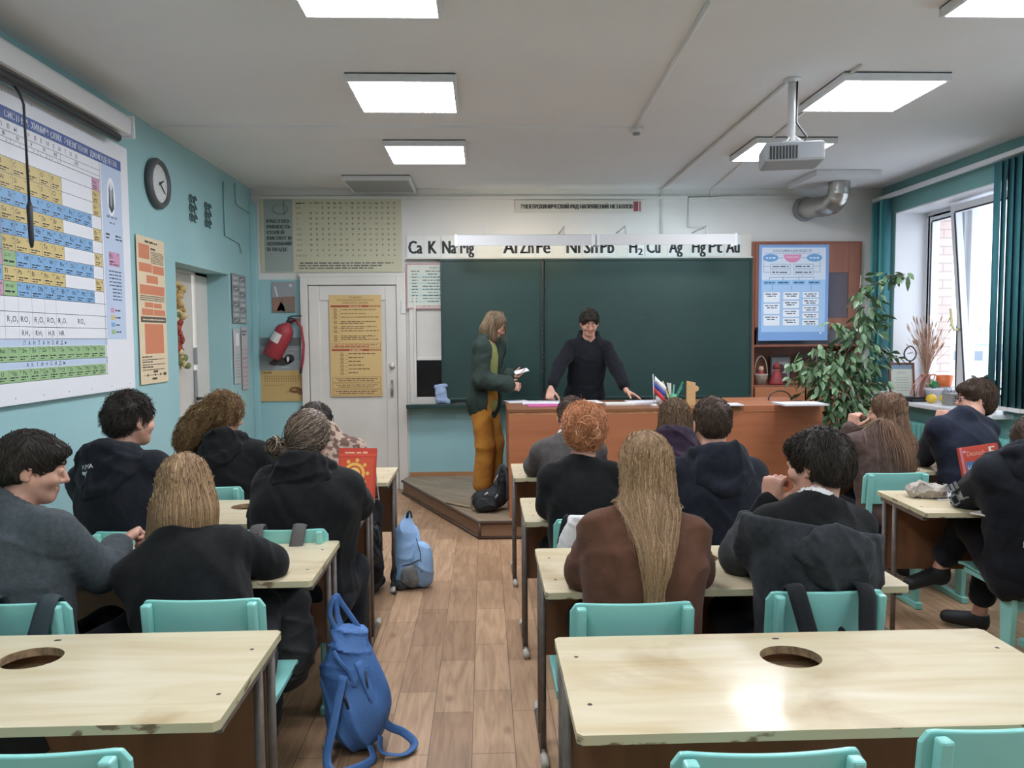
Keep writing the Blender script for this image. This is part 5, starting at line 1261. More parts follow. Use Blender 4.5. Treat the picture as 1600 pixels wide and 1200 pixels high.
        lp_ = cs[w_][:, None] + rs.normal(size=(nb_, 1, 3)) * .006 + rad_[:, None, None] * (np.cos(th[None] + ph_[:, None])[..., None] * e1[:, None] + np.sin(th[None] + ph_[:, None])[..., None] * e2[:, None]) + axn[:, None] * (rr_[w_] * rs.uniform(-.2, .7, nb_))[:, None, None]
        BV, BF, BT = strand_mesh(lp_, np.full((nb_, 16), rad * 1.5), rs.beta(2, 2, nb_)); SF = np.concatenate([SF, BF + len(SV)]); SV = np.concatenate([SV, BV]); ST = np.concatenate([ST, BT])
    vt = np.clip(.42 + .25 * np.sin(loc[:, 0] * 160 + 3 * np.sin(loc[:, 2] * 25)) * np.sin(loc[:, 1] * 120 + 2), 0, 1) * lp.get('basetint', .8)
    npmesh('hair', np.concatenate([V, SV]) - base, [Q, SF + len(V)], hm, parent=body, attr=np.concatenate([vt, ST]))
    # --- eyes and brows where the face shows
    if g('eyes', False):
        for sx in (-1, 1):
            e = MB(); q = Matrix.Translation(Vector(hc + R @ (V3(sx * .031, .0795, .0055) * s) - base)) @ Matrix(R.tolist()).to_4x4() @ Matrix.Rotation(D2R(-90 - g('gaze', 0)), 4, 'X')
            r0 = .0112 * s; e.lathe([(r0 * math.sin(a), r0 * math.cos(a)) for a in np.linspace(.02, .55, 4)], n=14, mi=1, mx=q); e.lathe([(r0 * math.sin(a), r0 * math.cos(a)) for a in np.linspace(.55, 3.1, 8)], n=14, mi=0, mx=q)
            e.build('eye', [EYEW, IRIS], body)
            b = MB(); b.tube([Vector(hc + R @ (V3(sx * x, y, z) * s) - base) for x, y, z in ((.014, .0885, .026), (.030, .0870, .031), (.046, .074, .026))], [.003, .0036, .002], 6); b.build('eyebrow', g('browmat'), body)
    return body, dict(R=R, hc=hc, nb=nb, u=u, fw=fw, rt=rt, sh=sh, el=el, wr=wr, base=base, T=T, hd=hd, hn=hn, shirt=shirt, fs=fs, pel=pel)
PANTS = cloth('dark_trousers', '#22242a', '#1c1e23'); SHOES = mat('black_shoes', '#1b1c1e', .6, bump=.1)
HM = {k: hair_mat('hair_' + k, *c) for k, c in dict(dark=('#1b1714', '#302923', '#4a3f36'), brown=('#2a1f17', '#4a382b', '#6b5341'), ash=('#4a3d31', '#79664f', '#a08a6d'), blonde=('#7a5f3e', '#b3905f', '#d9bc8d'),
      gold=('#6a533e', '#97795a', '#c9aa82'), ginger=('#a8663f', '#cf9065', '#ebc09a'), streak=('#3a2e26', '#5c4c40', '#b3a08a'), long=('#3a2a20', '#6a4f3c', '#9a7a5e'), curly=('#4c3826', '#80623f', '#b39468'), wavy=('#3b2c20', '#644d38', '#8f7355')).items()}
BLACKC = cloth('black_fleece', '#1a1b1c', '#141516'); NAVY_C = cloth('navy_fleece', '#20232c', '#191c24'); GREYF = cloth('grey_fleece', '#4b5155', '#404649', sc=60); BROWNC = cloth('brown_sweatshirt', '#5f4032', '#543829', sc=20)
GREYH = cloth('charcoal_hoodie', '#34373a', '#2a2d30', sc=40); PURPLE = cloth('purple_hoodie', '#372b3a', '#2c2230'); GREYK = cloth('grey_knit', '#55514f', '#4a4745'); MAUVE = cloth('mauve_jacket', '#574842', '#4a3d39'); NAVY2 = cloth('dark_blue_jumper', '#262a38', '#1f2330')
GREENJ = mat('dark_green_jacket', '#22342d', .85, '#1b2b25', scale=12, bump=.2, bscale=60); LIMET = cloth('lime_shirt', '#8d9159', '#838752'); MUST = cloth('mustard_trousers', '#b07a34', '#a26e2e', sc=14); WHITEC = cloth('white_cotton', '#d7d7d4'); HOODB = cloth('near_black_hoodie', '#1d2026', '#17191e')
CAMO = mat('patterned_jacket', '#5a4238', .9, '#9c8878', scale=24, lo=.46, hi=.54, detail=2)
GS, GP = 'pupils seated at the desks', 'two people standing at the front'
def A3(px, py, y): return np.array(at(px, py, y))
cast = {}
SHORT = dict(n=1500, len=.034, m=5, r=.0015, lift=.010, noise=.35, flow='short', basetint=.8)
def add(key, **sp): cast[key] = person(key, sp)

h = A3(52, 730, 2.58)
add('A', label='boy in a grey fleece at the left edge, face in profile towards the blonde bob', group=GS, pel=(-1.46, 2.44, .50), nb=(-1.545, 2.51, .985), hc=h, look=(-66, -14, 0), face=-22, sw=.165, bw=1.1, lid=.95,
    elL=(-1.80, 2.62, .80), wrL=(-1.55, 2.86, .78), sleeve=.86, elR=(-1.285, 2.57, .80), wrR=A3(184, 851, 2.72), hdR=(.25, .75, .28), hnR=(.5, .1, -.85), cuR=.95, top=GREYF, topname='fleece_jacket', collar=True, loose=.024, folds=.007,
    hair='mop', hairmat=HM['dark'], strands=dict(n=1900, len=.06, m=6, r=.0017, lift=.007, noise=.25, flow='mop', basetint=.7), eyes=True, browmat=HM['dark'], gaze=-12, hf=.0045, seed=3)
h = A3(290, 764, 2.66)
add('B', label='girl with a straight blonde bob in a black jumper over a white collar', group=GS, pel=(-.90, 2.46, .50), nb=(-1.035, 2.575, .885), hc=h, look=(12, -16, -4), face=8, sw=.145, bw=1.12,
    elL=(-1.20, 2.72, .785), wrL=(-1.08, 2.98, .775), elR=(-.765, 2.70, .785), wrR=(-.93, 2.94, .775), top=BLACKC, undershirt=WHITEC, loose=.026, folds=.008,
    hair='bob', hairmat=HM['gold'], hairx=[(ell(h + [0, -.035, -.10], (.108, .082, .095)), .04), (ell(h + [0, -.045, -.155], (.118, .068, .05)), .04)], strands=dict(n=2600, len=.33, m=14, r=.0019, lift=.004, noise=.05, zmin=-.05, clump=.003, basetint=.9, zcut=.90, rag=.012, back=.02), seed=5)
h = A3(205, 656, 3.43)
add('C', label='boy with short dark hair in a black hoodie with a small white mark', group=GS, pel=(-1.50, 3.28, .50), nb=(-1.60, 3.36, 1.045), hc=h, look=(-34, -4, 0), face=-8, sw=.155, bw=1.12, elL=(-1.77, 3.48, .80), wrL=(-1.60, 3.74, .775), elR=(-1.43, 3.50, .80), wrR=(-1.50, 3.76, .775),
    top=HOODB, topname='hoodie', hood=1.05, loose=.026, hair='short', hairmat=HM['dark'], strands=dict(SHORT, len=.045, n=2000, lift=.030, noise=.5, clump=.006), seed=7, fine=(0, 0))
h = A3(352, 648, 4.40)
add('D', label='girl with a curly light brown half ponytail in a black hoodie', group=GS, pel=(-1.45, 4.24, .50), nb=(-1.44, 4.33, .985), hc=h, look=(-48, -18, 0), face=-12, sw=.155, bw=1.15, elL=(-1.61, 4.46, .80), wrL=(-1.5, 4.70, .775), elR=(-1.25, 4.46, .80), wrR=(-1.38, 4.72, .775), tilt=.0,
    top=BLACKC, topname='hoodie', hood=1.05, loose=.028, hair='tied', hairmat=HM['curly'], hairx=[(ell(h + [-.10, -.06, -.01], (.075, .08, .075)), .03), (ell(h + [-.155, -.085, -.075], (.07, .075, .075)), .03), (ell(h + [-.19, -.095, -.135], (.05, .06, .06)), .03)],
    strands=dict(n=2300, len=.15, m=14, r=.0018, lift=.034, noise=.35, curl=1.3, back=.5, zmin=-.3, free=.05, clump=.012), seed=9, fine=(0, 0))
h = A3(484, 683, 3.42)
add('E', label='girl with streaked hair in a low bun and a black hoodie, beside the red book', group=GS, pel=(-.80, 3.26, .50), nb=(-.775, 3.36, .985), hc=h, look=(-14, -12, 3), face=-4, sw=.160, bw=1.36, elL=(-.96, 3.50, .80), wrL=(-.84, 3.76, .775), elR=(-.595, 3.56, .80), wrR=(-.66, 3.83, .79), hnR=(-.6, 0, -.6),
    top=BLACKC, topname='hoodie', hood=1.15, loose=.034, folds=.008, knR=(-.60, 3.42, .54), anR=(-.60, 3.36, .12), toR=(-.60, 3.52, .05), crop=.24, hair='tied', hairmat=HM['streak'], hairx=[(ell(h + [-.085, -.085, -.058], (.040, .034, .030)), .006), (ell(h + [-.118, -.085, -.068], (.026, .026, .026)), .004), (ell(h + [-.095, -.10, -.085], (.026, .026, .022)), .004)],
    strands=dict(n=2300, len=.17, m=9, r=.0017, lift=.003, noise=.04, flow='tie', tie=(-.085, -.10, -.06), streak=.28, basetint=.45, zmin=-.07, clump=.0, bun=[(-.100, -.098, -.050, .034), (-.128, -.085, -.062, .024), (-.085, -.105, -.078, .024)], bn=200), seed=11, fine=(0, 0))
h = A3(494, 662, 4.42)
add('F', label='pupil with dark hair in a brown patterned jacket before the white front door', group=GS, pel=(-.88, 4.26, .50), nb=(-.90, 4.35, .985), hc=h, look=(-25, -15, 0), face=-10, sw=.155, elL=(-1.09, 4.46, .80), wrL=(-.95, 4.72, .775), elR=(-.71, 4.46, .80), wrR=(-.80, 4.72, .775),
    top=CAMO, topname='jacket', loose=.026, collar=True, hair='bob', hairmat=HM['dark'], strands=dict(n=1200, len=.16, m=8, r=.0018, lift=.006, noise=.12, zmin=-.05), seed=13, fine=(0, 0))

h = A3(1008, 731, 2.50)
add('G', label='girl with very long blonde hair in a brown sweatshirt', group=GS, pel=(.48, 2.34, .50), nb=(.515, 2.425, .985), hc=h, look=(2, -8, 0), face=0, sw=.138, bw=1.16, elL=(.325, 2.50, .795), wrL=(.44, 2.78, .775), elR=(.695, 2.50, .795), wrR=(.60, 2.80, .775),
    top=BROWNC, topname='sweatshirt', loose=.026, folds=.007, hair='long', hairmat=HM['gold'], hairx=[(ell(h + [.0, -.06, -.10], (.090, .066, .11)), .03), (ell(h + [.0, -.14, -.18], (.074, .060, .08)), .03), (ell(h + [-.005, -.225, -.26], (.040, .042, .07)), .03)],
    strands=dict(n=3000, len=.45, m=22, r=.0015, lift=.006, noise=.10, zmin=-.10, ymax=.03, slide=True, fall=.34, back=.05, basetint=.8, free=.02, gather=7.0, gz=.12, maxw=.088, clump=.002, curl=.14), seed=15)
h = A3(1277, 726, 2.52)
add('H', label='boy with dark hair leaning on his hand, charcoal hoodie slipping off', group=GS, pel=(1.06, 2.40, .50), nb=(1.085, 2.46, 1.0), hc=h, look=(36, -8, 2), face=6, sw=.145, bw=1.12, lid=.6, elL=(.90, 2.64, .80), wrL=(.985, 2.60, .99), hdL=(.10, -.02, .9), hnL=(.6, .5, 0), cuL=1.0, elR=(1.235, 2.54, .80), wrR=(1.10, 2.82, .775),
    top=BLACKC, topname='sweater', loose=.018, over=dict(name='hoodie', mat=GREYH, t=.034, top=.045, hem=.0, slant=.12, drape=True), undershirt=WHITEC, hair='mop', hairmat=HM['dark'], strands=dict(n=2200, len=.065, m=6, r=.0017, lift=.016, noise=.35, flow='mop', basetint=.7), eyes=True, browmat=HM['dark'], seed=17, hf=.0046)
h = A3(912, 672, 3.45)
add('I', label='girl with pinned up ginger hair in a black t-shirt', group=GS, pel=(.45, 3.32, .50), nb=(.43, 3.41, .995), hc=h, look=(0, -10, 0), face=0, sw=.130, elL=(.29, 3.44, .79), wrL=(.40, 3.72, .775), elR=(.575, 3.46, .795), wrR=(.50, 3.72, .775),
    top=BLACKC, topname='t_shirt', sleeve=.52, loose=.016, hair='tied', hairmat=HM['ginger'], hairx=[(ell(h + [.0, -.085, .015], (.055, .045, .045)), .006), (ell(h + [.03, -.105, -.015], (.035, .03, .03)), .004), (ell(h + [-.03, -.10, -.025], (.03, .03, .028)), .004), (ell(h + [-.01, -.125, .03], (.03, .025, .025)), .004), (ell(h + [.0, -.075, -.055], (.06, .03, .03)), .01)],
    strands=dict(n=1700, len=.11, m=9, r=.0014, lift=.026, noise=.42, flow='tie', tie=(.005, -.13, .0), curl=.12, zmin=-.12, clump=.006, cfreq=75., bun=[(.0, -.118, .012, .042), (.028, -.115, -.025, .028), (-.026, -.112, -.022, .028), (.0, -.10, -.05, .03)], bn=260), seed=19)
h = A3(1112, 662, 3.45)
add('J', label='boy with cropped brown hair in a navy hoodie', group=GS, pel=(1.02, 3.28, .50), nb=(1.03, 3.37, 1.01), hc=h, look=(-2, -6, 0), face=0, sw=.158, bw=1.2, elL=(.88, 3.48, .80), wrL=(.96, 3.76, .775), elR=(1.20, 3.48, .80), wrR=(1.10, 3.76, .775),
    top=NAVY_C, topname='hoodie', hood=1.15, loose=.026, hair='short', hairmat=HM['brown'], strands=dict(SHORT, len=.02, lift=.010), seed=21, fine=(0, 0))
h = A3(893, 652, 4.55)
add('K', label='boy with brown hair in a grey jumper, half hidden by the ginger hair', group=GS, pel=(.50, 4.40, .50), nb=(.485, 4.46, .955), hc=h, look=(-6, -20, 0), face=0, sw=.150, elL=(.295, 4.56, .795), wrL=(.42, 4.80, .775), elR=(.68, 4.56, .80), wrR=(.58, 4.80, .775),
    top=GREYK, undershirt=WHITEC, loose=.024, hair='short', hairmat=HM['brown'], strands=SHORT, seed=23, fine=(0, 0))
h = A3(1053, 654, 4.55)
add('L', label='girl with wavy brown hair in a dark purple hoodie', group=GS, pel=(1.09, 4.40, .50), nb=(1.11, 4.47, .96), hc=h, look=(6, -14, 0), face=0, sw=.145, elL=(.93, 4.56, .80), wrL=(1.0, 4.82, .775), elR=(1.29, 4.56, .80), wrR=(1.2, 4.82, .775),
    top=PURPLE, topname='hoodie', hood=1.0, loose=.024, hair='bob', hairmat=HM['wavy'], hairx=[(ell(h + [0, -.03, -.11], (.11, .08, .08)), .04)], strands=dict(n=1500, len=.22, m=12, r=.0020, lift=.012, noise=.2, curl=.35, zmin=-.05), seed=25, fine=(0, 0))
h = A3(1385, 645, 4.50)
add('M', label='girl with long straight brown hair and a hand at her mouth', group=GS, pel=(2.32, 4.33, .50), nb=(2.33, 4.42, .98), hc=h, look=(50, -4, 0), face=10, sw=.145, lid=.5, elL=(2.185, 4.60, .80), wrL=(2.235, 4.58, 1.0), hdL=(.12, .0, .9), hnL=(.7, .3, 0), cuL=.9, elR=(2.49, 4.50, .80), wrR=(2.42, 4.72, .775),
    top=MAUVE, topname='jacket', loose=.024, hair='long', hairmat=HM['long'], hairx=[(ell(h + [.02, -.07, -.10], (.085, .055, .11)), .03), (ell(h + [.03, -.10, -.22], (.085, .040, .12)), .03), (ell(h + [.03, -.115, -.31], (.085, .03, .08)), .03)],
    strands=dict(n=2000, len=.52, m=18, r=.0018, lift=.005, noise=.06, zmin=.0, slide=True, fall=.28, back=.06, basetint=.8, free=.02), eyes=True, browmat=HM['brown'], seed=27)
h = A3(1524, 622, 4.66)
add('N', label='boy with glasses in a dark blue jumper by the window, chin on hand', group=GS, pel=(2.92, 4.42, .50), nb=(2.915, 4.56, 1.05), hc=h, look=(72, -6, 0), face=14, sw=.172, bw=1.2, elL=(2.78, 4.74, .80), wrL=(2.88, 4.74, 1.0), hdL=(.2, .02, .9), hnL=(.5, .5, 0), cuL=1.0, elR=(3.10, 4.68, .80), wrR=(2.98, 4.84, .775),
    top=NAVY2, topname='jumper', loose=.026, hair='mop', hairmat=HM['brown'], strands=dict(n=2000, len=.075, m=7, r=.0018, lift=.010, noise=.25, flow='mop', basetint=.6), hairx=[(ell(h + [.035, -.026, -.045], (.064, .064, .062)), .03)], eyes=True, browmat=HM['dark'], seed=29)
h = A3(1616, 690, 3.47)
add('O', label='pupil in a black hoodie with a grey sleeve patch, legs crossed, at the right', group=GS, pel=(2.50, 3.40, .50), nb=(2.44, 3.385, 1.015), hc=h, look=(14, -22, 0), face=12, sw=.155, bw=1.15, elL=A3(1512, 778, 3.58), wrL=(2.46, 3.76, .785), hnL=(.2, .3, -.9), cuL=.6, elR=(2.72, 3.56, .80), wrR=(2.60, 3.78, .80),
    knL=(2.43, 3.74, .64), anL=(2.37, 3.86, .36), toL=(2.20, 3.84, .285), knR=(2.60, 3.80, .50), anR=(2.60, 3.88, .10), toR=(2.50, 4.0, .045), top=HOODB, topname='hoodie', hood=1.1, loose=.028, crop=.26, cuff=.05, boot=.0,
    hair='tied', hairmat=HM['brown'], hairx=[(ell(h + [.03, -.08, -.06], (.05, .05, .06)), .02)], strands=dict(n=1300, len=.15, m=8, r=.0018, lift=.006, noise=.12, flow='tie', tie=(.02, -.09, -.06), zmin=-.08), seed=31)

# standing at the front
Pz = PZ
h = A3(774, 508, 6.95)
add('P', label='person with shoulder length hair in a green jacket and mustard trousers standing by the desk', group=GP, seat=False, ground=Pz, pel=(-.005, 6.95, 1.02), nb=(.035, 6.93, 1.535), hc=h, look=(-106, -30, 0), face=-116, sw=.150, bw=.92, hs=.98,
    elR=(-.035, 6.74, 1.20), wrR=A3(795, 602, 6.76), hdR=(.9, .2, -.15), hnR=(0, .9, -.3), cuR=.55, elL=(.06, 7.16, 1.22), wrL=A3(797, 588, 6.95), hdL=(.9, -.25, .1), hnL=(.1, -.3, .9), cuL=.35,
    knL=(.09, 7.02, .60), knR=(.0, 6.86, .60), anL=(.06, 7.04, .23), anR=(-.035, 6.85, .23), toL=(.21, 7.00, .175), toR=(.12, 6.80, .175), top=LIMET, topname='t_shirt', sleeve=.5, loose=.006, folds=.003, hem=.115, over=dict(name='jacket', mat=GREENJ, t=.036, hem=.20, open=1.6, folds=.008), lid=1.4, pants=MUST, legloose=.020, legfolds=.006, crop=.08, cuff=.062, boot=.10,
    hair='bob', hairmat=HM['ash'], hairx=[(ell(h + [-.045, 0, -.10], (.075, .085, .085)), .03)], strands=dict(n=1500, len=.30, m=12, r=.0020, lift=.006, noise=.08, zmin=-.02, ymax=.02, back=.05, zcut=1.53), eyes=True, browmat=HM['ash'], gaze=-25, seed=33, hf=.0042)
h = A3(921, 504, 6.92)
add('Q', label='person with dark cropped fringe in a black hoodie leaning on the teacher desk', group=GP, seat=False, ground=Pz, pel=(.93, 7.12, 1.03), nb=A3(920, 533, 6.99), hc=h, look=(180, -24, 0), face=180, sw=.150, bw=1.04, hs=.98, lid=1.4,
    elL=A3(963, 574, 6.90), wrL=A3(979, 611, 6.74), hdL=(.9, -.5, -.45), hnL=(0, -.3, -1), cuL=.12, elR=A3(874, 572, 6.90), wrR=A3(860, 608, 6.76), hdR=(-.12, -.35, -.75), hnR=(.3, .55, -.5), cuR=1.0, spread=1.6,
    knL=(1.03, 7.13, .60), knR=(.83, 7.13, .60), anL=(1.03, 7.15, .23), anR=(.83, 7.15, .23), toL=(1.03, 7.0, .175), toR=(.83, 7.0, .175), top=HOODB, topname='hoodie', hood=.9, sleeve=.72, loose=.024, hem=.12,
    hair='mop', hairmat=HM['dark'], strands=dict(n=1600, len=.038, m=6, r=.0019, lift=.012, noise=.3, flow='mop', basetint=.7), eyes=True, browmat=HM['dark'], gaze=-25, seed=35, hf=.0042)
# ------------------------------------------------------------------ things on the people
for key, nm, mt in (('N', 'glasses', 'x'),):
    b, d = cast[key]; R, hc = d['R'], d['hc']; g = MB(); H = lambda x, y, z: Vector(hc + R @ V3(x, y, z) - d['base'])
    for sx in (-1, 1):
        g.tube([H(sx * .033 + .024 * math.cos(a), .097, .004 + .017 * math.sin(a)) for a in np.linspace(0, 2 * math.pi, 17)[:-1]], .0022, 6, closed=True)
        g.tube([H(sx * .057, .096, .010), H(sx * .074, .06, .010), H(sx * .080, -.01, .006)], .002, 6)
    g.tube([H(-.009, .098, .008), H(.009, .098, .008)], .002, 6); g.build('glasses', DARK_P, b)
# white mark on the hood of the boy by the poster: a word and a leaping shape
b, d = cast['C']; T = d['T']; q = d['nb'] - d['base']; r_, f_, u_ = (Vector(T[:, i]) for i in range(3))
def on_cloth(sheet_parts, parent, body, origin, right, down, name, m, off=.004):
    """Print geometry projected on to the garments of one figure."""
    dg = bpy.context.evaluated_depsgraph_get(); objs = [o for o in body.children if o.name.split('.')[0] in ('hoodie', 'hood', 'sweater', 'jacket')]
    n = down.cross(right).normalized(); vs, fs = [], []
    for V, F in sheet_parts:
        o0 = len(vs)
        for x, y in V:
            p = origin + right * x - down * y + n * .25; best = None
            for ob in objs:
                ok, loc, nor, _ = ob.ray_cast(p, -n)
                if ok and (best is None or (loc - p).length < (best - p).length): best = loc
            vs.append((best if best is not None else origin + right * x - down * y) + n * off)
        dep_ = (vs[o0] - origin).dot(n); d0_ = dep_ if not fs else d0_
        sp_ = max((a_ - vs[o0]).length for a_ in vs[o0:])
        if sp_ < .085 and abs(dep_ - d0_) < .08: fs += [[o0 + i for i in f] for f in F]
    return MB().raw(vs, fs).build(name, m, parent)
def sc2(t, h, x, y, fit=None):
    V, F = text_geo(t); x0 = min(p[0] for p in V); W = max(p[0] for p in V) - x0; k = h / .72; kx = fit / W if fit else k
    return [(x + (a - x0) * kx, y + b * k) for a, b in V], F
bpy.context.view_layer.update()
LOGO = mat('white_print', '#c9cdd0', .7)
on_cloth([sc2('PUMA', .020, -.03, .0, .056), ([(-.034, -.006), (-.012, -.012), (.004, -.008), (-.006, -.018), (-.012, -.034), (-.018, -.020), (-.03, -.022)], [(0, 1, 2, 3, 4, 5, 6)])], b, b, Vector(q) - r_ * .035 - u_ * .015 - f_ * .05, r_, -u_, 'logo', LOGO)
b, d = cast['O']; el_, sh_ = Vector(d['el'][0] - d['base']), Vector(d['sh'][0] - d['base'])
dn = (el_ - sh_).normalized(); rt_ = Vector((.9, -.25, .2)); rt_ = (rt_ - dn * rt_.dot(dn)).normalized()
def frame_g(x0, y0, x1, y1, w): return [([(x0, y0), (x1, y0), (x1, y0 + w), (x0, y0 + w)], [(0, 1, 2, 3)]), ([(x0, y1 - w), (x1, y1 - w), (x1, y1), (x0, y1)], [(0, 1, 2, 3)]), ([(x0, y0), (x0 + w, y0), (x0 + w, y1), (x0, y1)], [(0, 1, 2, 3)]), ([(x1 - w, y0), (x1, y0), (x1, y1), (x1 - w, y1)], [(0, 1, 2, 3)])]
pg = frame_g(-.055, -.06, -.010, -.005, .009) + frame_g(.0, -.06, .045, -.005, .009) + [([(-.012, -.045), (.018, -.045), (.018, -.036), (-.012, -.036)], [(0, 1, 2, 3)])] + [([(-.045 + .021 * k, .008), (-.030 + .021 * k, .008), (-.030 + .021 * k, .045), (-.045 + .021 * k, .045)], [(0, 1, 2, 3)]) for k in range(4)]
on_cloth(pg, b, b, at(1496, 766, 3.50) - Vector(d['base']), Vector((.866, 0, .5)), Vector((.5, 0, -.866)), 'lettering', mat('grey_print', '#9a9da0', .7))
# phone in a hand of the standing person
_, d = cast['P']; w, hd_ = d['wr'][0], unit(d['hd'][0]); c_ = Vector(w + hd_ * .105 + V3(.0, -.01, .035))
t = thing('phone', 'white phone held in the hand of the person in the green jacket', 'phone', c_, D2R(14)); MB().box((0, 0, 0), (.13, .066, .009), rot=(D2R(18), D2R(-14), 0)).build('phone_body', mat('white_phone', '#dfe2e2', .3), t, bevel=.003); MB().box((0, .002, .0055), (.118, .058, .001), rot=(D2R(18), D2R(-14), 0)).build('screen', mat('pale_screen', '#e8ebee', .2), t)

# ------------------------------------------------------------------ bags, straps and clothes on chairs
STRAPB = cloth('black_webbing', '#222427'); STRAPG = cloth('grey_webbing', '#5d5a59'); BLUEB = mat('blue_backpack_fabric', '#4a74b0', .65, '#416aa3', scale=6, bump=.2, bscale=90); LBLUE = mat('light_blue_fabric', '#8fb2d8', .65, '#84a7cf', scale=6, bump=.2, bscale=90)
BAGK = mat('black_bag_fabric', '#1b1d20', .7, bump=.2, bscale=90); BAGG = mat('dark_grey_bag_fabric', '#33363a', .7, bump=.2, bscale=90)
def sdf_obj(name, prims, m, parent=None, loc=(0, 0, 0), folds=.0, seed=1, freq=30, h=.007, sub=(), keep=()):
    lo = np.min([pbox(p)[0] for p, _ in prims], 0) - .03; hi = np.max([pbox(p)[1] for p, _ in prims], 0) + .03; f = Field(lo, hi, h)
    for p, k in prims: f.add(p, k)
    if folds: f.folds(folds, seed, freq)
    for p, k in sub: f.sub(p, k)
    for n, pt in keep: f.keep(n, pt)
    V, Q = f.mesh(); return npmesh(name, V, Q, m, parent, loc)
def strap(parent, pts, w, m, name='strap', th=.2, up=(0, 1, 0)):
    pts = [Vector(p) for p in pts]; pp = []
    for i in range(len(pts) - 1):                                   # Catmull-Rom
        a, b_, c, d_ = pts[max(i - 1, 0)], pts[i], pts[i + 1], pts[min(i + 2, len(pts) - 1)]
        for k in range(6):
            t_ = k / 6; pp.append(.5 * ((2 * b_) + (c - a) * t_ + (2 * a - 5 * b_ + 4 * c - d_) * t_ ** 2 + (3 * b_ - a - 3 * c + d_) * t_ ** 3))
    pp.append(pts[-1]); return MB().tube(pp, w / 2, 8, flat=up).build(name, m, parent)
def chair_bag(i, label, m, sm, x, xs, w=.17, low=.20, hi_=.62, splay=.03):
    """A backpack hung by its straps over a chair back."""
    c = CHAIR[i].location; t = thing('backpack', label, 'backpack', (c.x + x, c.y - .34, 0), 0, 'backpacks hung on chairs')
    sdf_obj('bag_body', [(ell((0, 0, (low + hi_) / 2), (w, .075, (hi_ - low) / 2)), .0), (ell((0, -.04, low + .14), (w * .8, .055, .12)), .03), (cap((-w * .6, 0, hi_ - .05), (w * .6, 0, hi_ - .05), .05), .04)], m, t, folds=.007, seed=i + 3)
    for sx in (-1, 1):
        a = sx * xs
        strap(t, [(a * .75 + sx * splay * -.5, -.01, hi_ - .08), (a * .85, .062, .70), (a, .098, .790), (a + .0, .128, .812), (a, .158, .795), (a * .95, .172, .70), (a * .8, .16, .60)], .058, sm, up=(0, 1, .2))
chair_bag(1, 'black backpack hung by two wide straps on the chair behind the grey hoodie', BAGK, STRAPB, .0, .105)
chair_bag(9, 'dark grey backpack hung by grey straps on the chair of the girl with the bun', BAGG, STRAPG, -.01, .085, low=.17, hi_=.60)
chair_bag(6, 'dark bag hung on the chair of the boy in the grey fleece', BAGK, mat('dark_teal_webbing', '#27353a', .8), .05, .085)
chair_bag(3, 'black bag hung by dark straps on the chair of the boy in the navy hoodie', BAGK, STRAPB, .03, .12)
# white jacket and a navy strap over the chair of the ginger girl
c = CHAIR[2].location; t = thing('jacket', 'white jacket thrown over the chair of the girl with ginger hair', 'jacket', (c.x - .05, c.y, 0))
sdf_obj('cloth', [(cap((-.06, -.252, .80), (.12, -.252, .80), .022), .01), (cap((-.08, -.27, .76), (-.12, -.275, .52), .018, .03), .04), (cap((.0, -.27, .76), (-.02, -.28, .45), .02, .03), .04), (cap((.1, -.27, .76), (.12, -.28, .46), .02, .03), .04), (cap((.0, -.235, .78), (.0, -.215, .6), .012), .03), (ell((.0, -.272, .66), (.135, .016, .17)), .02)], WHITEC, t, folds=.008, seed=4)
t = thing('bag_strap', 'navy strap hanging over the left end of the chair with the white jacket', 'strap', (c.x - .01, c.y, 0)); strap(t, [(-.155, -.262, .70), (-.135, -.262, .795), (-.118, -.245, .815), (-.11, -.23, .79), (-.10, -.215, .65)], .028, STRAPB); strap(t, [(-.155, -.262, .70), (-.12, -.268, .64), (-.08, -.272, .56), (-.05, -.272, .48)], .028, STRAPB)

# blue backpack by the aisle, hooked on the desk post by its handle
c = at(552, 1090, 2.90); t = thing('backpack', 'bright blue backpack leaning in the aisle with its straps on the floor', 'backpack', (c.x, 2.90, 0))
sdf_obj('bag_body', [(cap((.0, 0, .12), (.02, .0, .10), .10), .0), (ell((.015, 0, .18), (.125, .085, .17)), .04), (ell((-.01, .01, .30), (.095, .075, .14)), .05), (cap((-.045, .02, .44), (.015, .02, .43), .028), .04), (ell((.03, -.06, .14), (.09, .05, .11)), .03)], BLUEB, t, folds=.012, seed=6, freq=34, keep=[((0, 0, 1), (0, 0, .005))])
strap(t, [(-.035, .02, .45), (-.065, .03, .53), (-.062, .03, .585), (-.04, .03, .55), (.03, .02, .45)], .022, BLUEB, 'handle')
strap(t, [(-.05, .0, .44), (-.085, .01, .52), (-.065, .025, .585), (-.055, .02, .5), (-.03, .0, .43)], .02, BLUEB, 'handle')
strap(t, [(-.02, -.09, .32), (-.05, -.14, .16), (-.07, -.17, .05), (-.04, -.20, .010), (.03, -.18, .010), (.09, -.13, .02), (.07, -.08, .05)], .036, BLUEB, up=(0, -.3, 1))
strap(t, [(.03, -.06, .36), (.09, -.08, .22), (.13, -.03, .10), (.19, .0, .05), (.235, -.03, .02), (.20, -.09, .012), (.12, -.10, .03), (.11, -.06, .07)], .034, BLUEB, up=(0, -.3, 1))
b = MB(); b.tube([(.06, -.075, .33), (.075, -.085, .22)], .004, 6); b.tube([(-.02, -.10, .26), (.0, -.105, .20)], .006, 6); b.build('zip', DARK_P, t)
strap(t, [(-.06, -.06, .40), (-.03, -.09, .37), (.0, -.085, .33), (.02, -.08, .27)], .02, BLUEB, 'flap_cord')
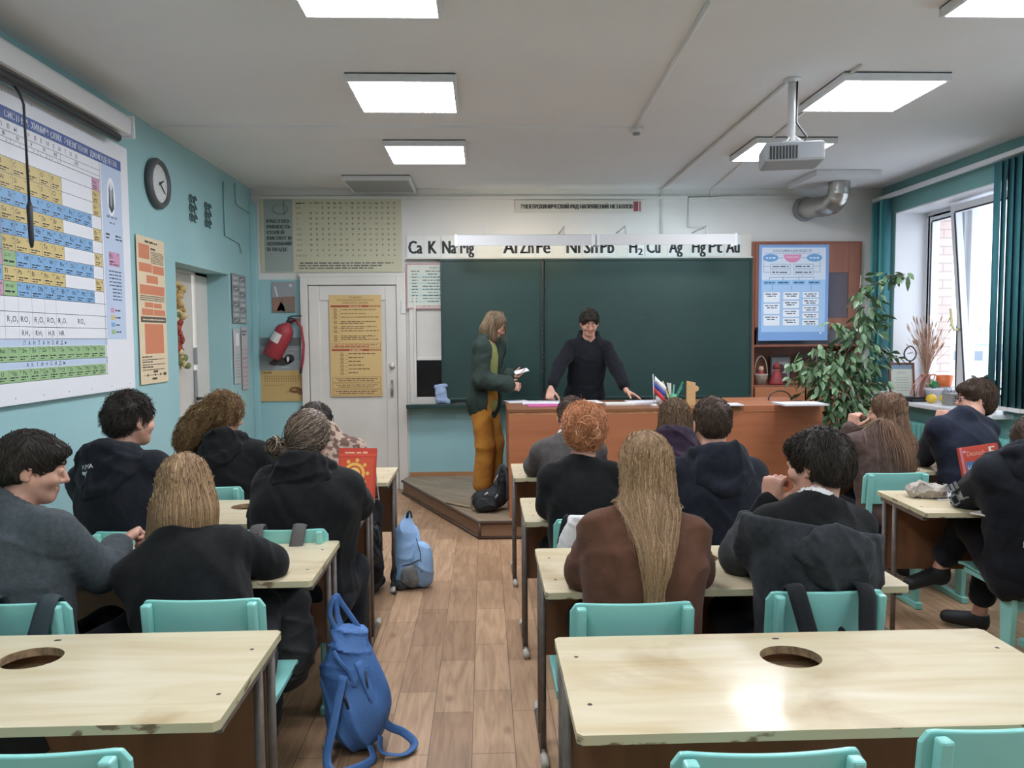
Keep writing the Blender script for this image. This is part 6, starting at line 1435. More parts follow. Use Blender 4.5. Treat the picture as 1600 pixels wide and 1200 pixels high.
# light blue backpack on the floor further up
c = at(642, 860, 4.80); t = thing('backpack', 'light blue backpack standing on the floor near the platform', 'backpack', (c.x, 4.80, 0), D2R(8))
sdf_obj('bag_body', [(ell((-.02, .02, .20), (.10, .085, .20)), .0), (cap((-.03, .02, .36), (-.01, .02, .45), .055, .022), .05), (cap((-.02, .0, .08), (.03, 0, .07), .07), .05)], LBLUE, t, folds=.009, seed=8, keep=[((0, 0, 1), (0, 0, .005))])
sdf_obj('front_pocket', [(ell((.065, -.03, .15), (.075, .07, .145)), .0), (cap((.08, -.02, .06), (.09, -.02, .05), .045), .03)], LBLUE, t, folds=.006, seed=9, keep=[((0, 0, 1), (0, 0, .006))])
sdf_obj('mesh_pocket', [(ell((-.005, -.065, .10), (.062, .035, .085)), .0)], mat('grey_mesh', '#4f5964', .8, '#7c7f7c', scale=14), t, folds=.005, keep=[((0, 0, 1), (0, 0, .008)), ((.3, 0, -1), (0, 0, .16))])
sdf_obj('back_panel', [(cap((-.095, .03, .06), (-.075, .03, .30), .035, .02), .0), (cap((-.10, -.03, .03), (-.05, -.05, .03), .03), .03)], BAGG, t, folds=.004, keep=[((0, 0, 1), (0, 0, .004))])
strap(t, [(-.02, .0, .44), (-.015, -.01, .475), (.0, .0, .48), (.01, .01, .44)], .018, BAGK, 'handle'); strap(t, [(-.09, -.02, .16), (-.115, -.06, .06), (-.12, -.10, .012), (-.10, -.14, .010)], .026, BAGK, up=(0, -.3, 1))
MB().tube([(-.055, -.095, .165), (-.01, -.11, .178), (.05, -.10, .20)], .004, 6).build('elastic_edge', DARK_P, t); MB().tube([(.03, -.075, .33), (.055, -.09, .24), (.06, -.10, .12)], .003, 6).build('zip', DARK_P, t)
# black backpack on the platform
c = at(768, 770, 6.32); t = thing('backpack', 'black backpack with a shoe on top lying against the teacher desk', 'backpack', (c.x, 6.34, PZ), 0); t['label'] = 'black backpack lying on the platform against the end of the teacher desk'
sdf_obj('bag_body', [(ell((-.03, .01, .088), (.135, .085, .088)), .0), (cap((-.10, .02, .09), (.06, .02, .10), .07), .03), (cap((.045, .03, .12), (.11, .03, .30), .066, .045), .05)], BAGK, t, folds=.010, seed=12, keep=[((0, 0, 1), (0, 0, .003))])
sdf_obj('front_pocket', [(ell((-.045, -.075, .075), (.085, .04, .06)), .0), (cap((-.10, -.075, .06), (.01, -.075, .06), .035), .03)], BAGK, t, folds=.006, seed=15, freq=45, keep=[((0, 0, 1), (0, 0, .004))])
strap(t, [(.13, -.06, .10), (.135, -.07, .22), (.12, -.05, .34), (.09, -.03, .385), (.06, -.04, .34), (.03, -.07, .22)], .03, BAGG, up=(0, 1, 0)); b = MB(); b.tube([(-.06, -.085, .15), (-.03, -.095, .17)], .008, 6); b.tube([(.03, -.08, .12), (.05, -.08, .15)], .007, 6); b.tube([(.02, -.065, .25), (.055, -.055, .31)], .005, 6); b.build('zip_pull', mat('grey_piping', '#a9a9a4', .5), t)
strap(t, [(-.12, 0, .12), (-.16, -.02, .10), (-.165, -.03, .04), (-.14, -.04, .02)], .02, mat('tan_webbing', '#7d6a55', .8), 'side_loop', up=(0, -1, 0))
# dark fluffy bag hung at the patterned jacket's chair
c = at(580, 838, 4.25); t = thing('bag', 'black fluffy bag hanging beside the desk with the red book', 'bag', (c.x, 4.12, 0))
sdf_obj('bag_body', [(ell((0, 0, .50), (.075, .06, .075)), 0), (ell((-.005, 0, .41), (.08, .06, .07)), .01), (ell((-.03, 0, .56), (.06, .05, .06)), .01)], BAGK, t, folds=.010, freq=70, h=.006); strap(t, [(-.05, 0, .60), (-.06, .01, .70), (-.075, .02, .78)], .02, BAGK)

# ------------------------------------------------------------------ on the desks
def book(name, label, loc, w, h, th, rot, cover, draw=None, cat='book'):
    M_ = Matrix.Translation(loc) @ Euler(rot).to_matrix().to_4x4()
    t = thing(name, label, cat, loc); t.rotation_euler = rot
    MB().span((-w / 2 + .002, .0015, .002), (w / 2 - .003, th - .0015, h - .002)).build('pages', mat('book_pages', '#e0dbcf', .8), t)
    c = MB(); c.span((-w / 2, 0, 0), (w / 2, .0015, h)); c.span((-w / 2, th - .0015, 0), (w / 2, th, h)); c.span((-w / 2 - .001, 0, 0), (-w / 2 + .0015, th, h)); c.build('cover', cover, t)
    s = Sheet((-w / 2, -.0006, h), (1, 0, 0), (0, 0, -1), w, h, '#ffffff', thick=.0002); s.mb = MB(); s.mats = []
    draw(s); s.build('cover_print', t); return t
def math_book(s):
    w, h = s.w, s.h; s.rect(0, 0, w, h, '#c8402f', .5); s.rect(0, .03, w, .04, '#d8563f'); s.words(.03, .028, .15, .010, '#e8b090', 2)
    s.rect(.01, .05, w - .01, h - .02, '#cf5235', .8); u, v = .085, .13
    s.ell(u, v, .055, .055, '#e8b85a', 1.2, 24); s.ell(u, v, .040, .040, '#d0562f', 1.5, 22); s.ell(u, v, .030, .030, '#ecca7e', 1.8, 20); s.ell(u, v, .014, .014, '#d0562f', 2, 14)
    for k in range(9):
        a = k * .7; s.ell(u + .068 * math.cos(a), v + .068 * math.sin(a), .010, .010, '#e8b85a', 1.4, 8)
    s.ell(.10, .215, .028, .028, '#e8b85a', 1.6, 18); s.ell(.10, .215, .017, .017, '#cf5235', 2, 14); s.words(.14, .245, .175, .012, '#e9d9c8', 4)
RB = book('book', 'red textbook with a sun pattern standing on a wire stand', Vector((-.665, 3.915, DH + .012)), .195, .262, .014, (D2R(-14), 0, D2R(-6)), mat('red_cover', '#b8382b', .4), math_book)
t = thing('book_stand', 'thin wire stand behind the red textbook', 'book stand', (-.665, 3.93, DH)); WIRE = mat('steel_wire', '#8a8a88', .4, metal=.8)
b = MB(); b.tube([(-.11, -.035, .004), (-.115, .012, .004), (-.085, .072, .225), (.085, .072, .225), (.115, .012, .004), (.12, -.035, .004), (.12, -.04, .022)], .0025, 6); b.tube([(-.115, .012, .004), (.115, .012, .004)], .0025, 6); b.tube([(-.11, -.035, .004), (-.11, -.04, .022)], .0025, 6); b.tube([(.085, .072, .225), (.09, .11, .004)], .0025, 6); b.tube([(-.085, .072, .225), (-.09, .11, .004), (.09, .11, .004)], .0025, 6); b.build('wire', WIRE, t)
def german(s):
    w, h = s.w, s.h; s.rect(0, 0, w, h, '#c9503c', .5); s.rect(0, 0, .014, h, '#d8818a', .8); s.ell(.024, .022, .008, .006, '#d9aebd', 1, 10)
    s.text('Deutsch', .034, .045, .024, '#e6b7a0', fit=.095); s.text('5', .150, .060, .050, '#f2efec', fit=.036, bold=.002)
    s.rect(.022, .072, w - .004, h - .01, '#4f7fb5', 1); s.rect(.14, .066, w - .004, .080, '#d9a868', 1.5); s.text('HORIZONTE', .028, .118, .032, '#e8eef4', 3, fit=.158)
    s.ell(.05, .16, .035, .014, '#7fa3c9', 1.4, 16); s.ell(.10, .15, .03, .010, '#86a8cb', 1.4, 16); s.rect(.022, .20, w - .004, h - .01, '#8d9a6b', 1.5); s.rect(.022, .185, w - .004, .20, '#7d93a8', 1.5)
    s.ell(.10, .165, .014, .018, '#4a3530', 2, 14); s.ell(.102, .172, .011, .013, '#c99a86', 2.3, 14); s.poly([(.075, .24), (.085, .19), (.12, .19), (.135, .24)], '#b9605a', 2.2)
book('textbook', 'red and blue German textbook held upright by the pupil in the black hoodie', Vector((at(1546, 800, 3.56).x, 3.56, DH + .012)), .205, .29, .016, (D2R(-10), D2R(-6), D2R(6)), mat('orange_red_cover', '#b84a38', .4), german)
c = atz(1447, 778, DH); t = thing('pencil_case', 'crumpled pale grey pencil case on the desk by the window', 'pencil case', (c.x, c.y, DH), D2R(-25))
sdf_obj('case_body', [(cap((-.06, 0, .034), (.06, 0, .034), .034), 0), (ell((0, 0, .045), (.065, .03, .03)), .02)], mat('grey_canvas', '#aaa298', .8, '#9a9288', scale=25), t, folds=.010, freq=60, h=.004, keep=[((0, 0, 1), (0, 0, .001))]); MB().tube([(-.06, .0, .066), (0, -.005, .076), (.065, 0, .062), (.085, .0, .05)], .003, 6).build('zip', DARK_P, t)
def paper(name, label, px, py, z, w, d, rz, col, n=1, cat='paper', lines=0, th=.0012, grp=None):
    c = atz(px, py, z); t = Sheet((-w / 2, d / 2, th), (1, 0, 0), (0, -1, 0), w, d, col, thick=th)
    for k in range(lines): t.words(.015, .02 + .018 * k, w - .02, .006, '#6d737c', k)
    o = t.build(name); tag(o, label, cat, grp); o.location = (c.x, c.y, z + .0006 * n); o.rotation_euler = (0, 0, D2R(rz)); return o
paper('notebook', 'open white notebook on the desk beside the grey pencil case', 1481, 776, DH, .17, .20, -8, '#e3e5e8', 1, 'notebook', 6, .005); paper('paper_slip', 'folded white paper slip at the edge of the desk under the black sleeve', 1537, 803, DH, .10, .07, 30, '#e2e0da', 1, 'paper', 0, .006)

# on the teacher desk
paper('paper_sheet', 'crumpled white sheet at the left end of the teacher desk', 808, 628, DT, .20, .22, 12, '#d9dde4', 1, 'paper', 4, .008); paper('open_journal', 'large white open journal on the teacher desk by the left fist', 855, 630, DT, .42, .28, -4, '#dfe0e6', 2, 'journal', 8, .010)
paper('folder', 'pink folder lying under the white journal on the teacher desk', 852, 634, DT, .30, .22, 5, '#b9578f', 1, 'folder', 0, .006); paper('paper_sheet', 'plain white sheet in the middle of the teacher desk', 920, 628, DT, .21, .28, 6, '#e6e6e4', 1, 'paper', 0, .003)
paper('notebook', 'closed white notebook on the teacher desk under the flat hand', 968, 632, DT, .24, .17, -2, '#d8d6cf', 1, 'notebook', 0, .014); paper('magazine', 'thick white magazine by the little flag on the teacher desk', 1008, 630, DT, .30, .24, 4, '#dcdce6', 1, 'magazine', 3, .016)
paper('paper_sheet', 'white sheet on the right part of the teacher desk behind the cropped hair', 1135, 633, DT + .013, .22, .18, 0, '#d9dce0', 1, 'paper', 0, .010)
c = at(1022, 632, 6.25); t = thing('flag', 'small white, blue and red striped flag in a stand on the teacher desk', 'flag', (c.x, 6.25, DT)); MB().lathe([(.03, 0), (.03, .008), (.006, .016), (0, .02)], n=14).build('stand', METAL_W, t); MB().tube([(0, 0, .01), (-.01, 0, .26)], .003, 6).build('flagpole', METAL_W, t)
b = MB(); vs, fs = [], []
for k in range(9):
    for j in range(4): vs.append((.0 - .01 * (.26 - .0) + .010 + .012 * k - .006 * j, .012 * math.sin(k * .9), .245 - .042 * j - .012 * k))
for k in range(8):
    for j in range(3): fs.append((k * 4 + j, (k + 1) * 4 + j, (k + 1) * 4 + j + 1, k * 4 + j + 1))
for j, c_ in enumerate((0, 1, 2)):
    b.raw([vs[k * 4 + jj] for k in range(9) for jj in (j, j + 1)], [(2 * k, 2 * k + 2, 2 * k + 3, 2 * k + 1) for k in range(8)], c_, True)
o = b.build('flag_cloth', [mat('flag_white', '#e8e8ea', .7), mat('flag_blue', '#3f56a6', .7), mat('flag_red', '#c23a3f', .7)], t); so = o.modifiers.new('thick', 'SOLIDIFY'); so.thickness = .001
c = at(1079, 634, 6.22); t = Field((-.09, -.03, -.01), (.09, .03, .24), .004)
fig = MB(); fig.prism([(-.034, 0), (.038, 0), (.038, .115), (.062, .125), (.066, .15), (.05, .165), (.038, .16), (.038, .19), (-.034, .205)], -.012, .012, 1); o = fig.build('wooden_number', mat('pale_plywood', '#cfa877', .6, '#c29a68', scale=6), None, (c.x, 6.22, DT), bevel=.002); tag(o, 'wooden figure shaped like the number one on the teacher desk', 'ornament')
c = at(1050, 630, 6.32); t = thing('pen_holder', 'pen holder with green and cream sticks beside the wooden number', 'pen holder', (c.x, 6.32, DT)); MB().lathe([(.035, 0), (.038, .09), (.034, .09), (.031, .01), (0, .01)], n=18).build('cup', mat('green_cup', '#4f9a72', .5), t)
for k, (x, a, h_, cl_) in enumerate(((-.05, -.35, .19, '#d8c9a0'), (-.02, -.2, .17, '#d8d2c6'), (.0, .1, .15, '#7bb7a4'), (.02, .45, .19, '#3f8f66'), (.03, .5, .15, '#68b9c4'), (-.01, -.05, .16, '#efefe8'))):
    MB().box((x * .4 + math.sin(a) * h_ / 2, (k - 3) * .008, .02 + math.cos(a) * h_ / 2), (.014, .006, h_), rot=(0, a, 0)).build('pen', mat('pen_%d' % k, cl_, .5), t)
c = at(1033, 632, 6.35); t = thing('flower_pot', 'small potted plant with yellow flowers behind the flag on the teacher desk', 'plant', (c.x, 6.38, DT)); MB().lathe([(.03, 0), (.042, .07), (.036, .07), (0, .06)], n=16).build('pot', METAL_W, t)
b = MB(); r = random.Random(6)
for k in range(22):
    a, e_ = r.uniform(0, 6.28), r.uniform(.3, 1.2); L_ = r.uniform(.07, .12); tip = Vector((L_ * math.cos(a) * math.cos(e_), L_ * math.sin(a) * math.cos(e_), .07 + L_ * math.sin(e_))); sd = Vector((-math.sin(a), math.cos(a), 0)) * .010
    b.raw([(0, 0, .06), tip * .55 + sd + Vector((0, 0, .03)), tip, tip * .55 - sd + Vector((0, 0, .03))], [(0, 1, 2, 3)], k % 3 == 0)
b.build('leaves', [mat('pot_leaf', '#4c6e3c', .6), mat('yellow_petal', '#b9a43f', .6)], t)
for k in range(5):
    paper('magazine', ('bottom magazine of the stack at the right end of the teacher desk', 'second magazine up in the stack at the right end of the teacher desk', 'middle magazine of the stack at the right end of the teacher desk', 'fourth magazine up in the stack at the right end of the teacher desk', 'top magazine of the stack at the right end of the teacher desk')[k],
          1248 + (k % 2) * 3, 632, DT + .014 + .0125 * k, .33 - .012 * (k % 3), .24, (k * 3) % 7 - 3, ('#c9cbd0', '#b6bcc6', '#d0cfd2', '#bcb8be', '#c6cad3')[k], 0, 'magazine', 0, .012, 'stack of magazines')
c = at(1233, 624, 6.30); tag(MB().tube([(c.x - .10 + .10 * (1 + math.cos(a)), 6.50, DT + .015 + .08 * math.sin(a)) for a in np.linspace(math.pi, -.05, 14)], .006, 6).build('cable', DARK_P), 'black cable looping up beside the magazine stack on the teacher desk', 'cable')
# ------------------------------------------------------------------ ficus, window sill, blinds, radiator, bookcase niche
def leaf_mesh(items, m_idx=None, fold=.25, droop=.25):
    """items: (base, direction, length, width, roll) -> leaf blades with a midrib fold."""
    vs, fs = [], []
    for bse, d, L, w, roll in items:
        d = Vector(d).normalized(); s = d.cross(Vector((0, 0, 1))); s = s.normalized() if s.length > .01 else Vector((1, 0, 0)); s = Matrix.Rotation(roll, 3, d) @ s; n = s.cross(d)
        o = len(vs)
        for t_, ww in ((0, 0), (.22, .72), (.5, 1.0), (.78, .6), (1, 0)):
            c = bse + d * (L * t_) + Vector((0, 0, -droop * L * t_ * t_))
            if ww == 0: vs.append(c)
            else: vs += [c + s * (w * ww) + n * (fold * w * ww), c, c - s * (w * ww) + n * (fold * w * ww)]
        fs += [(o, o + 1, o + 2), (o, o + 2, o + 3)]
        for k in (1, 4): fs += [(o + k, o + k + 3, o + k + 4, o + k + 1), (o + k + 1, o + k + 4, o + k + 5, o + k + 2)]
        fs += [(o + 7, o + 10, o + 8), (o + 8, o + 10, o + 9)]
    return vs, fs
LEAF = mat('ficus_leaf', '#4c6b47', .38, '#6f8b66', scale=5, lo=.42, hi=.62); BARK = mat('ficus_bark', '#7b6f60', .8, '#655a4d', scale=12)
FX = at(1320, 640, 6.35); r = random.Random(21)
t = thing('potted_ficus', 'tall leafy green ficus between the teacher desk and the window', 'plant', (FX.x, 6.35, 0)); base = Vector((FX.x, 6.35, 0))
MB().lathe([(.13, 0), (.17, .30), (.18, .32), (.165, .32), (.15, .27), (0, .27)], n=28).build('pot', mat('brown_pot', '#7a5a48', .6), t); MB().lathe([(0, .275), (.15, .27)], n=20).build('soil', mat('soil', '#3b3029', .9, bump=.4), t)
tips = []; b = MB()
def branch(p0, p1, r0, bend, n=7):
    pts = [p0.lerp(p1, k / n) + Vector((math.sin(k / n * 3.1) * bend[0], math.sin(k / n * 3.1) * bend[1], 0)) for k in range(n + 1)]
    b.tube(pts, [r0 * (1 - .7 * k / n) for k in range(n + 1)], 6); return pts
def P_(px, py, dy=0.0): return at(px, py, 6.35 + dy) - base
mains = [(P_(1318, 690), P_(1345, 430), .016, (.04, .02)), (P_(1316, 690), P_(1275, 545, -.1), .014, (-.05, 0)), (P_(1322, 690), P_(1385, 430, .1), .013, (.0, .08)), (P_(1318, 690), P_(1300, 560, .2), .013, (.03, .05)), (P_(1322, 680), P_(1360, 560, -.15), .012, (.04, -.05))]
for p0, p1, r0, bd in mains:
    g0 = Vector((p0.x * .2, p0.y * .2, .27)); b.tube([g0, p0], r0, 6); pts = branch(p0, p1, r0, bd)
    for k in range(1, 8): tips.append((pts[k], .10))
twigs = [((1350, 450), (1398, 432)), ((1385, 432), (1415, 428)), ((1362, 480), (1385, 505)), ((1360, 540), (1398, 556)), ((1300, 560), (1240, 592)), ((1290, 580), (1236, 570)), ((1330, 520), (1300, 505)), ((1310, 620), (1262, 640)), ((1330, 600), (1385, 600)), ((1340, 640), (1372, 660))]
for a_, c_ in twigs:
    pts = branch(P_(*a_, r.uniform(-.1, .1)), P_(*c_, r.uniform(-.2, .15)), .006, (0, 0), 5)
    for p in pts[1:]: tips.append((p, .05))
b.build('branches', BARK, t)
items = []
cl = [((1305, 610), .31, .36, 330), ((1285, 570), .22, .20, 120), ((1345, 545), .20, .25, 130), ((1345, 640), .20, .22, 90), ((1355, 475), .13, .20, 60), ((1300, 680), .22, .15, 60)]
for (px, py), rx, rz, n in cl:
    c = P_(px, py)
    for _ in range(n):
        while True:
            q = Vector((r.uniform(-1, 1), r.uniform(-1, 1), r.uniform(-1, 1)))
            if q.length < 1 and q.length > .35: break
        p = c + Vector((q.x * rx, q.y * rx * .85, q.z * rz)); d = Vector((q.x + r.uniform(-.5, .5), q.y + r.uniform(-.5, .5), -.55 + r.uniform(-.5, .4)))
        items.append((p, d, r.uniform(.065, .105), r.uniform(.016, .024), r.uniform(-.9, .9)))
for p, sp in tips:
    for _ in range(4): items.append((p + Vector((r.uniform(-sp, sp), r.uniform(-sp, sp), r.uniform(-sp, sp))) * .5, (r.uniform(-1, 1), r.uniform(-1, .6), r.uniform(-1, .2)), r.uniform(.07, .11), r.uniform(.016, .024), r.uniform(-.8, .8)))
items = [q_ for q_ in items if not ((q_[0] + base).z < 1.04 and (q_[0] + base).x < 2.83)]
vs, fs = leaf_mesh(items); MB().raw(vs, fs, 0, True).build('foliage', LEAF, t)

# vertical blinds
BL = mat('teal_blind_fabric', '#3f7d86', .8, '#37727c', scale=3, stretch=(1, 8, 1)); BL2 = mat('teal_blind_light', '#5bb0ac', .8)
def blinds(y0, y1, n, label, ang, x=4.085):
    t = thing('vertical_blind', label, 'blind', (x, (y0 + y1) / 2, 0), 0, 'teal window blinds'); s = MB(); w_ = MB(); yc = (y0 + y1) / 2
    for k in range(n):
        y = y0 + (y1 - y0) * (k + .5) / n - yc; a = D2R(ang + (k % 3) * 4); dx, dy = .058 * math.sin(a), .058 * math.cos(a)
        pr = [(-1, 0), (-.5, .010), (0, .013), (.5, .010), (1, 0)]; vv = []
        for z in (1.0, 2.93):
            for u, c in pr: vv.append((dx * u + c * math.cos(a), y + dy * u - c * math.sin(a), z))
        s.raw(vv, [(i, i + 1, 5 + i + 1, 5 + i) for i in range(4)], k % 2 if n < 6 else 0, True); w_.box((0, y, .985), (.012 + abs(dx) * 2, max(.02, abs(dy) * 2), .03), rot=None)
    o = s.build('slats', [BL, BL2], t); sm = o.modifiers.new('thick', 'SOLIDIFY'); sm.thickness = .0015; w_.build('bottom_weights', METAL_W, t)
blinds(7.66, 7.99, 4, 'narrow bunch of teal blind strips at the far end of the window', 62)
blinds(4.35, 6.08, 22, 'wide teal vertical blind at the right edge of the photo', 10)
t = thing('blind_rail', 'long white rail carrying the teal blinds above the window', 'rail', (4.085, 6.0, 2.965)); MB().span((-.022, -1.75, -.02), (.022, 1.985, .018)).build('rail', PVC, t, bevel=.003)
b = MB()
for y in (-1.5, -.3, .9, 1.9): b.span((.0, y - .012, .005), (.095, y + .012, .02))
b.build('bracket', METAL_W, t)
# radiator
t = thing('radiator', 'teal ribbed radiator under the window sill', 'radiator', (4.09, 6.55, 0)); RD = mat('teal_radiator_paint', '#6fb0a9', .4)
b = MB()
for k in range(22): b.span((-.055, -.92 + .085 * k - .030, .17), (.055, -.92 + .085 * k + .030, .74))
b.build('ribs', RD, t, bevel=.014); b = MB(); b.tube([(0, -.99, .22), (0, .98, .22)], .022, 8); b.tube([(0, -.99, .69), (0, 1.15, .69), (0, 1.35, .69)], .018, 8); b.span((-.02, -.8, 0), (.02, -.76, .2)); b.span((-.02, .8, 0), (.02, .84, .2)); b.build('pipes', RD, t)

SZ = WZ0 + .005
def on_sill(px, y): return at(px, 600, y).x
x = on_sill(1411, 7.5); t = thing('certificate', 'framed certificate leaning at the far end of the window sill', 'frame', (x, 7.50, SZ), D2R(-6)); Mx = Matrix.Rotation(D2R(-7), 4, 'X')
b = MB()
for lo, hi in (((-.125, 0, 0), (-.105, .018, .36)), ((.105, 0, 0), (.125, .018, .36)), ((-.105, 0, 0), (.105, .018, .02)), ((-.105, 0, .34), (.105, .018, .36))): b.span(lo, hi)
for v in b.v: v[:] = Mx @ v
b.build('frame', mat('red_brown_frame', '#6a4436', .4), t, bevel=.003)
s = Sheet(Mx @ Vector((-.105, .008, .34)), (1, 0, 0), (0, D2R(-7), -1), .21, .32, '#c9cfc4'); s.rect(0, 0, .21, .045, '#7f97a8'); s.text('ДИПЛОМ', .105, .09, .018, '#8a8f78', align='c', fit=.09)
for k in range(6): s.words(.04 + .01 * (k % 2), .13 + .026 * k, .17, .006, '#8d9484', k)
s.build('diploma', t)
x = on_sill(1421, 7.62); t = thing('award', 'drop shaped dark ring award standing behind the framed certificate', 'award', (x, 7.62, SZ)); DKM = mat('dark_bronze', '#3c3a3c', .4, metal=.4)
MB().lathe([(.05, 0), (.05, .02), (.012, .03), (.010, .36), (.016, .375), (0, .38)], n=16).build('stem', DKM, t)
MB().tube([(.062 * math.sin(a) * (1 - .35 * max(0, -math.cos(a)) ** 2), 0, .445 - .075 * math.cos(a)) for a in np.linspace(0, 2 * math.pi, 25)[:-1]], .0075, 8, closed=True).build('ring', DKM, t); MB().box((0, 0, .45), (.045, .01, .008), rot=(0, D2R(-10), 0)).build('plate', DKM, t)
x = on_sill(1447, 7.36); t = thing('dried_bouquet', 'tall bouquet of dried wheat and grasses on the window sill', 'bouquet', (x, 7.36, SZ)); MB().lathe([(.05, 0), (.065, .06), (.05, .16), (.035, .22), (.045, .24), (.04, .24), (.03, .2), (0, .2)], n=18).build('vase', mat('dusky_pink_vase', '#a97d74', .5, '#8c6a64', scale=9), t)
b, e = MB(), MB(); r = random.Random(9)
for k in range(130):
    a, l = r.uniform(0, 6.28), r.uniform(.30, .60); sp = r.uniform(.02, .22); tip = Vector((sp * math.cos(a), sp * math.sin(a) * .8, .2 + l)); mid = Vector((tip.x * .35, tip.y * .35, .2 + l * .55))
    b.tube([(0, 0, .2), mid, tip], .0016, 4, cap=False); d = (tip - mid).normalized()
    if k % 2 == 0: e.tube([tip - d * .02, tip + d * .01, tip + d * .04], [.003, .0065, .001], 5)
n_ = len(b.v); b.raw(e.v, e.f, 1, True); b.build('foliage', [mat('straw', '#c19c85', .8), mat('wheat_ear', '#b38a72', .8)], t)
b = MB()
for k in range(14):
    a = r.uniform(0, 6.28); b.tube([Vector((.05 * math.cos(a) + .03 * math.sin(j), .05 * math.sin(a), .24 + .02 * j - .012 * j * j)) * 1.0 + Vector((.012 * j * math.cos(a), .012 * j * math.sin(a), 0)) for j in range(6)], .004, 5)
b.build('ribbon_curls', mat('coral_ribbon', '#cf8a74', .6), t)
x = on_sill(1455, 7.22); t = thing('potted_plant', 'white flowerpot with a broad leaved green plant on the window sill', 'plant', (x, 7.18, SZ)); MB().lathe([(.055, 0), (.075, .10), (.088, .115), (.086, .125), (.07, .12), (0, .11)], n=24).build('pot', mat('white_pot', '#d9d9df', .35), t)
it = []
for k in range(13):
    a = k * 2.4; it.append((Vector((0, 0, .11)), (math.cos(a), math.sin(a), .9 + .5 * (k % 3)), .10 + .02 * (k % 4), .020, 0))
vs, fs = leaf_mesh(it); MB().raw(vs, fs, 0, True).build('leaves', mat('bright_green_leaf', '#4f9a63', .5, '#3d7f54', scale=8), t)
x = on_sill(1476, 7.30); t = thing('orange_pot', 'orange flowerpot on the window sill before the brick pier', 'pot', (x, 7.30, SZ)); MB().lathe([(.05, 0), (.055, .08), (.05, .13), (.062, .14), (.078, .24), (.07, .24), (.055, .15), (0, .15)], n=20).build('bowl', mat('orange_glaze', '#df7440', .4), t); MB().lathe([(.066, .0), (.066, .13)], n=18).build('sleeve', mat('blue_grey_sleeve', '#8594a8', .5), t)
x = on_sill(1500, 7.10); t = thing('red_pot', 'small red pot on the window sill left of the boy with glasses', 'pot', (x, 7.02, SZ)); MB().lathe([(.035, 0), (.05, .17), (.044, .17), (0, .15)], n=18).build('bowl', mat('red_glaze', '#b93345', .4), t)
it = []
for k in range(34):
    a = r.uniform(0, 6.28); it.append((Vector((.02 * math.cos(a), .02 * math.sin(a), .04 + .10 * r.random())), (math.cos(a), math.sin(a), r.uniform(-.2, .9)), r.uniform(.05, .09), .014, r.uniform(-.5, .5)))
x = on_sill(1490, 6.9); t = thing('potted_plant', 'variegated purple and white plant on the window sill by the grey box', 'plant', (x, 6.95, SZ)); MB().lathe([(.05, 0), (.065, .08), (.058, .08), (0, .07)], n=18).build('pot', mat('dark_purple_pot', '#4b4054', .5), t); vs, fs = leaf_mesh(it); MB().raw(vs, fs, 0, True).build('leaves', mat('variegated_leaf', '#7a6f86', .5, '#c9c9c8', scale=26), t)
x = on_sill(1440, 7.12); t = thing('tray', 'black plastic tray on the window sill under the white flowerpot', 'tray', (x + .03, 7.20, SZ)); b = MB(); b.span((-.14, -.11, 0), (.10, .08, .006))
for q_ in (((-.14, -.11, 0), (-.134, .08, .03)), ((.094, -.11, 0), (.10, .08, .03)), ((-.14, -.11, 0), (.10, -.104, .03)), ((-.14, .074, 0), (.10, .08, .03))): b.span(*q_)
b.build('tray_body', DARK_P, t)
o = None
for k, px in enumerate((1457, 1478)):
    x = on_sill(px, 6.92); t = thing('lemon', ('yellow fruit on the window sill, left of the pair', 'yellow fruit on the window sill, right of the pair beside the grey box')[k], 'fruit', (x, 6.93, SZ + .045), D2R(30 + 60 * k), 'yellow fruits on the sill')
    MB().lathe([(0, -.056), (.010, -.05), (.034, -.032), (.044, 0), (.036, .028), (.012, .046), (0, .05)], n=20, mx=Matrix.Rotation(D2R(80), 4, 'X')).build('fruit', mat('lemon_skin', '#d9b840', .45, '#cda936', scale=30, bump=.1), t)
x = on_sill(1492, 6.70); t = thing('grey_box', 'small grey slatted box at the front of the window sill', 'box', (x, 6.72, SZ)); MB().span((-.06, -.07, 0), (.07, .07, .11)).build('box_body', mat('grey_card', '#8c8a84', .7), t, bevel=.002); b = MB()
for k in range(4): b.span((-.05, -.072, .015 + .023 * k), (.06, -.0705, .027 + .023 * k))
b.build('slots', mat('dark_slot', '#5c5a56', .7), t)
x = on_sill(1416, 7.32); tag(MB().span((-.11, -.08, 0), (.11, .08, .03)).build('blue_book', mat('dark_blue_cover', '#3c4a66', .5), None, (x, 7.36, SZ), bevel=.002), 'dark blue book lying flat before the framed certificate', 'book')
x = on_sill(1540, 6.4); t = thing('potted_plant', 'dark leafy plant on the window sill beside the wide teal blind', 'plant', (x, 6.40, SZ)); MB().lathe([(.07, 0), (.09, .13), (.08, .13), (0, .12)], n=18).build('pot', mat('brown_pot', '#7a5a48', .6), t)
it = [(Vector((r.uniform(-.06, .06), r.uniform(-.06, .06), .12 + r.uniform(0, .12))), (r.uniform(-1, 1), r.uniform(-1, 1), r.uniform(-.1, 1)), r.uniform(.06, .11), .022, r.uniform(-.6, .6)) for _ in range(70)]
vs, fs = leaf_mesh(it); MB().raw(vs, fs, 0, True).build('leaves', mat('dark_leaf', '#3a5240', .5), t)

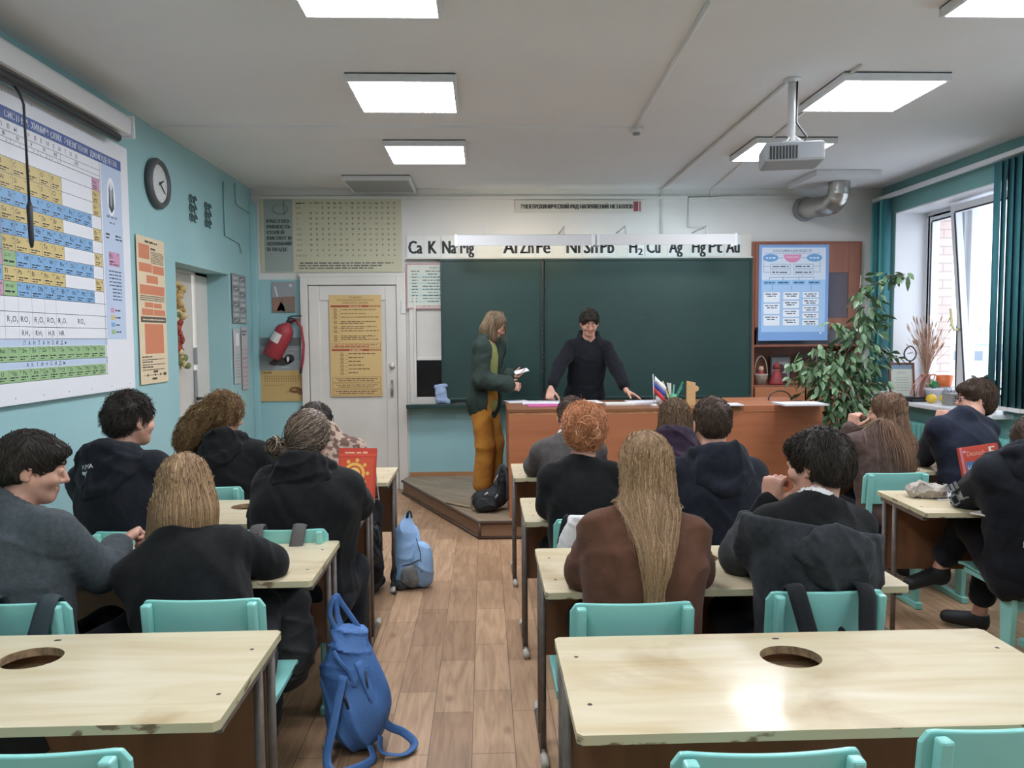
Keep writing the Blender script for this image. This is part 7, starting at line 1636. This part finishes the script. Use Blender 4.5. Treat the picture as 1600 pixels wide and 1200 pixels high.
# bookcase niche
NZ = 1.053
def in_niche(px, y=8.02): return at(px, 580, y).x
WK = mat('wicker', '#b5a697', .8, '#9c8c7c', scale=60); DOLLR = mat('doll_red', '#9c3a3c', .6, '#7f2f33', scale=12)
x = in_niche(1190); t = thing('basket', 'white wicker basket with a tall handle in the bookcase niche', 'basket', (x, 8.04, NZ)); MB().lathe([(.05, 0), (.072, .10), (.076, .115), (.066, .11), (.045, .01), (0, .01)], n=20).build('basket_body', WK, t); MB().tube([(.07 * math.cos(a), 0, .11 + .19 * math.sin(a)) for a in np.linspace(0, math.pi, 15)], .006, 6).build('handle', WK, t)
t = thing('doll', 'small doll sitting in the white wicker basket', 'doll', (x, 8.04, NZ + .012)); b = MB(); b.lathe([(.045, 0), (.05, .06), (.025, .13), (0, .135)], n=14); b.build('dress', DOLLR, t); MB().lathe([(0, .12), (.024, .13), (.03, .155), (.022, .18), (0, .185)], n=14).build('head', mat('doll_face', '#caa78f', .6), t)
x = in_niche(1212); t = thing('doll', 'red dressed doll beside the wicker basket in the bookcase niche', 'doll', (x + .01, 8.02, NZ)); MB().lathe([(.075, 0), (.08, .02), (.045, .10), (.028, .15), (0, .155)], n=16).build('dress', DOLLR, t); MB().lathe([(0, .14), (.03, .15), (.036, .18), (.02, .215), (0, .22)], n=14).build('head', mat('doll_face', '#caa78f', .6), t); MB().lathe([(.04, .165), (.035, .205), (.015, .235), (0, .24)], n=14).build('scarf', DOLLR, t)
x = in_niche(1243); t = thing('wooden_boat', 'shallow carved wooden boat dish in the bookcase niche', 'dish', (x, 8.02, NZ)); b = MB()
V_ = [(-.12, .0, .055), (-.06, -.045, .03), (.06, -.045, .03), (.12, 0, .055), (.06, .045, .03), (-.06, .045, .03), (-.07, -.01, 0), (.07, -.01, 0), (.07, .01, 0), (-.07, .01, 0)]
b.raw(V_, [(0, 6, 1), (1, 6, 7, 2), (2, 7, 3), (3, 7, 8), (3, 8, 4), (4, 8, 9, 5), (5, 9, 0), (0, 9, 6), (6, 9, 8, 7)], 0, True); o = b.build('dish_body', mat('carved_wood', '#a9825f', .6), t); sm = o.modifiers.new('thick', 'SOLIDIFY'); sm.thickness = .006
x = in_niche(1266, 7.98); tag(MB().lathe([(.03, 0), (.06, .04), (.07, .09), (.05, .14), (.022, .165), (.03, .18), (0, .17)], n=24).build('white_vase', mat('white_glaze', '#dcdad6', .3), None, (x, 7.99, NZ)), 'round white vase half hidden by the ficus leaves', 'vase')
x = in_niche(1222, 8.2); t = thing('framed_photograph', 'dark framed photograph standing at the back of the bookcase niche', 'frame', (x, 8.24, NZ)); MB().span((-.12, 0, 0), (.12, .015, .30)).build('frame', mat('dark_frame', '#3a3032', .4), t, bevel=.003)
s = Sheet((-.10, -.001, .28), (1, 0, 0), (0, 0, -1), .20, .26, '#8d8f96'); s.rect(.02, .05, .18, .2, '#b9b6b8'); s.ell(.10, .12, .04, .05, '#5d4640', 2); s.rect(.03, .17, .17, .24, '#6b3f42', 2.5); s.build('photograph', t)
x = in_niche(1262, 8.2); t = thing('framed_picture', 'dark red framed picture at the right of the bookcase niche', 'frame', (x + .05, 8.25, NZ)); MB().span((-.13, 0, 0), (.13, .015, .32)).build('frame', mat('dark_red_frame', '#4a2b2e', .4), t, bevel=.003)
s = Sheet((-.11, -.001, .30), (1, 0, 0), (0, 0, -1), .22, .28, '#54383c'); s.ell(.08, .14, .05, .07, '#8a5b52', 2); s.ell(.15, .17, .04, .05, '#39292c', 2); s.build('photograph', t)
